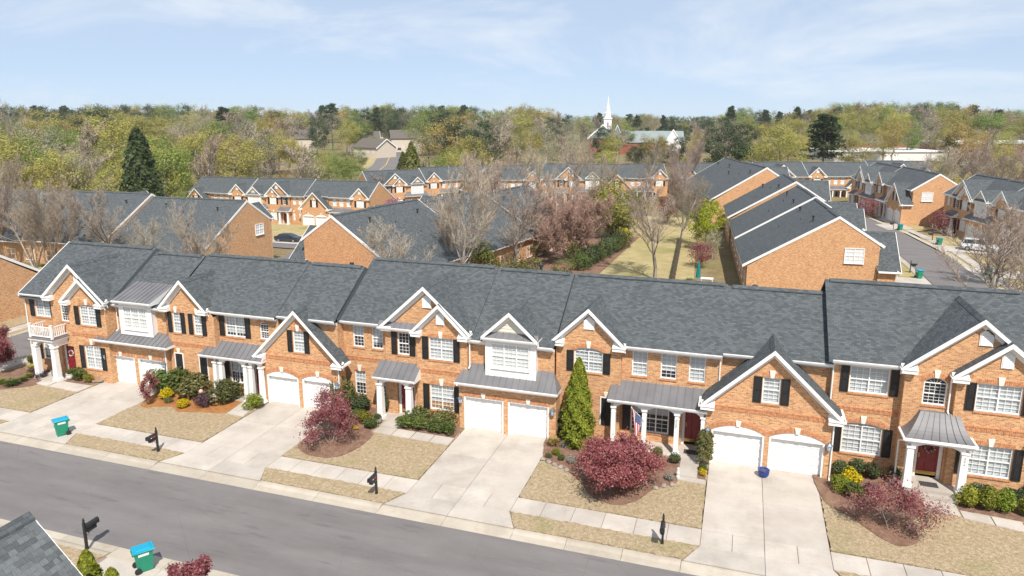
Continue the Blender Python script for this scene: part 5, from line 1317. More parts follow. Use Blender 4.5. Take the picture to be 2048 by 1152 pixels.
def pine_mesh(seed, mat, h, r, whorls, leaf, per=60, start=0.35):
    rg = np.random.default_rng(seed); C = []; S = [((0, 0, -0.3), (0, 0, h * 0.96), h * 0.014, h * 0.003, 6)]
    for k in range(whorls):
        t = start + (1 - start) * (k + rg.uniform(0, 1)) / whorls; z = h * t
        L = r * (1.05 - ((t - start) / (1 - start)) ** 1.6 * 0.85) * rg.uniform(0.55, 1.1); a = rg.uniform(0, 6.28)
        e = np.array([math.cos(a) * L, math.sin(a) * L, z + L * rg.uniform(0.0, 0.35)]); S.append(((0, 0, z), e, h * 0.0035, h * 0.001, 3))
        for f in (0.55, 0.8, 1.0):
            c = np.array([0, 0, z]) * (1 - f) + e * f; C.append(c + rg.normal(size=(per // 3, 3)) * np.array([0.2, 0.2, 0.11]) * r * 0.62)
    return tubes_mesh(S, 'trunk', 'bark'), np_mesh('crown', leaf_quads(rg, np.concatenate(C), leaf, 0.5, 1.3), 4, [mat])

def shrub(name, key, x, y, w, h, label, cat='shrub', group=None, z=0.05, rz=None, depth=1.0):
    rg = random.Random(int((x * 91 + y * 37) * 100)); me = SHR[key][rg.randrange(len(SHR[key]))]
    o = O(name, me, None, (x, y, z), rg.uniform(0, 6.28) if rz is None else rz, (w * 1.04, w * 1.04 * depth, h * 1.05), label, cat, group); return o
SHR = {}
for k_, m_, n_, l_ in (('green', 'leaf_green', 1700, 0.055), ('dark', 'leaf_dark', 1700, 0.055), ('olive', 'leaf_olive', 1900, 0.05), ('lime', 'leaf_lime', 1700, 0.05), ('yellow', 'leaf_yellow', 1200, 0.06), ('purple', 'leaf_purple', 1300, 0.055), ('silver', 'leaf_silver', 700, 0.055), ('red', 'leaf_red', 800, 0.06)):
    SHR[k_] = [shrub_mesh(300 + 7 * i + len(SHR) * 31, m_, n_, l_) for i in range(3)]
SHR['tuft'] = [grass_tuft_mesh(3, 'leaf_straw'), grass_tuft_mesh(4, 'leaf_straw')]
SHR['blades'] = [grass_tuft_mesh(5, 'leaf_lime', 260, 0.8), grass_tuft_mesh(6, 'leaf_green', 260, 0.8)]
SHR['hedge'] = [shrub_mesh(601 + i, 'leaf_green', 2600, 0.045, 14, 'hedge') for i in range(2)]
for row in [
    ('shrub', 'green', -46.1, 37.5, 1.7, 0.8, 'low green azalea beside the balcony porch of the leftmost townhouse'),
    ('shrub', 'lime', -44.75, 36.9, 0.65, 0.6, 'small bright green shrub at the tip of the bed by the leftmost garage'),
    ('shrub', 'purple', -49.0, 36.6, 0.95, 0.45, 'dark red low shrub beside the white porch column at far left'),
    ('shrub', 'purple', -50.0, 37.0, 1.0, 0.4, 'dark red low shrub left of the balcony porch, nearer the wall'),
    ('ornamental_grass', 'tuft', -51.0, 37.6, 1.0, 0.45, 'straw yellow grass tuft at the left corner of the leftmost townhouse'),
    ('ornamental_grass', 'blades', -49.6, 34.8, 0.95, 0.45, 'yellow-green grass clump at the lawn edge of the leftmost bed'),
    ('ornamental_grass', 'blades', -49.5, 35.6, 0.5, 0.4, 'small green grass clump in the middle of the leftmost bed'),
    ('ornamental_grass', 'blades', -49.8, 36.3, 0.5, 0.4, 'small green grass clump in the leftmost bed nearest the dark red shrubs'),
    ('ornamental_grass', 'blades', -50.6, 34.7, 0.6, 0.45, 'green grass clump at the left edge of the picture by the lawn'),
    ('shrub', 'green', -52.2, 38.4, 0.5, 0.8, 'narrow dark green shrub against the left corner of the front row'),
    ('hedge_shrub', 'green', -38.4, 37.5, 2.0, 1.35, 'rounded green holly right of the leftmost garage, behind the small red maple'),
    ('hedge_shrub', 'green', -37.2, 37.75, 1.9, 1.6, 'tallest rounded green holly by the black blind window'),
    ('shrub', 'green', -37.2, 37.2, 0.75, 0.6, 'small round green shrub in front of the tallest holly'),
    ('shrub', 'olive', -35.5, 37.35, 2.3, 1.45, 'wide olive green shrub left of the paired porch columns'),
    ('shrub', 'olive', -32.8, 37.3, 1.95, 1.45, 'dark olive round shrub before the right pair of porch columns'),
    ('shrub', 'yellow', -37.1, 36.4, 1.0, 0.65, 'bright yellow shrub beside the small red maple'),
    ('shrub', 'yellow', -34.8, 35.4, 0.95, 0.5, 'bright yellow low shrub at the lawn edge in the pine straw bed'),
    ('shrub', 'purple', -33.7, 36.3, 1.35, 0.65, 'purple-brown clipped shrub in the pine straw bed'),
    ('shrub', 'lime', -30.35, 36.95, 1.25, 0.8, 'lime green boxwood at the corner of the second driveway'),
    ('shrub', 'red', -38.5, 36.9, 0.7, 0.95, 'thin red nandina between the holly and the leftmost driveway'),
    ('shrub', 'olive', -36.5, 35.9, 0.6, 0.3, 'flat brownish shrub between the two yellow shrubs'),
    ('shrub', 'olive', -24.55, 38.6, 1.5, 2.2, 'tall loose nandina with reddish tips at the corner of the second garage'),
    ('shrub', 'red', -24.9, 38.2, 0.6, 1.6, 'red leaved nandina stem beside the second gabled garage'),
    ('shrub', 'dark', -23.1, 38.6, 1.5, 0.95, 'dark green shrub under the ground floor windows left of the shed porch'),
    ('shrub', 'dark', -21.55, 38.75, 0.6, 1.0, 'dark green shrub behind the left column of the small shed porch'),
    ('shrub', 'green', -22.7, 37.7, 1.1, 0.5, 'mid green shrub in the second row left of the small shed porch'),
    ('shrub', 'lime', -22.0, 37.1, 0.95, 0.75, 'lime green shrub near the grey pot by the porch path'),
    ('shrub', 'green', -21.3, 36.6, 0.85, 0.6, 'round green shrub at the edge of the path to the small shed porch'),
    ('shrub', 'green', -22.5, 36.1, 0.65, 0.6, 'loose green shrub right of the middle red maple'),
    ('shrub', 'dark', -23.5, 37.4, 0.75, 0.55, 'dark green shrub behind the middle red maple'),
    ('flower_clump', 'yellow', -22.05, 36.0, 0.3, 0.3, 'tiny yellow flowers right of the middle red maple'),
    ('hedge_shrub', 'olive', -18.7, 38.2, 1.5, 0.95, 'clipped olive hedge under the double window, left half'),
    ('hedge_shrub', 'olive', -17.0, 38.15, 1.75, 0.95, 'clipped olive hedge under the double window, right half'),
    ('shrub', 'green', -19.2, 37.35, 1.1, 0.68, 'bright green shrub at the left end of the low row below the clipped hedge'),
    ('shrub', 'green', -18.2, 37.35, 1.0, 0.75, 'bright green shrub second from left in the low row below the clipped hedge'),
    ('shrub', 'green', -17.3, 37.35, 1.0, 0.75, 'bright green shrub third from left in the low row below the clipped hedge'),
    ('shrub', 'green', -16.4, 37.35, 1.1, 0.75, 'bright green shrub at the right end of the low row by the square garage doors'),
    ('shrub', 'dark', -9.6, 39.0, 0.6, 1.6, 'dark narrow shrub between the square garage doors and the tall conifer'),
    ('ornamental_grass', 'tuft', -9.75, 37.8, 0.8, 0.55, 'yellow grass tuft at the foot of the tall conifer by the driveway'),
    ('shrub', 'silver', -9.1, 37.8, 0.45, 0.4, 'small blue-grey shrub at the foot of the tall conifer'),
    ('shrub', 'lime', -9.3, 36.8, 0.55, 0.3, 'small bright green clump in the bed left of the large red maple'),
    ('shrub', 'olive', -9.65, 36.3, 0.35, 0.25, 'tiny green clump nearest the third driveway'),
    ('shrub', 'green', -8.85, 36.2, 0.4, 0.35, 'tiny green clump at the lawn edge left of the large red maple'),
    ('shrub', 'silver', -8.25, 36.0, 0.5, 0.45, 'silvery green clump beside the shadow of the large red maple'),
    ('shrub', 'dark', -7.95, 39.2, 0.8, 0.8, 'dark green shrub right of the tall conifer against the wall'),
    ('shrub', 'olive', -3.75, 38.3, 0.6, 0.6, 'small boxwood at the edge of the flag porch'),
    ('shrub', 'dark', -2.8, 37.8, 0.7, 0.55, 'small dark rose bush left of the path to the flag porch'),
    ('flower_clump', 'yellow', -1.12, 36.9, 0.4, 0.35, 'yellow flowers below the clipped column shrub'),
    ('flower_clump', 'green', -1.12, 37.4, 0.45, 0.4, 'leafy flower stems between the column shrub and the path'),
    ('shrub', 'silver', -2.75, 35.9, 0.55, 0.35, 'greyish dry perennial at the corner of the bed by the path'),
    ('shrub', 'dark', 5.95, 39.2, 0.95, 0.85, 'round dark boxwood leftmost of four under the arched window'),
    ('shrub', 'dark', 6.85, 39.4, 0.95, 0.85, 'round dark boxwood second of four under the arched window'),
    ('shrub', 'dark', 7.75, 39.45, 0.95, 0.8, 'round dark boxwood third of four under the arched window'),
    ('shrub', 'dark', 8.6, 39.3, 0.9, 0.8, 'round dark boxwood nearest the bell-roofed porch'),
    ('shrub', 'yellow', 6.35, 38.3, 1.0, 0.8, 'bright yellow shrub below the boxwoods right of the last driveway'),
    ('shrub', 'lime', 5.85, 37.6, 1.05, 0.7, 'yellow-green round shrub beside the last driveway'),
    ('shrub', 'green', 6.5, 37.1, 1.0, 0.7, 'green round shrub in front of the bright yellow one'),
    ('shrub', 'purple', 7.3, 37.6, 0.8, 0.6, 'brownish shrub between the yellow shrub and the right red maple'),
    ('shrub', 'dark', 12.2, 38.85, 0.8, 0.75, 'dark boxwood nearest the porch under the right window'),
    ('shrub', 'dark', 13.0, 38.85, 0.85, 0.75, 'dark boxwood second from the porch under the right window'),
    ('shrub', 'dark', 13.8, 38.85, 0.85, 0.75, 'dark boxwood third from the porch under the right window'),
    ('shrub', 'dark', 14.6, 38.85, 0.85, 0.75, 'dark boxwood at the right edge of the picture'),
    ('shrub', 'lime', 11.75, 37.9, 1.0, 0.95, 'lime green shrub nearest the bell-roofed porch in the front row of shrubs'),
    ('shrub', 'lime', 12.6, 37.85, 1.0, 1.0, 'lime green shrub second from the bell-roofed porch in the front row'),
    ('shrub', 'lime', 13.4, 37.8, 1.0, 1.0, 'lime green shrub third from the bell-roofed porch in the front row'),
    ('shrub', 'lime', 14.2, 37.75, 1.0, 1.0, 'lime green shrub at the right end of the front row of shrubs')]:
    shrub(*row, cat='flowers' if row[0] == 'flower_clump' else 'grass' if 'grass' in row[0] else 'shrub', group='front garden plants')
# tall conifer, column shrub, small conifers by the near drive
def two_part(name, label, cat, loc, trunk, crown, s=1.0, rz=0.0, group=None, sz=None, cz=0.0):
    t = thing(name, label, cat, loc, rz, group, (s, s, s if sz is None else sz))
    O('trunk', trunk, t); O('crown', crown, t, (0, 0, cz)); return t
def stub(h, r): return tubes_mesh([((0, 0, -0.1), (0, 0, h), r, r * 0.5, 6)], 'trunk', 'bark')
arb_t = stub(3.5, 0.09)
two_part('conifer', 'tall yellow-green cone of arborvitae in front of the arched upstairs window', 'conifer', (-8.4, 38.25, 0.05), arb_t, conifer_mesh(11, 'leaf_arbor', 15000, 5.5, 0.88, 0.075, p=0.62), 1.0)
arb2 = conifer_mesh(12, 'leaf_arbor', 5200, 3.0, 0.62, 0.07, p=0.6); arb2_t = stub(1.8, 0.06)
two_part('conifer', 'yellow-green conifer at the bottom edge beside the grey shingled roof, taller of two', 'conifer', (-23.25, 18.1, 0.0), arb2_t, arb2, 1.0, sz=0.98)
two_part('conifer', 'shorter yellow-green conifer at the bottom edge below the near green bin', 'conifer', (-22.2, 18.2, 0.0), arb2_t, arb2, 0.9, 1.3, sz=0.78)
tp = thing('column_shrub', 'narrow clipped evergreen between the red front door and the arched garage', 'shrub', (-1.1, 38.2, 0.05))
O('trunk', stub(0.6, 0.05), tp); O('crown', conifer_mesh(14, 'leaf_olive', 3000, 1.75, 0.42, 0.05, p=0.16), tp, (0, 0, 0.3))
# Japanese maples: fine limbs and layered red leaf clumps
MAPLE = dict(levels=3, nseg=(3, 4, 3, 2), kids=(3, 3, 3, 0), ang=(0.75, 0.6, 0.6), len=(0.62, 0.55, 0.5), taper=(0.7, 0.85, 0.8, 0.6), up=(0.02, -0.01, 0.0, 0.0), wig=(0.14, 0.16, 0.2, 0.2), bare=(0.3, 0.25, 0.1, 0), rk=(0.6, 0.6, 0.6), rmin=0.006)
def maple(label, loc, seed, w, h, per, leaf, stems=2, keep=1.0, mat='leaf_red', name='japanese_maple'):
    rg = np.random.default_rng(seed); out, tips = bare_tree(seed, h * 0.62, MAPLE, stems, 0.55)
    pts = np.concatenate([np.array([s[1] for s in out if s[4] <= 4]), tips])
    mz = pts[:, 2].mean(); sh = pts[:, :2].mean(0) / mz
    def shear(p):
        p = np.array(p, float); p[..., :2] -= sh * p[..., 2:3]; return p
    pts = shear(pts); out = [(shear(a), shear(b), r0, r1, n) for a, b, r0, r1, n in out]
    sx = (w / 2) / np.quantile(np.hypot(pts[:, 0], pts[:, 1]), 0.985); sz = (h * 0.93) / np.quantile(pts[:, 2], 0.985); S = np.array([sx, sx, sz])
    out = [(np.asarray(a) * S, np.asarray(b) * S, r0, r1, n) for a, b, r0, r1, n in out]; pts = pts * S
    pts = pts[pts[:, 2] > h * 0.22]; pts = pts[rg.uniform(size=len(pts)) < keep]
    L = np.repeat(pts, per, axis=0) + rg.normal(size=(len(pts) * per, 3)) * np.array([0.17, 0.17, 0.07]) * (w / 3.2)
    t = thing(name, label, 'tree', loc)
    O('trunk', tubes_mesh(out, 'trunk', 'bark_pale'), t); O('crown', np_mesh('crown', leaf_quads(rg, L, leaf, 1.0), 4, [mat]), t)
maple('large round red Japanese maple in the lawn before the flag porch', (-5.4, 34.1, 0.05), 21, 4.5, 2.95, 7, 0.056, 3, 0.75)
maple('airy red Japanese maple in the mulch oval in front of the second garage', (-22.7, 34.2, 0.05), 22, 3.6, 3.6, 4, 0.054, 3, 0.33)
maple('small thin red maple beside the leftmost driveway', (-37.5, 35.3, 0.05), 23, 1.6, 2.4, 5, 0.05, 1, 0.22)
maple('sparse red maple before the bell-roofed porch on the right', (7.9, 34.3, 0.05), 24, 4.0, 2.7, 4, 0.045, 2, 0.30)
maple('pinkish red maple at the left edge by the side street', (-53.2, 36.7, 0.0), 25, 3.2, 3.3, 8, 0.055, 2, 0.4)
maple('red maple top at the bottom edge right of the near green bin', (-19.7, 19.3, 0.0), 26, 1.7, 2.55, 4, 0.05, 2)

# ------------------------------------------------------------------ townhouse rows behind
PA = dict(U3, inner=(False, False), rear=4, pipes=[(2.5, 6.6), (6.5, 7.4), (11.5, 8.0), (4.5, 9.5)], rake=(True, False)); PB = dict(U4, inner=(False, False), rear=4, pipes=[(3.0, 6.4), (8.0, 7.0), (11.5, 6.2), (6.0, 9.0)], rake=(True, False))
PROTO = {}
def unit_at(kind, x, y, z, rz, label, group):
    k, mir = kind[0], kind.endswith('m'); W = (PA if k == 'A' else PB)['W']
    c, s = math.cos(rz), math.sin(rz)
    if mir: x, y = x + c * W, y + s * W
    if k not in PROTO:
        r = thing('townhouse', label, 'townhouse'); (unit_A if k == 'A' else unit_B)(PA if k == 'A' else PB, r, True); PROTO[k] = r
    else: r = copy_tree(PROTO[k])
    r.location = (x, y, z); r.rotation_euler = (0, 0, rz); r.scale = (-1 if mir else 1, 1, 1); r['label'] = label; r['group'] = group; r['category'] = 'townhouse'
    return W
def row(x, y, rz, kinds, zs, labels, group):
    c, s = math.cos(rz), math.sin(rz)
    for k, z, l in zip(kinds, zs, labels):
        W = unit_at(k, x, y, z, rz, l, group); x += c * W; y += s * W
R_ = math.radians
row(-66 - 15.4, 38.1, 0, ['Bm'], [0], ['brick end wall of a townhouse across the side street at the left edge'], 'townhouse left of the side street')
row(-62, 81.6, math.pi, ['B', 'A', 'B', 'A'], [-1.0, -0.8, -1.0, -1.3], ['townhouse with brick gable end behind the bare tree, rear roof towards the street', 'townhouse second from the gable end, seen as a long grey rear roof at left', 'townhouse third from the gable end, rear roof behind bare trees at left', 'townhouse farthest left in the row behind, mostly hidden by bare trees'], 'left row seen from behind')
row(-118, 128, 0, ['Bm', 'Am', 'Bm'], [-4.0, -4.0, -3.9], ['far townhouse left of the white bay, front towards us beyond the grey rear roofs', 'far townhouse with white bay and twin gables beyond the grey rear roofs', 'far townhouse with arched double window and brick end wall left of the redbud'], 'far left row facing us')
row(-85, 150, R_(48), ['A', 'B'], [-3.9, -3.4], ['far townhouse behind the purple redbud', 'far townhouse right of the redbud with white roof edges'], 'far row behind the redbud')
a_ = R_(10); d_ = Vector((math.sin(a_), math.cos(a_))); p_ = Vector((-44.9, 64.8)) + d_ * 45.2
row(p_.x, p_.y, R_(-100), ['B', 'A', 'B'], [-1.0, -0.6, -0.1], ['farthest townhouse of the middle row behind bare trees', 'middle townhouse of the row with its rear roof right of the big brick gable', 'townhouse with large plain brick gable end behind the front row'], 'middle row')
row(13.9, 79.0, R_(94), ['Bm', 'B', 'A'], [0, 0.2, 0.45], ['townhouse with big brick gable end and white framed window right of the lawn', 'second townhouse from the gable end right of the lawn', 'third townhouse from the gable end right of the lawn'], 'right row beside the lawn')
row(8.0, 128.0, R_(105), ['A', 'Bm'], [1.1, 1.1], ['townhouse whose brick gable rises beyond the long roofs right of the lawn', 'farther townhouse behind the long roofs right of the lawn'], 'far row beside the lawn')
row(32.5, 136, R_(-76), ['A', 'B'], [0, 0], ['townhouse with red maple at its porch, on the far side of the right street', 'townhouse with the white car in its drive at the right edge'], 'row across the right street')
row(22.3, 168.5, R_(-79), ['A', 'B'], [-0.3, 0], ['farther shaded townhouse with white bay across the right street', 'townhouse with sunlit brick end wall and gabled garage across the right street'], 'far row across the right street')
row(-60, 156, R_(20), ['Bm', 'A', 'Bm'], [-2.2, -2.0, -1.9], ['distant townhouse left of the central lawn, behind bare trees', 'distant townhouse with twin gables above the olive tree', 'distant townhouse facing us beyond the lawn, left of the lime tree'], 'distant row facing us')
row(-14, 171, R_(19), ['B', 'Am', 'B', 'A'], [-1.6, -1.5, -1.4, -1.3], ['distant townhouse above the long roofs, left end of the far right row', 'distant townhouse with twin gables in the far right row', 'distant townhouse with plain gable in the far right row', 'distant townhouse at the right end of the far right row'], 'far right row')
def end_window(x, y, z, rz, w, h, label):
    """double window with shutterless white frame set in a brick end wall"""
    return window(None, x, z, y, w, h, 2, 3, 3, 0, 1.0, True, rz=rz)
def attach_end_window(root_label, lx, ly, lz, w, h, rz):
    for o in bpy.data.objects:
        if o.get('label') == root_label:
            window(o, lx, lz, ly, w, h, 2, 3, 3, 0, 1.0, True, rz=rz)
attach_end_window('townhouse with big brick gable end and white framed window right of the lawn', 15.4 + 0.10, 2.6, 4.2, 1.9, 1.6, math.pi / 2)
attach_end_window('townhouse with sunlit brick end wall and gabled garage across the right street', 15.4 + 0.10, 2.6, 4.2, 1.9, 1.6, math.pi / 2)
attach_end_window('townhouse with brick gable end behind the bare tree, rear roof towards the street', -0.10, 2.2, 4.2, 1.7, 1.5, -math.pi / 2)

def attach_rake(root_label, P, W):
    ye, s, dz = -0.4, 0.65, P['drop']; ze, yr = P['ze'] - dz, P['yr']; zr = ze + s * (yr - ye); yB = yr + 9.2; zB = zr - 0.6 * 9.2
    for o in list(bpy.data.objects):
        if o.get('label') == root_label:
            mb = MB(); y0 = P['yw'] - 0.4; L_ = [(y0, ze + s * (y0 - ye)), (yr, zr), (yB, zB)]
            for (ya, za), (yq, zq) in zip(L_, L_[1:]): mb.prism_x([(ya, za - 0.26), (yq, zq - 0.26), (yq, zq + 0.03), (ya, za + 0.03)], W + 0.001, W + 0.06)
            O('rake_board', mb.mesh('rake_board', 'white_trim', uv=False), o)
for l_ in ('townhouse with large plain brick gable end behind the front row', 'townhouse with big brick gable end and white framed window right of the lawn', 'townhouse with sunlit brick end wall and gabled garage across the right street', 'townhouse with the white car in its drive at the right edge'): attach_rake(l_, PB, PB['W'])
# ------------------------------------------------------------------ back lawns, drives and paths of the rows behind
def drape(name, pts, dz, mat, kind='structure', n=10):
    """four-cornered sheet draped on the terrain"""
    a, b, c, d = [Vector(p) for p in pts]; mb = MB()
    for j in range(n + 1):
        for i in range(n + 1):
            u, v = i / n, j / n; p = (a * (1 - u) + b * u) * (1 - v) + (d * (1 - u) + c * u) * v; mb.v.append((p.x, p.y, hgt(p.x, p.y) + dz))
    for j in range(n):
        for i in range(n): mb.f.append((j * (n + 1) + i, j * (n + 1) + i + 1, (j + 1) * (n + 1) + i + 1, (j + 1) * (n + 1) + i)); mb.m.append(0)
    return O(name, mb.mesh(name, mat, uv=False), kind=kind)
drape('lawn', [(-22, 54), (-3, 54), (-8, 136), (-19, 136)], -0.02, 'back_lawn')
drape('planting_bed', [(-31, 56), (-17.0, 60), (-15.2, 112), (-27, 112)], 0.03, 'mulch')
drape('lawn', [(-52, 54), (-31, 54), (-27, 62), (-52, 62)], -0.03, 'pine_straw')
drape('lawn', [(-120, 54), (-66, 54), (-64, 66), (-120, 66)], -0.05, 'back_lawn')
drape('lawn', [(17, 72), (21.4, 72), (21.0, 118), (16.5, 118)], 0.0, 'back_lawn')
drape('lawn', [(27.6, 66), (44, 66), (36, 128), (27.2, 128)], 0.0, 'back_lawn'); drape('lawn', [(25.5, 129), (32, 136), (27, 141), (22.5, 141)], 0.01, 'back_lawn')
drape('driveway', [(27.3, 113.5), (37.5, 111.2), (38.8, 116.6), (27.0, 118.6)], 0.075, 'concrete'); drape('driveway', [(27.5, 97.0), (38, 95), (38, 100.5), (27.4, 102.0)], 0.075, 'concrete')
drape('driveway', [(23.6, 131.5), (28.0, 134.0), (27.0, 140.0), (22.5, 137.5)], 0.075, 'concrete'); drape('driveway', [(15.2, 88), (21.3, 88), (21.3, 93.2), (15.2, 93.2)], 0.075, 'concrete')
drape('driveway', [(-79, 101.5), (-72, 101.5), (-74.5, 127), (-80, 127)], 0.075, 'concrete'); drape('driveway', [(-108, 101.5), (-102, 101.5), (-97, 127), (-103, 127)], 0.075, 'concrete')
drape('lawn', [(-120, 102.2), (-54, 102.2), (-60, 127.5), (-120, 127.5)], 0.0, 'back_lawn')
for s_, (ox) in ((1, 1),):
    ribbon([(28.1, 70), (28.0, 100), (27.9, 112), (26.2, 128), (23.0, 146)], 0.75, 0.055, 'curb_concrete', 'kerb', step=3)
    ribbon([(29.6, 70), (29.5, 100), (29.3, 113), (27.7, 128), (24.6, 146)], 1.3, 0.045, 'concrete', 'pavement', step=3)
    ribbon([(21.1, 70), (21.0, 100), (20.7, 112), (19.1, 128), (16.0, 146)], 0.75, 0.055, 'curb_concrete', 'kerb', step=3)
# wooden privacy fence along the lawn
fa, fb = Vector((-6.3, 70)), Vector((-8.6, 112)); nf = 18
fl = thing('privacy_fence', 'dark wooden privacy fence running back along the right side of the lawn', 'fence', (fa.x, fa.y, 0))
for k in range(nf):
    p = fa + (fb - fa) * k / nf; q = fa + (fb - fa) * (k + 1) / nf; d = q - p; L = d.length; ang = math.atan2(d.y, d.x)
    def mkp():
        mb = MB()
        for b in range(16): mb.box(b * L / 16 + 0.008, (b + 1) * L / 16 - 0.008, -0.012 + 0.006 * (b % 2), 0.012 + 0.006 * (b % 2), 0.05, 1.95 + 0.015 * (b % 3))
        for z in (0.4, 1.5): mb.box(0, L, 0.02, 0.06, z, z + 0.09)
        return mb.mesh('fence_panel', 'wood_fence', uv=False)
    O('fence_panel', cached('fencepanel', mkp), fl, (p.x - fa.x, p.y - fa.y, 0), ang)
    def mkq():
        mb = MB(); mb.box(-0.06, 0.06, -0.06, 0.06, -0.2, 2.1); mb.box(-0.08, 0.08, -0.08, 0.08, 2.1, 2.14); return mb.mesh('post', 'wood_fence', uv=False)
    O('post', cached('fencepost', mkq), fl, (p.x - fa.x, p.y - fa.y, 0), ang)

# ------------------------------------------------------------------ church, warehouse, houses far off
ch = thing('church', 'white steepled church with grey roofs above the trees', 'church', (-66, 352, -1.0), R_(12), None, (0.86, 0.86, 0.9))
def part(par, name, mat, fn, **k):
    mb = MB(); fn(mb); return O(name, mb.mesh(name, mat, uv=False), par, **k)
part(ch, 'wall', 'church_brick', lambda m: (m.box(-10, 6, 0, 18, -2, 9), m.box(4, 44, 4, 22, -2, 6.5)))
def chroof(m):
    m.hull([(-10.8, -0.5, 8.6), (-2, -0.5, 16.0), (6.8, -0.5, 8.6)], [(-10.8, 19, 8.6), (-2, 19, 16.0), (6.8, 19, 8.6)])
    m.prism_x([(3.5, 6.2), (13, 12.4), (22.5, 6.2)], 2, 45)
    m.prism_y([(3.0, 8.4), (9.4, 8.4), (6.2, 15.8)], -1.5, 12)
part(ch, 'roof', 'church_slate', chroof)
def chg(m):
    for (x0, xp, x1, y, z0, zp) in ((-10.8, -2, 6.8, -0.6, 8.6, 16.0), (2.6, 6.2, 9.8, -1.6, 7.6, 15.8), (33, 38, 43, 1.5, 6.0, 13.4)):
        m.hull([(x0, y, z0 - 0.7), (xp, y, zp - 0.5), (xp, y, zp + 0.3), (x0, y, z0 + 0.2)], [(x0, y - 0.4, z0 - 0.7), (xp, y - 0.4, zp - 0.5), (xp, y - 0.4, zp + 0.3), (x0, y - 0.4, z0 + 0.2)])
        m.hull([(x1, y, z0 - 0.7), (xp, y, zp - 0.5), (xp, y, zp + 0.3), (x1, y, z0 + 0.2)], [(x1, y - 0.4, z0 - 0.7), (xp, y - 0.4, zp - 0.5), (xp, y - 0.4, zp + 0.3), (x1, y - 0.4, z0 + 0.2)])
part(ch, 'gable_trim', 'church_white', chg)
part(ch, 'porch', 'church_white', lambda m: m.prism_y([(33.4, -1), (42.6, -1), (42.6, 6), (38, 13), (33.4, 6)], 1.6, 6))
st = part(ch, 'steeple', 'church_white', lambda m: (m.box(-1.4, 3.0, 5, 9.4, 8, 19.0), m.box(-1.8, 3.4, 4.6, 9.8, 19.0, 19.6), m.lathe([(1.9, 19.6), (1.8, 22.2), (2.1, 22.4), (1.35, 22.8), (1.25, 24.6), (1.5, 24.8), (0.75, 25.2), (0.05, 31.5)], 8, 0, (0.8, 7.2))))
for k in range(4):
    a = k * math.pi / 2; O('louvre', cached('louvre', lambda: (lambda m: (m.box(-0.6, 0.6, -2.25, -2.2, 13.5, 17.2), m.mesh('louvre', 'pot_grey', uv=False))[1])(MB())), st, (0.8, 7.2, 0), a)
wh = thing('warehouse', 'long low building with white flat roof and brown band behind the right hand trees', 'building', (42, 318, 0), R_(19))
part(wh, 'wall', 'flat_roof_white', lambda m: m.box(-8, 38, 0, 30, -2, 3.6)); part(wh, 'roof', 'flat_roof_white', lambda m: m.box(-8.5, 38.5, -0.5, 30.5, 3.6, 3.9)); part(wh, 'parapet', 'church_brick', lambda m: m.box(-8.5, 38.5, 29.5, 30.4, 3.9, 5.4))
w2 = thing('warehouse', 'long brown building with a white roof line at far right behind trees', 'building', (85, 352, 0), R_(19))
part(w2, 'wall', 'church_brick', lambda m: m.box(0, 70, 0, 25, -2, 6)); part(w2, 'roof', 'flat_roof_white', lambda m: m.box(-0.5, 70.5, -0.5, 25.5, 6, 6.7))
def far_house(x, y, z, rz, w, d, eave, ridge, label):
    h = thing('house', label, 'house', (x, y, z), rz)
    part(h, 'wall', 'beige_wall', lambda m: m.prism_x([(0, -2), (d, -2), (d, eave), (d / 2, ridge - 0.3), (0, eave)], 0, w))
    def rf(m):
        for ya, yb in ((-0.5, d / 2), (d + 0.5, d / 2)):
            k = (ridge - eave) / (d / 2); za = eave - 0.5 * k + 0.1
            m.hull([(-0.5, ya, za), (w + 0.5, ya, za), (w + 0.5, yb, ridge), (-0.5, yb, ridge)], [(-0.5, ya, za + 0.25), (w + 0.5, ya, za + 0.25), (w + 0.5, yb, ridge + 0.25), (-0.5, yb, ridge + 0.25)])
    r = part(h, 'roof', 'tan_shingle', rf); part(r, 'chimney', 'beige_wall', lambda m: m.box(w * 0.7, w * 0.7 + 0.8, d * 0.6, d * 0.6 + 0.8, eave, ridge + 0.9))
    for k in range(int(w // 4)):
        window(h, 2 + k * 4, 0.9, -0.05, 1.3, 1.5, 1, 3, 3, 0, 0 if k % 2 else 1, True)
    part(h, 'rake_trim', 'church_white', lambda m: [m.hull([(w + 0.5, ya, za - 0.2), (w + 0.5, d / 2, ridge - 0.2), (w + 0.5, d / 2, ridge + 0.28), (w + 0.5, ya, za + 0.28)], [(w + 0.6, ya, za - 0.2), (w + 0.6, d / 2, ridge - 0.2), (w + 0.6, d / 2, ridge + 0.28), (w + 0.6, ya, za + 0.28)]) for ya, za in ((-0.5, eave - 0.3), (d + 0.5, eave - 0.3))])
far_house(-222, 318, 0, R_(32), 10, 14, 6.0, 11.5, 'far beige house with brown roof, left of the others above the wood')
far_house(-190, 318, 0, R_(32), 15, 14, 5.0, 9.5, 'far beige house with wide brown roof left of the distant road')
far_house(-175, 296, 0, R_(-20), 16, 12, 3.4, 7.2, 'low far house with white roof edge left of the distant road')
far_house(-176, 336, 0, R_(32), 17, 12, 6.0, 10.0, 'far two-storey beige house nearest the white blossoming tree')
rd = ribbon([(-126, 226), (-140, 262), (-166, 316), (-196, 376), (-214, 420), (-222, 470)], 11, 0.05, 'asphalt', 'road', step=10)
ribbon([(-126, 226), (-140, 262), (-166, 316), (-196, 376), (-214, 420), (-222, 470)], 0.3, 0.09, 'road_paint', 'road_marking', step=10)
ribbon([(-133.5, 226), (-147.5, 262), (-174, 314), (-204, 374), (-222, 420)], 3.5, 0.04, 'back_lawn', 'grass_verge', step=10)

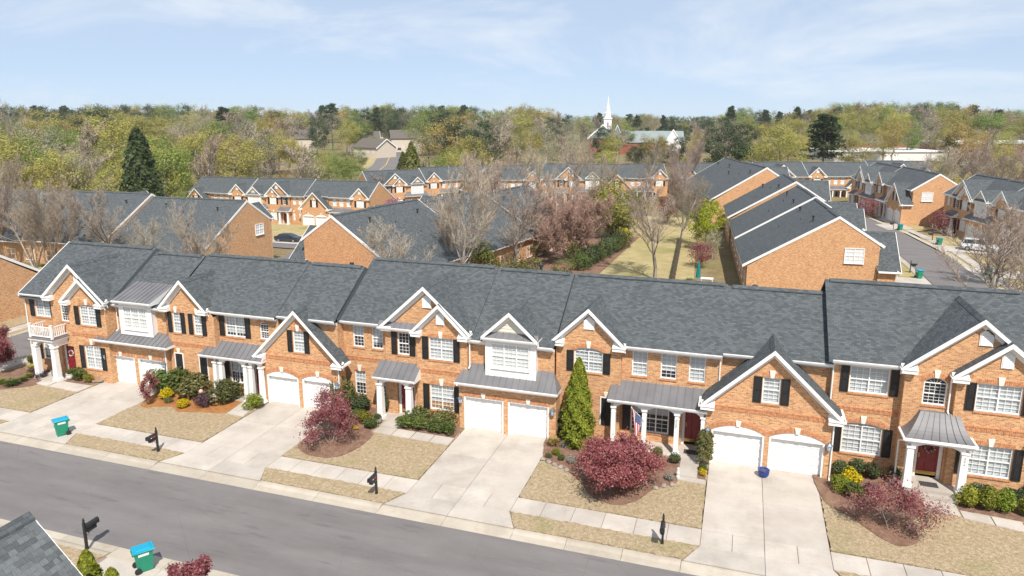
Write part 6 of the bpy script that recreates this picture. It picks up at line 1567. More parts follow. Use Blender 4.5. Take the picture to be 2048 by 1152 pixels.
# ------------------------------------------------------------------ trees behind the front row
CT, ST = math.cos(R_(18.1)), math.sin(R_(18.1))
def at_px(px, depth):
    """ground point on a bearing (given as a column of a 2048 wide picture) at a given distance along the view axis"""
    u = (px - 1024) / 1446 * depth; return (u * CT - depth * ST, u * ST + depth * CT)
BT = []
for sd, h, st, sp, tw in ((41, 12, 1, 0, 'twig_pink'), (42, 12, 1, 0, 'twig_brown'), (43, 11, 4, 0.45, 'twig_pink'), (44, 12, 3, 0.35, 'twig_brown')):
    BT.append(bare_meshes(sd, h * 0.78, BARE, st, sp, tw, 'bark_pale' if tw == 'twig_brown' else 'bark'))
def size_of(me):
    co = np.empty(len(me.vertices) * 3, dtype=np.float32); me.vertices.foreach_get('co', co); co = co.reshape(-1, 3)
    return np.quantile(co[:, 2], 0.995), np.quantile(np.hypot(co[:, 0], co[:, 1]), 0.98)
def bare_at(label, x, y, h, w, k, rz, group='bare trees behind the front row'):
    t, c = BT[k]; H_, R0 = size_of(c); s = (w / 2) / R0; sz = h / H_
    o = thing('bare_tree', label, 'tree', (x, y, hgt(x, y)), rz, group, (s, s, sz)); O('trunk', t, o); O('crown', c, o)
for row_ in (
    ('bare many-stemmed tree at the left edge behind the front row', -93, 64.5, 13.5, 12, 2, 0.3), ('bare spreading tree second from the left edge behind the front row', -86, 65.5, 13.0, 13, 3, 1.4), ('bare pinkish tree third from the left edge behind the front row', -80.5, 64, 11.5, 10, 2, 3.9),
    ('bare upright tree in front of the long grey rear roof', -72.5, 65.5, 11.0, 9, 0, 2.0), ('bare twiggy tree in front of the brick gable end at left', -57.2, 63.0, 9.3, 10.5, 3, 0.9), ('bare low tree between the long rear roof and the gable end', -64.5, 61, 7.6, 7.5, 1, 5.0),
    ('bare upright tree before the roof right of the big plain brick gable', -30.0, 60.0, 9.6, 8.5, 1, 0.5), ('bare tree with pale trunk left of centre behind the front row', -28.4, 69, 15.2, 9.5, 1, 2.6), ('bare many-stemmed tree beside the pale trunk left of centre', -30.6, 74, 12.5, 9.5, 3, 4.6),
    ('bare tree with dark trunk at the corner of the mulched bed', -25.0, 77, 14.0, 9.5, 0, 4.1), ('bare tree with straight trunk in the middle of the lawn', -9.3, 83.0, 13.0, 9.0, 0, 1.0), ('bare thinner tree farther back on the lawn', -8.4, 106, 10.5, 7.5, 1, 3.2), ('bare pinkish tree beside the fence far down the lawn', -9.6, 124, 11, 8, 2, 0.2),
    ('bare pinkish tree behind the crape myrtle', -24.5, 108, 10, 10, 2, 1.9),
    ('bare tree standing before the street at the right edge', 21.2, 71.5, 11.4, 11.0, 0, 5.0), ('bare second tree at the right edge, lower and wider', 24.5, 67, 9.6, 9.5, 3, 2.2), ('bare tree at the right edge before the white car', 29.5, 92, 9.5, 9, 2, 2.9),
    ('bare tree in front of the distant row, left of the church', -40, 146, 14.5, 10, 1, 0.7), ('bare grey tree in front of the distant row below the church', -29, 152, 14, 10, 3, 1.7), ('bare tree rising between the distant roofs in the middle', -50, 138, 14, 11, 2, 2.7), ('bare pale tree left of the distant twin gables', -35.5, 149, 13, 9, 0, 5.1), ('bare tree before the right end of the distant row', -21, 156, 13, 9, 1, 3.3), ('bare grey tree above the lime tree', -13, 160, 13.5, 10, 2, 4.4), ('bare tree before the far roofs left of the distant row', -58, 150, 14, 11, 3, 0.1),
    ('bare grey tree at far right behind the roofs', 47, 160, 14, 15, 2, 0.4), ('bare brown tree at the right edge behind the roofs', 58, 158, 15, 16, 3, 1.1), ('bare round tree at far right between roofs and wood', 38, 172, 13, 13, 1, 2.0)):
    bare_at(*row_)
leafy_later = [('shrub', 'rounded olive shrub at the near end of the lawn bed', -24.8, 75, 3.6, 5.0), ('shrub', 'rounded olive shrub under the crape myrtle', -20.5, 90, 3.0, 4.2), ('shrub', 'rounded green shrub left of the crape myrtle', -27.5, 92, 3.4, 4.6), ('shrub', 'rounded olive shrub behind the hedge end', -19.5, 112, 4.2, 5.0)]
bare_at('leafless tall tree rising above the skyline at the left edge', *at_px(22, 150), 27, 9, 1, 0.6)
MYRTLE = dict(BARE, rmin=0.024, levels=3, nseg=(5, 4, 4, 3), kids=(3, 3, 4, 0), ang=(0.5, 0.6, 0.65), len=(0.6, 0.52, 0.5), up=(-0.03, 0.03, 0.03, 0.02), bare=(0.35, 0.1, 0.0, 0))
mt_, mc_ = bare_meshes(61, 7.5, MYRTLE, 9, 0.75, 'twig_rust', 'bark')
H_, R0 = size_of(mc_); t_ = thing('crape_myrtle', 'wide pinkish leafless crape myrtle in the mulched bed left of the lawn', 'tree', (-21.8, 92, 0), 0.4, None, (6.8 / R0, 6.8 / R0, 8.9 / H_)); O('trunk', mt_, t_); O('crown', mc_, t_)
def leafy(name, label, x, y, h, w, mesh, trunk, group=None, rz=0.0, cz=0.12, cat='tree'):
    t = thing(name, label, cat, (x, y, hgt(x, y)), rz, group); H0, R0 = size_of(mesh); s = (w / 2) / R0
    O('trunk', trunk, t, scale=(h / 18, h / 18, h / 18)); O('crown', mesh, t, (0, 0, h * cz), scale=(s, s, h * (1 - cz) / H0))
TR18 = [trunk_mesh(500 + i, 18, 0.28, 0.86, 6, 12, 'bark' if i % 2 else 'bark_pale') for i in range(4)]
leaf_mat('leaf_limetree', (0.17, 0.20, 0.012), (0.33, 0.37, 0.022), (0.46, 0.49, 0.06), 0.6, trans=0.4, hv=0.004, vv=0.05)
leaf_mat('leaf_olivetree', (0.12, 0.125, 0.02), (0.23, 0.235, 0.04), (0.34, 0.335, 0.08), 0.6, trans=0.4, hv=0.004, vv=0.05)
olive_c = crown_mesh(71, 'leaf_olivetree', 80, 90, (4, 4, 3.4), 0.15, 0.5, 0.14)
leafy('evergreen_tree', 'round olive green tree at the far left side of the lawn', -18.6, 110, 9.0, 11.5, olive_c, TR18[0])
for nm_, lb_, x_, y_, h_, w_ in leafy_later: leafy(nm_, lb_, x_, y_, h_, w_, cached('olsh', lambda: crown_mesh(78, 'leaf_cypress', 60, 40, (3, 3, 2.6), 0.15, 0.55, 0.16)), TR18[2], 'round shrubs left of the lawn', x_, 0.02, 'shrub')
leafy('young_maple', 'bright lime tree against the rear roofs right of the lawn', -4.6, 104, 7.4, 6.0, crown_mesh(72, 'leaf_limetree', 60, 70, (3, 3, 2.8), 0.13, 0.45, 0.15), TR18[1])
leafy('shrub', 'large loose evergreen shrub at the foot of the pale-trunked bare tree', -29.5, 76, 5.0, 6.5, crown_mesh(73, 'leaf_cypress', 110, 24, (3, 3, 2.6), 0.16, 0.5, 0.2), TR18[0], cz=0.02, cat='shrub')
leafy('redbud', 'purple flowering redbud in front of the far left row', -66.5, 128, 6.5, 7.5, crown_mesh(74, 'leaf_redbud', 120, 18, (3, 3, 2.6), 0.15, 0.45, 0.2), TR18[1])
leafy('flowering_tree', 'pale blossoming small tree between fence and rear wall', -3.4, 98, 4.2, 3.0, crown_mesh(75, 'leaf_pale', 70, 18, (2, 2, 2), 0.13, 0.4, 0.2), TR18[2])
leafy('yellow_shrub', 'golden budding shrub at the right edge behind the ridge', 18.9, 60.5, 3.6, 5.5, crown_mesh(76, 'leaf_straw', 110, 16, (3, 3, 2), 0.10, 0.4, 0.22), TR18[2], cz=0.05, cat='shrub')
for x, y, h, w, l in ((-4.6, 92, 3.4, 3.6, 'dark red maple by the fence beside the rear walls'), (-12.5, 128, 5.2, 4.5, 'dull red maple at the far end of the lawn'), (31.8, 131.5, 3.8, 5.0, 'red maple before the porch across the right street'), (22.5, 148, 3.6, 4.5, 'red maple among the far shaded townhouses'), (45, 170, 4, 4, 'small red tree far right by the brown building')):
    leafy('japanese_maple', l, x, y, h, w, cached('redc', lambda: crown_mesh(77, 'leaf_red', 100, 20, (3, 3, 2.4), 0.15, 0.5, 0.2)), TR18[1], 'red maples behind', x, 0.15)
# hedge of evergreen shrubs edging the lawn
HG = [crown_mesh(80 + i, m, 60, 26, (2, 2, 1.6), 0.13, 0.75, 0.16) for i, m in enumerate(('leaf_dark', 'leaf_olive', 'leaf_green', 'leaf_yellow'))]
hx = [(-20.5, 82, 3.4, 2.2, 1, 'olive evergreen shrub at the near end of the lawn hedge'), (-23.5, 80, 3.8, 2.4, 1, 'olive evergreen shrub at the near left of the lawn bed')]
for k in range(9): hx.append((-18.9 + k * 0.32, 85.5 + k * 2.1, 3.0, 2.2 + 0.2 * (k % 3), 0 if k % 3 else 2, 'dark evergreen shrub in the hedge curving along the lawn'))
hx += [(-16.6, 104, 2.6, 2.6, 3, 'yellow flowering shrub at the end of the lawn hedge'), (-17.5, 108, 3.5, 3.0, 0, 'dark shrub behind the yellow flowering one'), (-5.2, 80, 1.8, 1.2, 2, 'small green shrub beside the closed teal umbrella')]
for i, (x, y, w, h, m, l) in enumerate(hx): 
    H0, R0 = size_of(HG[m]); O('hedge_shrub', HG[m], None, (x, y, hgt(x, y)), i * 1.3, (w / 2 / R0, w / 2 / R0, h / H0), l, 'shrub', 'evergreen shrubs along the lawn')

# ------------------------------------------------------------------ woods
rgf = random.Random(7)
def fc(sd, m, cl, per, R, leaf, sh, cr): return crown_mesh(sd, m, cl, per, R, leaf, sh, cr)
KIND = {}
def addk(key, meshes, desc, cz): KIND[key] = (meshes, desc, cz)
addk('spring', [fc(101 + i, 'leaf_spring', 50, 130, (5.8, 5.8, 6.2), 0.17, 0.35, 0.15) for i in range(4)], 'yellow-green budding tree', 0.22)
addk('gold', [fc(111 + i, 'leaf_gold', 48, 115, (5.6, 5.6, 6.0), 0.16, 0.35, 0.15) for i in range(3)], 'golden brown budding tree', 0.22)
addk('fresh', [fc(121 + i, 'leaf_fresh', 48, 130, (5.2, 5.2, 6.4), 0.17, 0.4, 0.15) for i in range(2)], 'fresh green tree', 0.18)
addk('pale', [fc(131 + i, 'leaf_pale', 55, 60, (5.0, 5.0, 6.6), 0.15, 0.35, 0.17) for i in range(2)], 'pale thinly leaved tree', 0.2)
addk('evergreen', [fc(141 + i, 'leaf_pine', 48, 130, (4.8, 4.8, 6.4), 0.18, 0.45, 0.13) for i in range(2)], 'dark evergreen tree', 0.1)
addk('cedar', [conifer_mesh(152, 'leaf_pine', 4600, 18, 3.4, 0.30, p=0.6)], 'dark cedar', 0.02)
addk('cypress', [conifer_mesh(151, 'leaf_cypress', 3200, 18, 3.6, 0.34, p=0.8)], 'pointed evergreen tree', 0.02)
FBARE = dict(BARE, nseg=(6, 4, 3, 2), kids=(3, 3, 3, 0), rmin=0.05, taper=(0.8, 0.8, 0.7, 0.5))
FB = []
for sd, tw in ((161, 'twig_brown'), (162, 'twig_brown'), (163, 'twig_pink')):
    out, tips = bare_tree(sd, 14, FBARE, 1)
    FB.append((tubes_mesh([s for s in out if s[4] >= 5], 'trunk', 'bark_pale'), tubes_mesh([s for s in out if s[4] < 5], 'crown', tw)))
PN = [pine_mesh(171 + i, 'leaf_pine', 18, 4.2, 46, 0.34, 66, 0.34) for i in range(2)]
SIZ = {}
def sz_(me):
    if me.name not in SIZ: SIZ[me.name] = size_of(me)
    return SIZ[me.name]
def landmark(px):
    for lim, t in ((60, 'at the left edge'), (130, 'above the leftmost bare trees'), (230, 'left of the tall dark cedar'), (310, 'around the tall dark cedar'), (390, 'right of the tall dark cedar'), (460, 'above the far row left end'), (540, 'above the far white bay'), (600, 'left of the beige houses'), (740, 'by the beige houses'), (812, 'at the distant road'), (880, 'right of the distant road'), (950, 'above the purple redbud'), (1030, 'above the pale-trunked tree'), (1100, 'above the middle bare trees'), (1180, 'left of the steeple'), (1260, 'by the steeple'), (1350, 'by the church roof'), (1430, 'by the white church gable'), (1510, 'near the dark tree beyond the church'), (1600, 'above the big brick gable end'), (1700, 'around the tall right pine'), (1800, 'above the white flat roof'), (1900, 'above the sunlit end wall'), (1980, 'above the far right houses')):
        if px < lim: return t
    return 'at the right edge'
def wood_tree(kind, px, depth, top, wf, zone, label=None, where=''):
    zone_l = where + ' ' + landmark(px) if where else 'in the wood ' + zone
    x, y = at_px(px, depth); z = hgt(x, y); h = max(5.0, top - z)
    grp = 'trees of the wood ' + zone; rz = rgf.uniform(0, 6.28)
    if kind in ('bare', 'pine'):
        t_, c_ = rgf.choice(FB if kind == 'bare' else PN); H0, R0 = sz_(c_); R0 = max(R0, 1e-3); H0 = max(H0, sz_(t_)[0])
        s = (h * (0.30 if kind == 'bare' else 0.24) * wf) / R0
        o = thing('bare_tree' if kind == 'bare' else 'pine_tree', label or ('leafless grey-brown tree' if kind == 'bare' else 'dark pine') + ' ' + zone_l, 'tree', (x, y, z - 0.2), rz, grp, (s, s, h / H0)); O('trunk', t_, o); O('crown', c_, o); return
    ms, desc, cz = KIND[kind]; me = rgf.choice(ms); H0, R0 = sz_(me); w = h * rgf.uniform(0.30, 0.40) * wf * (0.62 if kind == 'cypress' else 1.0)
    o = thing(kind + '_tree' if kind not in ('gold', 'pale') else 'budding_tree', label or desc + ' ' + zone_l, 'tree', (x, y, z - 0.2), rz, grp); tr = rgf.choice(TR18)
    O('trunk', tr, o, scale=(h / 18 * wf, h / 18 * wf, h / 18)); O('crown', me, o, (0, 0, h * cz), scale=(w / R0, w / R0, h * (1 - cz) / H0))
SKY = [(-80, 213), (60, 215), (110, 222), (200, 212), (280, 217), (360, 214), (440, 220), (480, 212), (540, 222), (600, 226), (660, 215), (720, 220), (770, 213), (830, 218), (900, 214), (960, 220), (1010, 221), (1070, 214), (1140, 230), (1200, 232), (1270, 232), (1340, 240), (1400, 238), (1450, 228), (1500, 220), (1560, 222), (1620, 222), (1680, 212), (1760, 209), (1820, 214), (1860, 206), (1930, 212), (2000, 220), (2050, 224), (2150, 222)]
def sky_row(px):
    for (a, ra), (b, rb) in zip(SKY, SKY[1:]):
        if a <= px <= b: return ra + (rb - ra) * (px - a) / (b - a)
    return 220
def near_start(px): return 128 if px < 330 else 172 if px < 720 else 190 if px < 1000 else 208 if px < 1480 else 212 if px < 1900 else 190
MIXES = [(-100, 330, dict(spring=5.5, gold=2, fresh=2, pale=2, evergreen=0.3, bare=2.2)), (330, 580, dict(bare=6, pale=3.5, spring=2.5, gold=1.5, fresh=1, evergreen=0.6)), (580, 860, dict(fresh=3, spring=2, gold=1.5, evergreen=1.6, bare=1, pale=1)),
         (860, 1190, dict(spring=2.0, gold=2, pale=2.4, bare=3.4, fresh=1.4, evergreen=0.8, pine=0.5)), (1190, 1450, dict(evergreen=2, bare=1.5, spring=1.5, pine=1.5, gold=1)), (1450, 2200, dict(spring=4, gold=3, fresh=1.5, pine=0.8, bare=1.6, pale=1))]
FARMIX = dict(gold=2, fresh=2, spring=1.5, evergreen=2.2, pine=1.0, bare=1.2, pale=0.6)
def pick(mix):
    t = rgf.uniform(0, sum(mix.values()))
    for k, v in mix.items():
        t -= v
        if t <= 0: return k
    return 'spring'
def zone_of(px): return 'behind the grey rear roofs at left' if px < 430 else 'left of the distant road' if px < 760 else 'between the distant road and the church' if px < 1180 else 'round the church' if px < 1450 else 'above the far right roofs'
for band, (d0, d1, step, r0, r1, wf) in enumerate(((0, 34, 32, 46, 120, 1.2), (45, 105, 26, 20, 62, 1.3), (150, 230, 26, 4, 28, 1.3), (290, 430, 13, -3, 7, 1.2))):
    px = -70.0
    while px < 2120:
        px += step * rgf.uniform(0.6, 1.4)
        dep = near_start(px) + rgf.uniform(d0, d1)
        if band == 3: dep = rgf.uniform(480, 640)
        rowp = sky_row(px) + rgf.uniform(r0, r1)
        if 722 < px < 826 and dep < 475: continue                         # the road opening
        if 575 < px < 742 and dep < 325: rowp = max(rowp, 288 + rgf.uniform(0, 25))
        if 806 < px < 850 and dep < 240: continue
        if 1178 < px < 1250 and dep < 335: rowp = max(rowp, 252 + rgf.uniform(0, 30))
        if 1250 <= px < 1425 and dep < 345: rowp = max(rowp, 266 + rgf.uniform(0, 26))
        if 1620 < px < 1900 and dep < 300 and rgf.random() < 0.45: continue
        top = 19.5 - (rowp - 226) / 1415 * dep + (1.2 if band == 3 else 0.5)
        mix = FARMIX if band == 3 else next(m for a, b, m in MIXES if a <= px < b + 60)
        wood_tree(pick(mix), px, dep, min(top, 27), wf * rgf.uniform(0.85, 1.2), zone_of(px), None, ('at the wood front', 'halfway up the wood', 'high in the wood', 'on the skyline')[band])
# undergrowth and single trees one can pick out
for px, dep, top, k, wf, l in ((268, 122, 17.0, 'cedar', 0.62, 'tall dark cedar standing out of the yellow-green wood at left'), 
        (772, 500, 22.8, 'evergreen', 1.2, 'dark evergreen clump at the end of the distant road, left'), (800, 520, 22.5, 'evergreen', 1.3, 'dark evergreen clump at the end of the distant road, right'), (752, 470, 22.5, 'pine', 0.9, 'tall dark pine left of the distant road'),
        (622, 205, 9.2, 'fresh', 1.5, 'fresh green round tree in front of the beige houses'), (722, 178, 5.2, 'fresh', 1.9, 'bright green wide tree behind the far left row'), (480, 160, 4.5, 'fresh', 1.0, 'small bright green tree just behind the far left roof'), (765, 172, 5.0, 'bare', 1.5, 'bare rounded shrub at the near end of the distant road'),
        (820, 186, 12.0, 'cypress', 1.2, 'pointed green cypress right of the distant road, taller'), (803, 186, 9.5, 'cypress', 1.1, 'pointed green cypress right of the distant road, shorter'), (842, 190, 6.5, 'evergreen', 1.2, 'dark evergreen at the foot of the two cypresses'),
        (920, 190, 10.0, 'gold', 1.1, 'golden tree behind the redbud row'), (1458, 205, 16.3, 'evergreen', 1.35, 'large dark green tree just right of the church'), (1655, 210, 19.0, 'pine', 1.5, 'tall dark pine at the right above the far roofs'), (1566, 206, 17.0, 'spring', 1.3, 'large yellow-green tree right of the big dark tree'),
        (1395, 215, 6.5, 'evergreen', 0.9, 'small dark conifer below the church porch'), (1290, 260, 9.0, 'evergreen', 1.6, 'dark evergreen group before the church roof, left'), (1330, 265, 10.0, 'evergreen', 1.6, 'dark evergreen group before the church roof, right'), (1225, 270, 12.0, 'spring', 1.0, 'yellow-green tree in front of the church gable'), (1400, 300, 12.0, 'gold', 1.0, 'golden tree before the white church porch'),
        (1462, 420, 23.0, 'pine', 0.8, 'single pine breaking the skyline right of the church'), (1595, 430, 22.5, 'pine', 0.8, 'pine breaking the skyline above the right wood'), (447, 430, 22.5, 'pine', 1.3, 'dark pine breaking the skyline above the left wood'), (1275, 480, 17.5, 'pine', 1.0, 'pine on the skyline right of the steeple'), (1328, 470, 17.5, 'pine', 0.9, 'second pine on the skyline right of the steeple')):
    wood_tree(k, px, dep, top, wf, zone_of(px), l)
UND = [crown_mesh(190 + i, m, 70, 20, (4, 4, 2.4), 0.30, 0.5, 0.2) for i, m in enumerate(('leaf_pine', 'leaf_spring', 'twig_brown', 'leaf_fresh', 'leaf_gold'))]
px = -60
while px < 2100:
    px += rgf.uniform(22, 46)
    if 745 < px < 800: continue
    dep = near_start(px) - rgf.uniform(2, 10); x, y = at_px(px, dep); m = rgf.choice([0, 1, 2, 2, 4, 0, 3]); H0, R0 = sz_(UND[m]); w = rgf.uniform(3.5, 6); h = rgf.uniform(2.5, 5.0)
    O('bush', UND[m], None, (x, y, hgt(x, y) - 0.3), rgf.uniform(0, 6), (w / R0, w / R0, h / H0), ('dark green', 'yellow-green', 'leafless brown', 'fresh green', 'golden')[m] + ' bush at the wood edge ' + landmark(px), 'bush', 'bushes at the wood edge ' + zone_of(px))

# the far-off wood that closes the horizon: one mass
def distant_wood():
    rg = np.random.default_rng(5); C = []; D = []
    for px in np.arange(-120, 2180, 4.6):
        dep = rg.uniform(660, 900); x, y = at_px(px, dep); top = 19.5 + (226 - sky_row(min(max(px, -70), 2100)) + rg.uniform(-14, 0)) / 1415 * dep; top = min(max(top, 15), 26); r = rg.uniform(5, 9)
        p, d = blob(rg, 90, 1.0, (1, 1, 1), 0.55); C.append(p * np.array([r, r, top * 0.42]) + np.array([x, y, top * 0.58])); D.append(d)
    return np_mesh('distant_wood', leaf_quads(rg, np.concatenate(C), 0.85, 0.5, outward=np.concatenate(D)), 4, ['leaf_far'])
leaf_mat('leaf_far', (0.10, 0.12, 0.05), (0.19, 0.20, 0.08), (0.30, 0.28, 0.14), 0.02, trans=0.4)
O('distant_wood', distant_wood(), label='far wood closing the horizon', kind='stuff')

# ------------------------------------------------------------------ street furniture and small things
def bin_parts():
    b = MB()
    b.hull([(-0.24, -0.27, 0.08), (0.24, -0.27, 0.08), (0.24, 0.30, 0.0), (-0.24, 0.30, 0.0)], [(-0.29, -0.36, 0.98), (0.29, -0.36, 0.98), (0.29, 0.37, 0.98), (-0.29, 0.37, 0.98)], 0)
    b.box(-0.32, 0.32, -0.40, 0.40, 0.93, 0.985); b.box(-0.27, 0.27, 0.30, 0.375, 0.55, 0.60)
    for s in (-1, 1): b.box(s * 0.20 - 0.02, s * 0.20 + 0.02, -0.44, -0.30, 0.85, 0.92)
    l = MB(); l.hull([(-0.33, -0.42, 0.99), (0.33, -0.42, 0.99), (0.33, 0.46, 0.99), (-0.33, 0.46, 0.99)], [(-0.31, -0.40, 1.04), (0.31, -0.40, 1.04), (0.30, 0.44, 1.03), (-0.30, 0.44, 1.03)])
    l.hull([(-0.24, -0.32, 1.041), (0.24, -0.32, 1.041), (0.24, 0.34, 1.036), (-0.24, 0.34, 1.036)], [(-0.2, -0.26, 1.07), (0.2, -0.26, 1.07), (0.2, 0.28, 1.065), (-0.2, 0.28, 1.065)])
    h = MB(); h.tube((-0.26, -0.43, 0.93), (0.26, -0.43, 0.93), 0.018, 0.018, 6); w = MB(); w.tube((0, 0, 0), (0.06, 0, 0), 0.14, 0.14, 12); w.tube((0.061, 0, 0), (0.07, 0, 0), 0.06, 0.05, 8)
    s = MB(); s.hull([(-0.282, -0.2, 0.78), (-0.294, -0.2, 0.90), (-0.294, 0.22, 0.90), (-0.282, 0.22, 0.78)], [(-0.286, -0.2, 0.78), (-0.298, -0.2, 0.90), (-0.298, 0.22, 0.90), (-0.286, 0.22, 0.78)])
    return b.mesh('body', 'bin_green', uv=False), l.mesh('lid', 'bin_blue', uv=False), h.mesh('handle', 'bin_green', uv=False), w.mesh('wheel', 'rubber', uv=False), s.mesh('sticker', 'label_white', uv=False)
BIN = bin_parts()
def trash_bin(x, y, z, rz, label):
    t = thing('wheeled_bin', label, 'bin', (x, y, z), rz, 'green wheeled bins')
    O('body', BIN[0], t); O('lid', BIN[1], t); O('handle', BIN[2], t); O('sticker', BIN[4], t); O('sticker', BIN[4], t, rz=math.pi)
    for s in (-1, 1): O('wheel', BIN[3], t, (0.27 if s > 0 else -0.34, -0.28, 0.14))
trash_bin(-23.75, 21.1, 0.0, R_(-35), 'green wheeled bin with blue lid on the near driveway at the bottom left')
trash_bin(-39.0, 29.95, 0.0, R_(150), 'green wheeled bin with blue lid on the leftmost driveway')
for x, y, l in ((25.5, 132, 'small green bin by the farthest mailbox on the right street'), (28.4, 118.9, 'green bin at the kerb left of the white car'), (20.6, 93.3, 'green bin beside the black mailbox just above the right ridge'), (28.9, 97.5, 'green bin behind the bare tree at the right edge')):
    trash_bin(x, y, 0.06, R_(200), l)
def mailbox_parts():
    p = MB(); p.box(-0.05, 0.05, -0.05, 0.05, -0.2, 1.30); p.lathe([(0.03, 1.30), (0.065, 1.33), (0.04, 1.37), (0.06, 1.42), (0.01, 1.55)], 8)
    p.box(-0.06, 0.06, -0.06, 0.06, 0.0, 0.12)
    b = MB(); n = 8; prof = [(-0.105, 0.0), (0.105, 0.0)] + [(0.105 * math.cos(math.pi * k / n), 0.13 + 0.105 * math.sin(math.pi * k / n)) for k in range(n + 1)]
    b.prism_y(prof, -0.62, 0.02); b.prism_y([(q[0] * 1.08, q[1] * 1.06 - 0.004) for q in prof], -0.645, -0.60)
    a = MB(); a.box(-0.04, 0.04, -0.55, -0.05, -0.07, -0.002); a.tube((0, -0.05, -0.35), (0, -0.38, -0.06), 0.02, 0.02, 5); a.tube((0, -0.30, -0.30), (0, -0.18, -0.06), 0.012, 0.012, 5)
    f = MB(); f.box(0.115, 0.125, -0.35, -0.16, 0.05, 0.12, 0); f.box(0.113, 0.127, -0.46, -0.40, 0.07, 0.11, 1)
    nb = MB(); nb.box(-0.09, 0.09, -0.5, -0.03, -0.26, -0.08)
    return p.mesh('post', 'black_iron', uv=False), b.mesh('box', 'black_iron', uv=False), a.mesh('bracket', 'black_iron', uv=False), f.mesh('flag', ['flag_red', 'label_white'], uv=False), nb.mesh('newspaper_holder', 'black_iron', uv=False)
MBX = mailbox_parts()
def mailbox(x, y, z, rz, label):
    t = thing('mailbox', label, 'mailbox', (x, y, z), rz, 'black mailboxes')
    O('post', MBX[0], t); O('box', MBX[1], t, (0, -0.06, 0.98)); O('bracket', MBX[2], t, (0, -0.06, 0.98)); O('flag', MBX[3], t, (0, -0.06, 0.98)); O('newspaper_holder', MBX[4], t, (0, -0.06, 0.98), scale=(1, 1, 0.7))
mailbox(-31.6, 29.95, 0.03, R_(0), 'black mailbox on the verge beside the leftmost driveway')
mailbox(-17.15, 29.75, 0.03, R_(0), 'black mailbox on the verge before the middle lawn')
mailbox(-2.5, 29.95, 0.03, R_(2), 'black mailbox on the verge left of the last driveway')
mailbox(-27.35, 21.4, 0.03, R_(180), 'black mailbox on the near verge beside the grey shingled roof')
for x, y, r, l in ((20.3, 96.6, 90, 'thin black mailbox by the bin just above the right ridge'), (24.6, 132.6, -100, 'far black mailbox beside the small green bin'), (28.4, 123, -95, 'black mailbox at the kerb before the red maple, right street')): mailbox(x, y, 0.05, R_(r), l)
# hanging flag on the porch column
def flag():
    t = thing('flag', 'American flag hanging from a white porch column', 'flag', (-4.6, 38.62, 0), R_(-58))
    st = MB(); st.tube((0.0, 0.02, 2.05), (-0.12, -0.75, 2.85), 0.016, 0.014, 6); st.lathe([(0.012, 2.85), (0.035, 2.88), (0.01, 2.92)], 6, 0, (-0.12, -0.75)); O('pole', st.mesh('pole', 'white_trim', uv=False), t)
    nu, nv = 39, 24; mb = MB(); L = 1.5
    def P(u, v):         # u down the hoist-to-fly drop, v across the folds
        hx, hy, hz = -0.12 + 0.10 * v, -0.75 + 0.62 * v, 2.84 - 0.66 * v
        fold = 0.07 * math.sin(v * 9 + u * 2.2) * (0.3 + u); nar = 1 - 0.52 * u
        return (hx + fold + 0.12 * u * (0.5 - v), (-0.75 + 0.62 * (0.5 + (v - 0.5) * nar)) * 1.0 + 0.05 * math.cos(v * 7), hz * 1.0 - u * L * (0.78 + 0.22 * (1 - v)) - 0.0)
    for i in range(nu + 1):
        for j in range(nv + 1): mb.v.append(P(i / nu, j / nv))
    for i in range(nu):
        for j in range(nv):
            k = i * (nv + 1) + j; mb.f.append((k, k + 1, k + nv + 2, k + nv + 1))
            stripe = int((j + 0.5) / nv * 13)
            mb.m.append(2 if (i < nu * 0.4 and stripe >= 6) else (0 if stripe % 2 == 0 else 1))
    c = O('cloth', mb.mesh('cloth', ['flag_red', 'flag_white', 'flag_blue'], True, False), t)
    sm = MB()
    for r in range(9):
        for q in range(6 if r % 2 == 0 else 5):
            u = 0.4 * (q + (0.5 if r % 2 == 0 else 1.0)) / 6; v = (7 + (r + 0.5) / 9 * 6) / 13; p = P(u, v)
            for s in (-1, 1): sm.hull([(p[0] + s * 0.004, p[1] - 0.013, p[2] - 0.013), (p[0] + s * 0.004, p[1] + 0.013, p[2] - 0.013), (p[0] + s * 0.004, p[1], p[2] + 0.017)], [(p[0] + s * 0.006, p[1] - 0.013, p[2] - 0.013), (p[0] + s * 0.006, p[1] + 0.013, p[2] - 0.013), (p[0] + s * 0.006, p[1], p[2] + 0.017)])
    so = O('star', sm.mesh('star', 'flag_white', uv=False), c); so['kind'] = 'stuff'
flag()
# pots, wreaths, statue, logs, stones
def pot(x, y, z, mat, r, h, label, plant=None):
    t = thing('plant_pot', label, 'pot', (x, y, z))
    mb = MB(); mb.lathe([(r * 0.62, 0), (r * 0.95, h * 0.35), (r, h * 0.75), (r * 0.9, h * 0.93), (r * 1.06, h * 0.95), (r * 1.06, h), (r * 0.86, h), (r * 0.84, h * 0.88)], 16); O('pot', mb.mesh('pot', mat, True, False), t)
    mb = MB(); mb.lathe([(r * 0.84, h * 0.86), (r * 0.1, h * 0.9)], 12); O('soil', mb.mesh('soil', 'soil', uv=False), t)
    if plant: O('plant', SHR[plant][0], t, (0, 0, h * 0.8), 0, (r * 1.7, r * 1.7, h * 0.9))
pot(2.05, 37.95, 0.0, 'pot_blue', 0.30, 0.42, 'glazed blue pot on the drive between the arched garage doors')
pot(-21.25, 37.35, 0.07, 'pot_grey', 0.30, 0.36, 'grey bowl pot with low plants beside the small shed porch', 'green')
pot(-48.3, 37.15, 0.1, 'pot_grey', 0.24, 0.4, 'grey pot behind the left column of the balcony porch', 'dark')
pot(-46.55, 36.95, 0.1, 'pot_white', 0.26, 0.45, 'pale pot right of the balcony porch column', 'green')
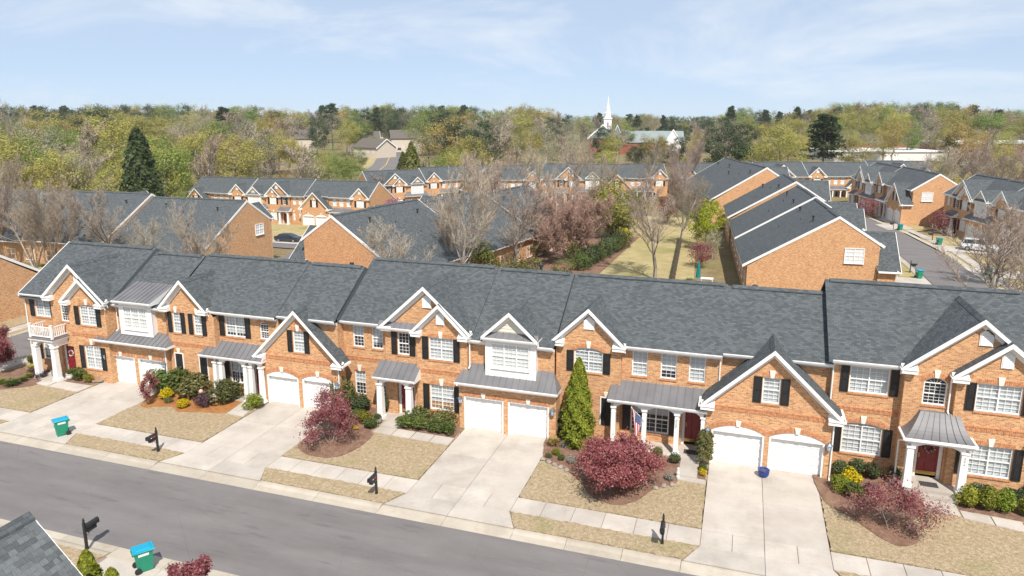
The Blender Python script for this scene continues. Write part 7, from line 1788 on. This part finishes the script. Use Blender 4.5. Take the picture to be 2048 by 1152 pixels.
def wreath(x, y, z, fm, label):
    rg = np.random.default_rng(int(abs(x) * 10)); n = 380; a = rg.uniform(0, 6.28, n); C = np.stack([np.cos(a) * 0.21, np.zeros(n), np.sin(a) * 0.21], 1) + rg.normal(size=(n, 3)) * 0.03
    t = thing('wreath', label, 'wreath', (x, y, z)); O('ring', np_mesh('ring', leaf_quads(rg, C, 0.035), 4, ['wreath_green']), t)
    a = rg.uniform(0, 6.28, 60); C = np.stack([np.cos(a) * 0.21, np.full(60, -0.05), np.sin(a) * 0.21], 1) + rg.normal(size=(60, 3)) * 0.02
    O('flowers', np_mesh('flowers', leaf_quads(rg, C, 0.05), 4, [fm]), t)
wreath(10.2, 39.64, 2.15, 'flower_pink', 'wreath of pale pink flowers on the red door under the bell-shaped roof')
wreath(-47.25, 37.9, 1.75, 'flag_white', 'small pale wreath on the red door under the balcony')
def rock(name, x, y, w, h, seed, label, mat='stone', cat='stone'):
    rg = np.random.default_rng(seed); mb = MB(); mb.lathe([(w * 0.46, 0), (w * 0.5, h * 0.35), (w * 0.36, h * 0.8), (w * 0.1, h)], 9)
    mb.v = [(p[0] * (1 + rg.normal() * 0.12), p[1] * (1 + rg.normal() * 0.12), p[2] * (1 + rg.normal() * 0.08)) for p in mb.v]; O(name, mb.mesh(name, mat, uv=False), None, (x, y, 0.05), rg.uniform(0, 6), None, label, cat)
rock('garden_stone', -45.35, 37.3, 0.42, 0.36, 1, 'pale grey boulder beside the azalea near the leftmost garage')
for i, (x, y) in enumerate(((-9.9, 35.95), (-9.5, 35.75), (-9.1, 35.55), (-8.7, 35.4), (-8.3, 35.15), (-3.4, 34.75), (-3.0, 35.1), (-2.6, 35.35))):
    rock('edging_stone', x, y, 0.3, 0.14, 10 + i, 'flat edging stone along the bed left of the large red maple' if i < 5 else 'flat edging stone along the bed right of the large red maple', cat='stone'); bpy.context.scene.collection.objects[-1]['group'] = 'edging stones of the maple bed'
lg = thing('log_pile', 'two short logs at the corner of the leftmost garage', 'logs', (-44.15, 37.15, 0.05), 0.5)
for dx, dz, rz in ((0, 0.1, 0), (0.16, 0.12, 0.35)):
    mb = MB(); mb.tube((-0.35, 0, 0), (0.35, 0, 0), 0.10, 0.09, 9); O('log', mb.mesh('log', 'log_wood', uv=False), lg, (dx, dx, dz), rz)
mb = MB(); mb.lathe([(0.11, 0), (0.12, 0.08), (0.07, 0.12), (0.10, 0.22), (0.11, 0.34), (0.05, 0.42), (0.075, 0.5), (0.05, 0.57), (0.01, 0.6)], 10); O('garden_statue', mb.mesh('garden_statue', 'pot_white', True, False), None, (-2.38, 36.3, 0.05), 0, None, 'small white garden statue at the corner of the path to the flag porch', 'statue')
gb = thing('garden_ornament', 'pale pink ball on a stake before the wide olive shrub', 'ornament', (-34.6, 36.9, 0.05)); mb = MB(); mb.tube((0, 0, -0.1), (0, 0, 0.5), 0.012, 0.012, 5); O('stake', mb.mesh('stake', 'black_iron', uv=False), gb)
mb = MB(); mb.lathe([(0.02, 0.45), (0.12, 0.52), (0.16, 0.62), (0.12, 0.72), (0.02, 0.79)], 10); O('ball', mb.mesh('ball', 'flower_pink', True, False), gb)
for x, y, z, l in ((-1.9, 39.4, 0.105, 'black doormat before the red door of the flag porch'), (-19.95, 38.3, 0.105, 'black doormat at the small shed porch'), (10.2, 38.9, 0.435, 'dark doormat before the wreathed red door')):
    mb = MB(); mb.box(-0.42, 0.42, -0.26, 0.26, 0, 0.015); O('doormat', mb.mesh('doormat', 'doormat', uv=False), None, (x, y, z), 0, None, l, 'doormat')
# closed umbrella and patio table behind
um = thing('patio_umbrella', 'closed teal patio umbrella behind the ridge, right of the lawn', 'umbrella', (-4.3, 82.5, 0)); mb = MB(); mb.tube((0, 0, 0), (0, 0, 2.6), 0.03, 0.03, 6); mb.lathe([(0.3, 0), (0.3, 0.08), (0.06, 0.12)], 10); O('pole', mb.mesh('pole', 'white_trim', uv=False), um)
mb = MB(); mb.lathe([(0.30, 0.75), (0.27, 0.9), (0.22, 1.7), (0.16, 2.3), (0.03, 2.75)], 9); O('canopy', mb.mesh('canopy', 'teal_cloth', uv=False), um)
tb = thing('patio_table', 'white patio table beside the closed teal umbrella', 'table', (-3.3, 82.5, 0)); mb = MB(); mb.box(-0.7, 0.7, -0.4, 0.4, 0.70, 0.75); O('tabletop', mb.mesh('tabletop', 'white_trim', uv=False), tb)
for sx in (-1, 1):
    for sy in (-1, 1): mb = MB(); mb.box(sx * 0.6 - 0.03, sx * 0.6 + 0.03, sy * 0.32 - 0.03, sy * 0.32 + 0.03, 0, 0.699); O('leg', mb.mesh('leg', 'white_trim', uv=False), tb)
# cars
def car(label, x, y, z, rz, paint, suv=True, simple=False):
    t = thing('parked_car' if not simple else 'moving_car', label, 'car', (x, y, z), rz)
    Lh = 2.35; zr = 1.68 if suv else 1.42
    st = [(-Lh, 0.50, 0.86, 0.74), (-Lh + 0.12, 0.30, 1.02, 0.86), (-1.5, 0.26, 1.05, 0.90), (-0.6, 0.24, 1.06, 0.92), (0.9, 0.24, 1.05, 0.92), (1.45, 0.26, 0.98, 0.90), (2.1, 0.30, 0.90, 0.84), (Lh, 0.42, 0.76, 0.70)]
    mb = MB(); rings = []
    for (xx, zb, zt, w) in st: rings.append([(xx, -w * 0.94, zb), (xx, -w, (zb + zt) / 2), (xx, -w * 0.93, zt), (xx, w * 0.93, zt), (xx, w, (zb + zt) / 2), (xx, w * 0.94, zb)])
    for a, b in zip(rings, rings[1:]): mb.hull(a, b, 0, False)
    mb.poly(rings[0]); mb.poly(rings[-1][::-1])
    O('body', mb.mesh('body', paint, uv=False), t)
    back = -2.15 if suv else -1.7
    ca = [(back, 1.04, 0.82), (back + 0.35, zr - 0.04, 0.66), (0.35, zr, 0.66), (1.35, 1.0, 0.80)]
    g = MB()
    for (xa, za, wa), (xb, zb, wb) in zip(ca, ca[1:]):
        for s in (-1, 1): pass
    lo = [(back, 1.03), (1.38, 0.99)]
    g.hull([(x_, -w_, z_) for x_, z_, w_ in ca], [(x_, w_, z_) for x_, z_, w_ in ca]); O('window', g.mesh('window', 'car_glass', uv=False), t)
    r = MB(); r.hull([(back + 0.3, -0.67, zr - 0.06), (0.38, -0.67, zr - 0.03), (0.38, 0.67, zr - 0.03), (back + 0.3, 0.67, zr - 0.06)], [(back + 0.45, -0.6, zr + 0.02), (0.25, -0.6, zr + 0.04), (0.25, 0.6, zr + 0.04), (back + 0.45, 0.6, zr + 0.02)])
    for s in (-1, 1):
        for (xa, za, xb, zb) in ((back + 0.02, 1.04, back + 0.36, zr - 0.04), (-0.5, 1.05, -0.45, zr - 0.03), (1.33, 1.0, 0.36, zr - 0.02)): r.tube((xa, s * 0.815, za), (xb, s * 0.665, zb), 0.04, 0.035, 5)
    O('roof', r.mesh('roof', paint, uv=False), t)
    def wh():
        w_ = MB(); w_.tube((0, -0.1, 0), (0, 0.1, 0), 0.34, 0.34, 16, 0); w_.tube((0, -0.11, 0), (0, 0.11, 0), 0.2, 0.2, 10, 1); return w_.mesh('wheel', ['rubber', 'chrome'], uv=False)
    for xx in (-1.4, 1.45):
        for s in (-1, 1): O('wheel', cached('carwheel', wh), t, (xx, s * 0.83, 0.34))
    if simple: return
    for s in (-1, 1):
        m1 = MB(); m1.box(-0.05, 0.08, -0.16, 0.16, -0.07, 0.07); O('headlight', m1.mesh('headlight', 'label_white', uv=False), t, (2.22, s * 0.55, 0.68)); O('taillight', cached('tl', lambda: (lambda q: (q.box(-0.06, 0.05, -0.12, 0.12, -0.14, 0.14), q.mesh('taillight', 'lamp_red', uv=False))[1])(MB())), t, (-2.3, s * 0.62, 0.84))
        m2 = MB(); m2.box(-0.08, 0.08, -0.07, 0.07, -0.06, 0.06); O('mirror', m2.mesh('mirror', paint, uv=False), t, (0.95, s * 0.98, 1.05))
car('white sport utility car parked in the drive across the right street', 32.6, 115.4, 0.05, R_(-12), 'car_white')
car('dark car on the street behind the brick gable end at left', -75.5, 104.3, hgt(-75.5, 104.3) + 0.05, R_(5), 'car_dark', False)
car('white car coming down the distant road', -172.5, 322, 0.1, R_(-64), 'car_white', False, True)
car('dark car going away on the distant road', -169.5, 332, 0.1, R_(116), 'car_dark', False, True)

# ------------------------------------------------------------------ the near-side roof corner at the bottom left, shingle by shingle
nr = thing('townhouse', 'grey shingled roof corner of the house at the bottom left', 'townhouse', (-20.95, 14.6, 0))
zp, k = 7.0, 0.96; hwn = 3.9; L = 9.0
mb = MB()
for sg in (-1, 1):
    q = [(0, 0, zp - 0.03), (sg * hwn, 0, zp - k * hwn - 0.03), (sg * hwn, -L, zp - k * hwn - 0.03), (0, -L, zp - 0.03)]
    mb.hull(q, [(a, b, c - 0.12) for a, b, c in q])
O('roof', mb.mesh('roof', 'shingle'), nr)
mb = MB(); mb.poly([(-hwn + 0.35, -0.4, -0.5), (hwn - 0.35, -0.4, -0.5), (hwn - 0.35, -0.4, zp - k * hwn), (0, -0.4, zp - 0.2), (-hwn + 0.35, -0.4, zp - k * hwn)]); mb.box(-hwn + 0.35, hwn - 0.35, -L, -0.401, -0.5, zp - k * hwn); O('brick_wall', mb.mesh('brick_wall', 'brick'), nr)
for sg in (-1, 1):
    mb = MB(); q = [(0, zp - 0.02), (sg * hwn, zp - k * hwn - 0.02), (sg * hwn, zp - k * hwn - 0.24), (0, zp - 0.24)]; mb.prism_y(q if sg > 0 else q[::-1], 0.004, 0.05); O('rake_board', mb.mesh('rake_board', 'white_trim', uv=False), nr)
def shingle_mesh(i, w):
    mb = MB(); e = 0.30; mb.box(0.005, w - 0.005, 0, e, 0.0, 0.016 + 0.004 * (i % 2)); return mb.mesh('shingle', 'shingle_tone_%d' % i, uv=False)
SM = [(i, w, shingle_mesh(i, w)) for i in range(4) for w in (0.24, 0.32, 0.40)]
rs = random.Random(3); sl = math.sqrt(1 + k * k); expo = 0.19; cnt = 0
ang = math.atan(k)
for r_ in range(26):
    s0 = 0.16 + r_ * expo                                   # distance down the slope of the lower edge
    y = 0.02 + rs.uniform(0, 0.1); first = True
    while y > -2.6 and cnt < 298:
        i, w, me = rs.choice(SM)
        if y - w > -2.75 and not (r_ > 12 and y < -1.2):
            o = O('shingle', me, nr); o.rotation_euler = (0, 0, 0)
            x = (s0 + expo) / sl; z = zp - k * x
            # local box: x along -Y of the roof, y up the slope
            from mathutils import Matrix
            up = Vector((-1 / sl, 0, k / sl)); al = Vector((0, -1, 0)); nn = Vector((k / sl, 0, 1 / sl))
            M = Matrix(((al.x, up.x, nn.x, x), (al.y, up.y, nn.y, min(y, 0.03)), (al.z, up.z, nn.z, z - 0.028), (0, 0, 0, 1)))
            # each course tilts a little so that it lies on the course below
            o.matrix_local = M @ Matrix.Rotation(-0.045, 4, 'X')
            cnt += 1
        y -= w
mb = MB(); mb.prism_y([(-0.22, zp - 0.2), (-0.2, zp - 0.13), (0, zp + 0.06), (0.2, zp - 0.13), (0.22, zp - 0.2)], -L, 0.03); O('ridge_cap', mb.mesh('ridge_cap', 'shingle'), nr)

# ------------------------------------------------------------------ thin spring haze
mb = MB(); mb.box(-1150, 950, -170, 1350, -9, 45)
hz = O('haze', mb.mesh('haze', [], uv=False), kind='stuff', label='thin pale spring haze')
hm = bpy.data.materials.new('haze_air'); hm.use_nodes = True; hn = hm.node_tree; hn.nodes.clear()
ho = hn.nodes.new('ShaderNodeOutputMaterial'); hv_ = hn.nodes.new('ShaderNodeVolumePrincipled')
hv_.inputs['Color'].default_value = (0.95, 0.97, 1.0, 1); hv_.inputs['Density'].default_value = 0.00013; hv_.inputs['Anisotropy'].default_value = 0.2
hn.links.new(hv_.outputs[0], ho.inputs['Volume']); hz.data.materials.append(hm)
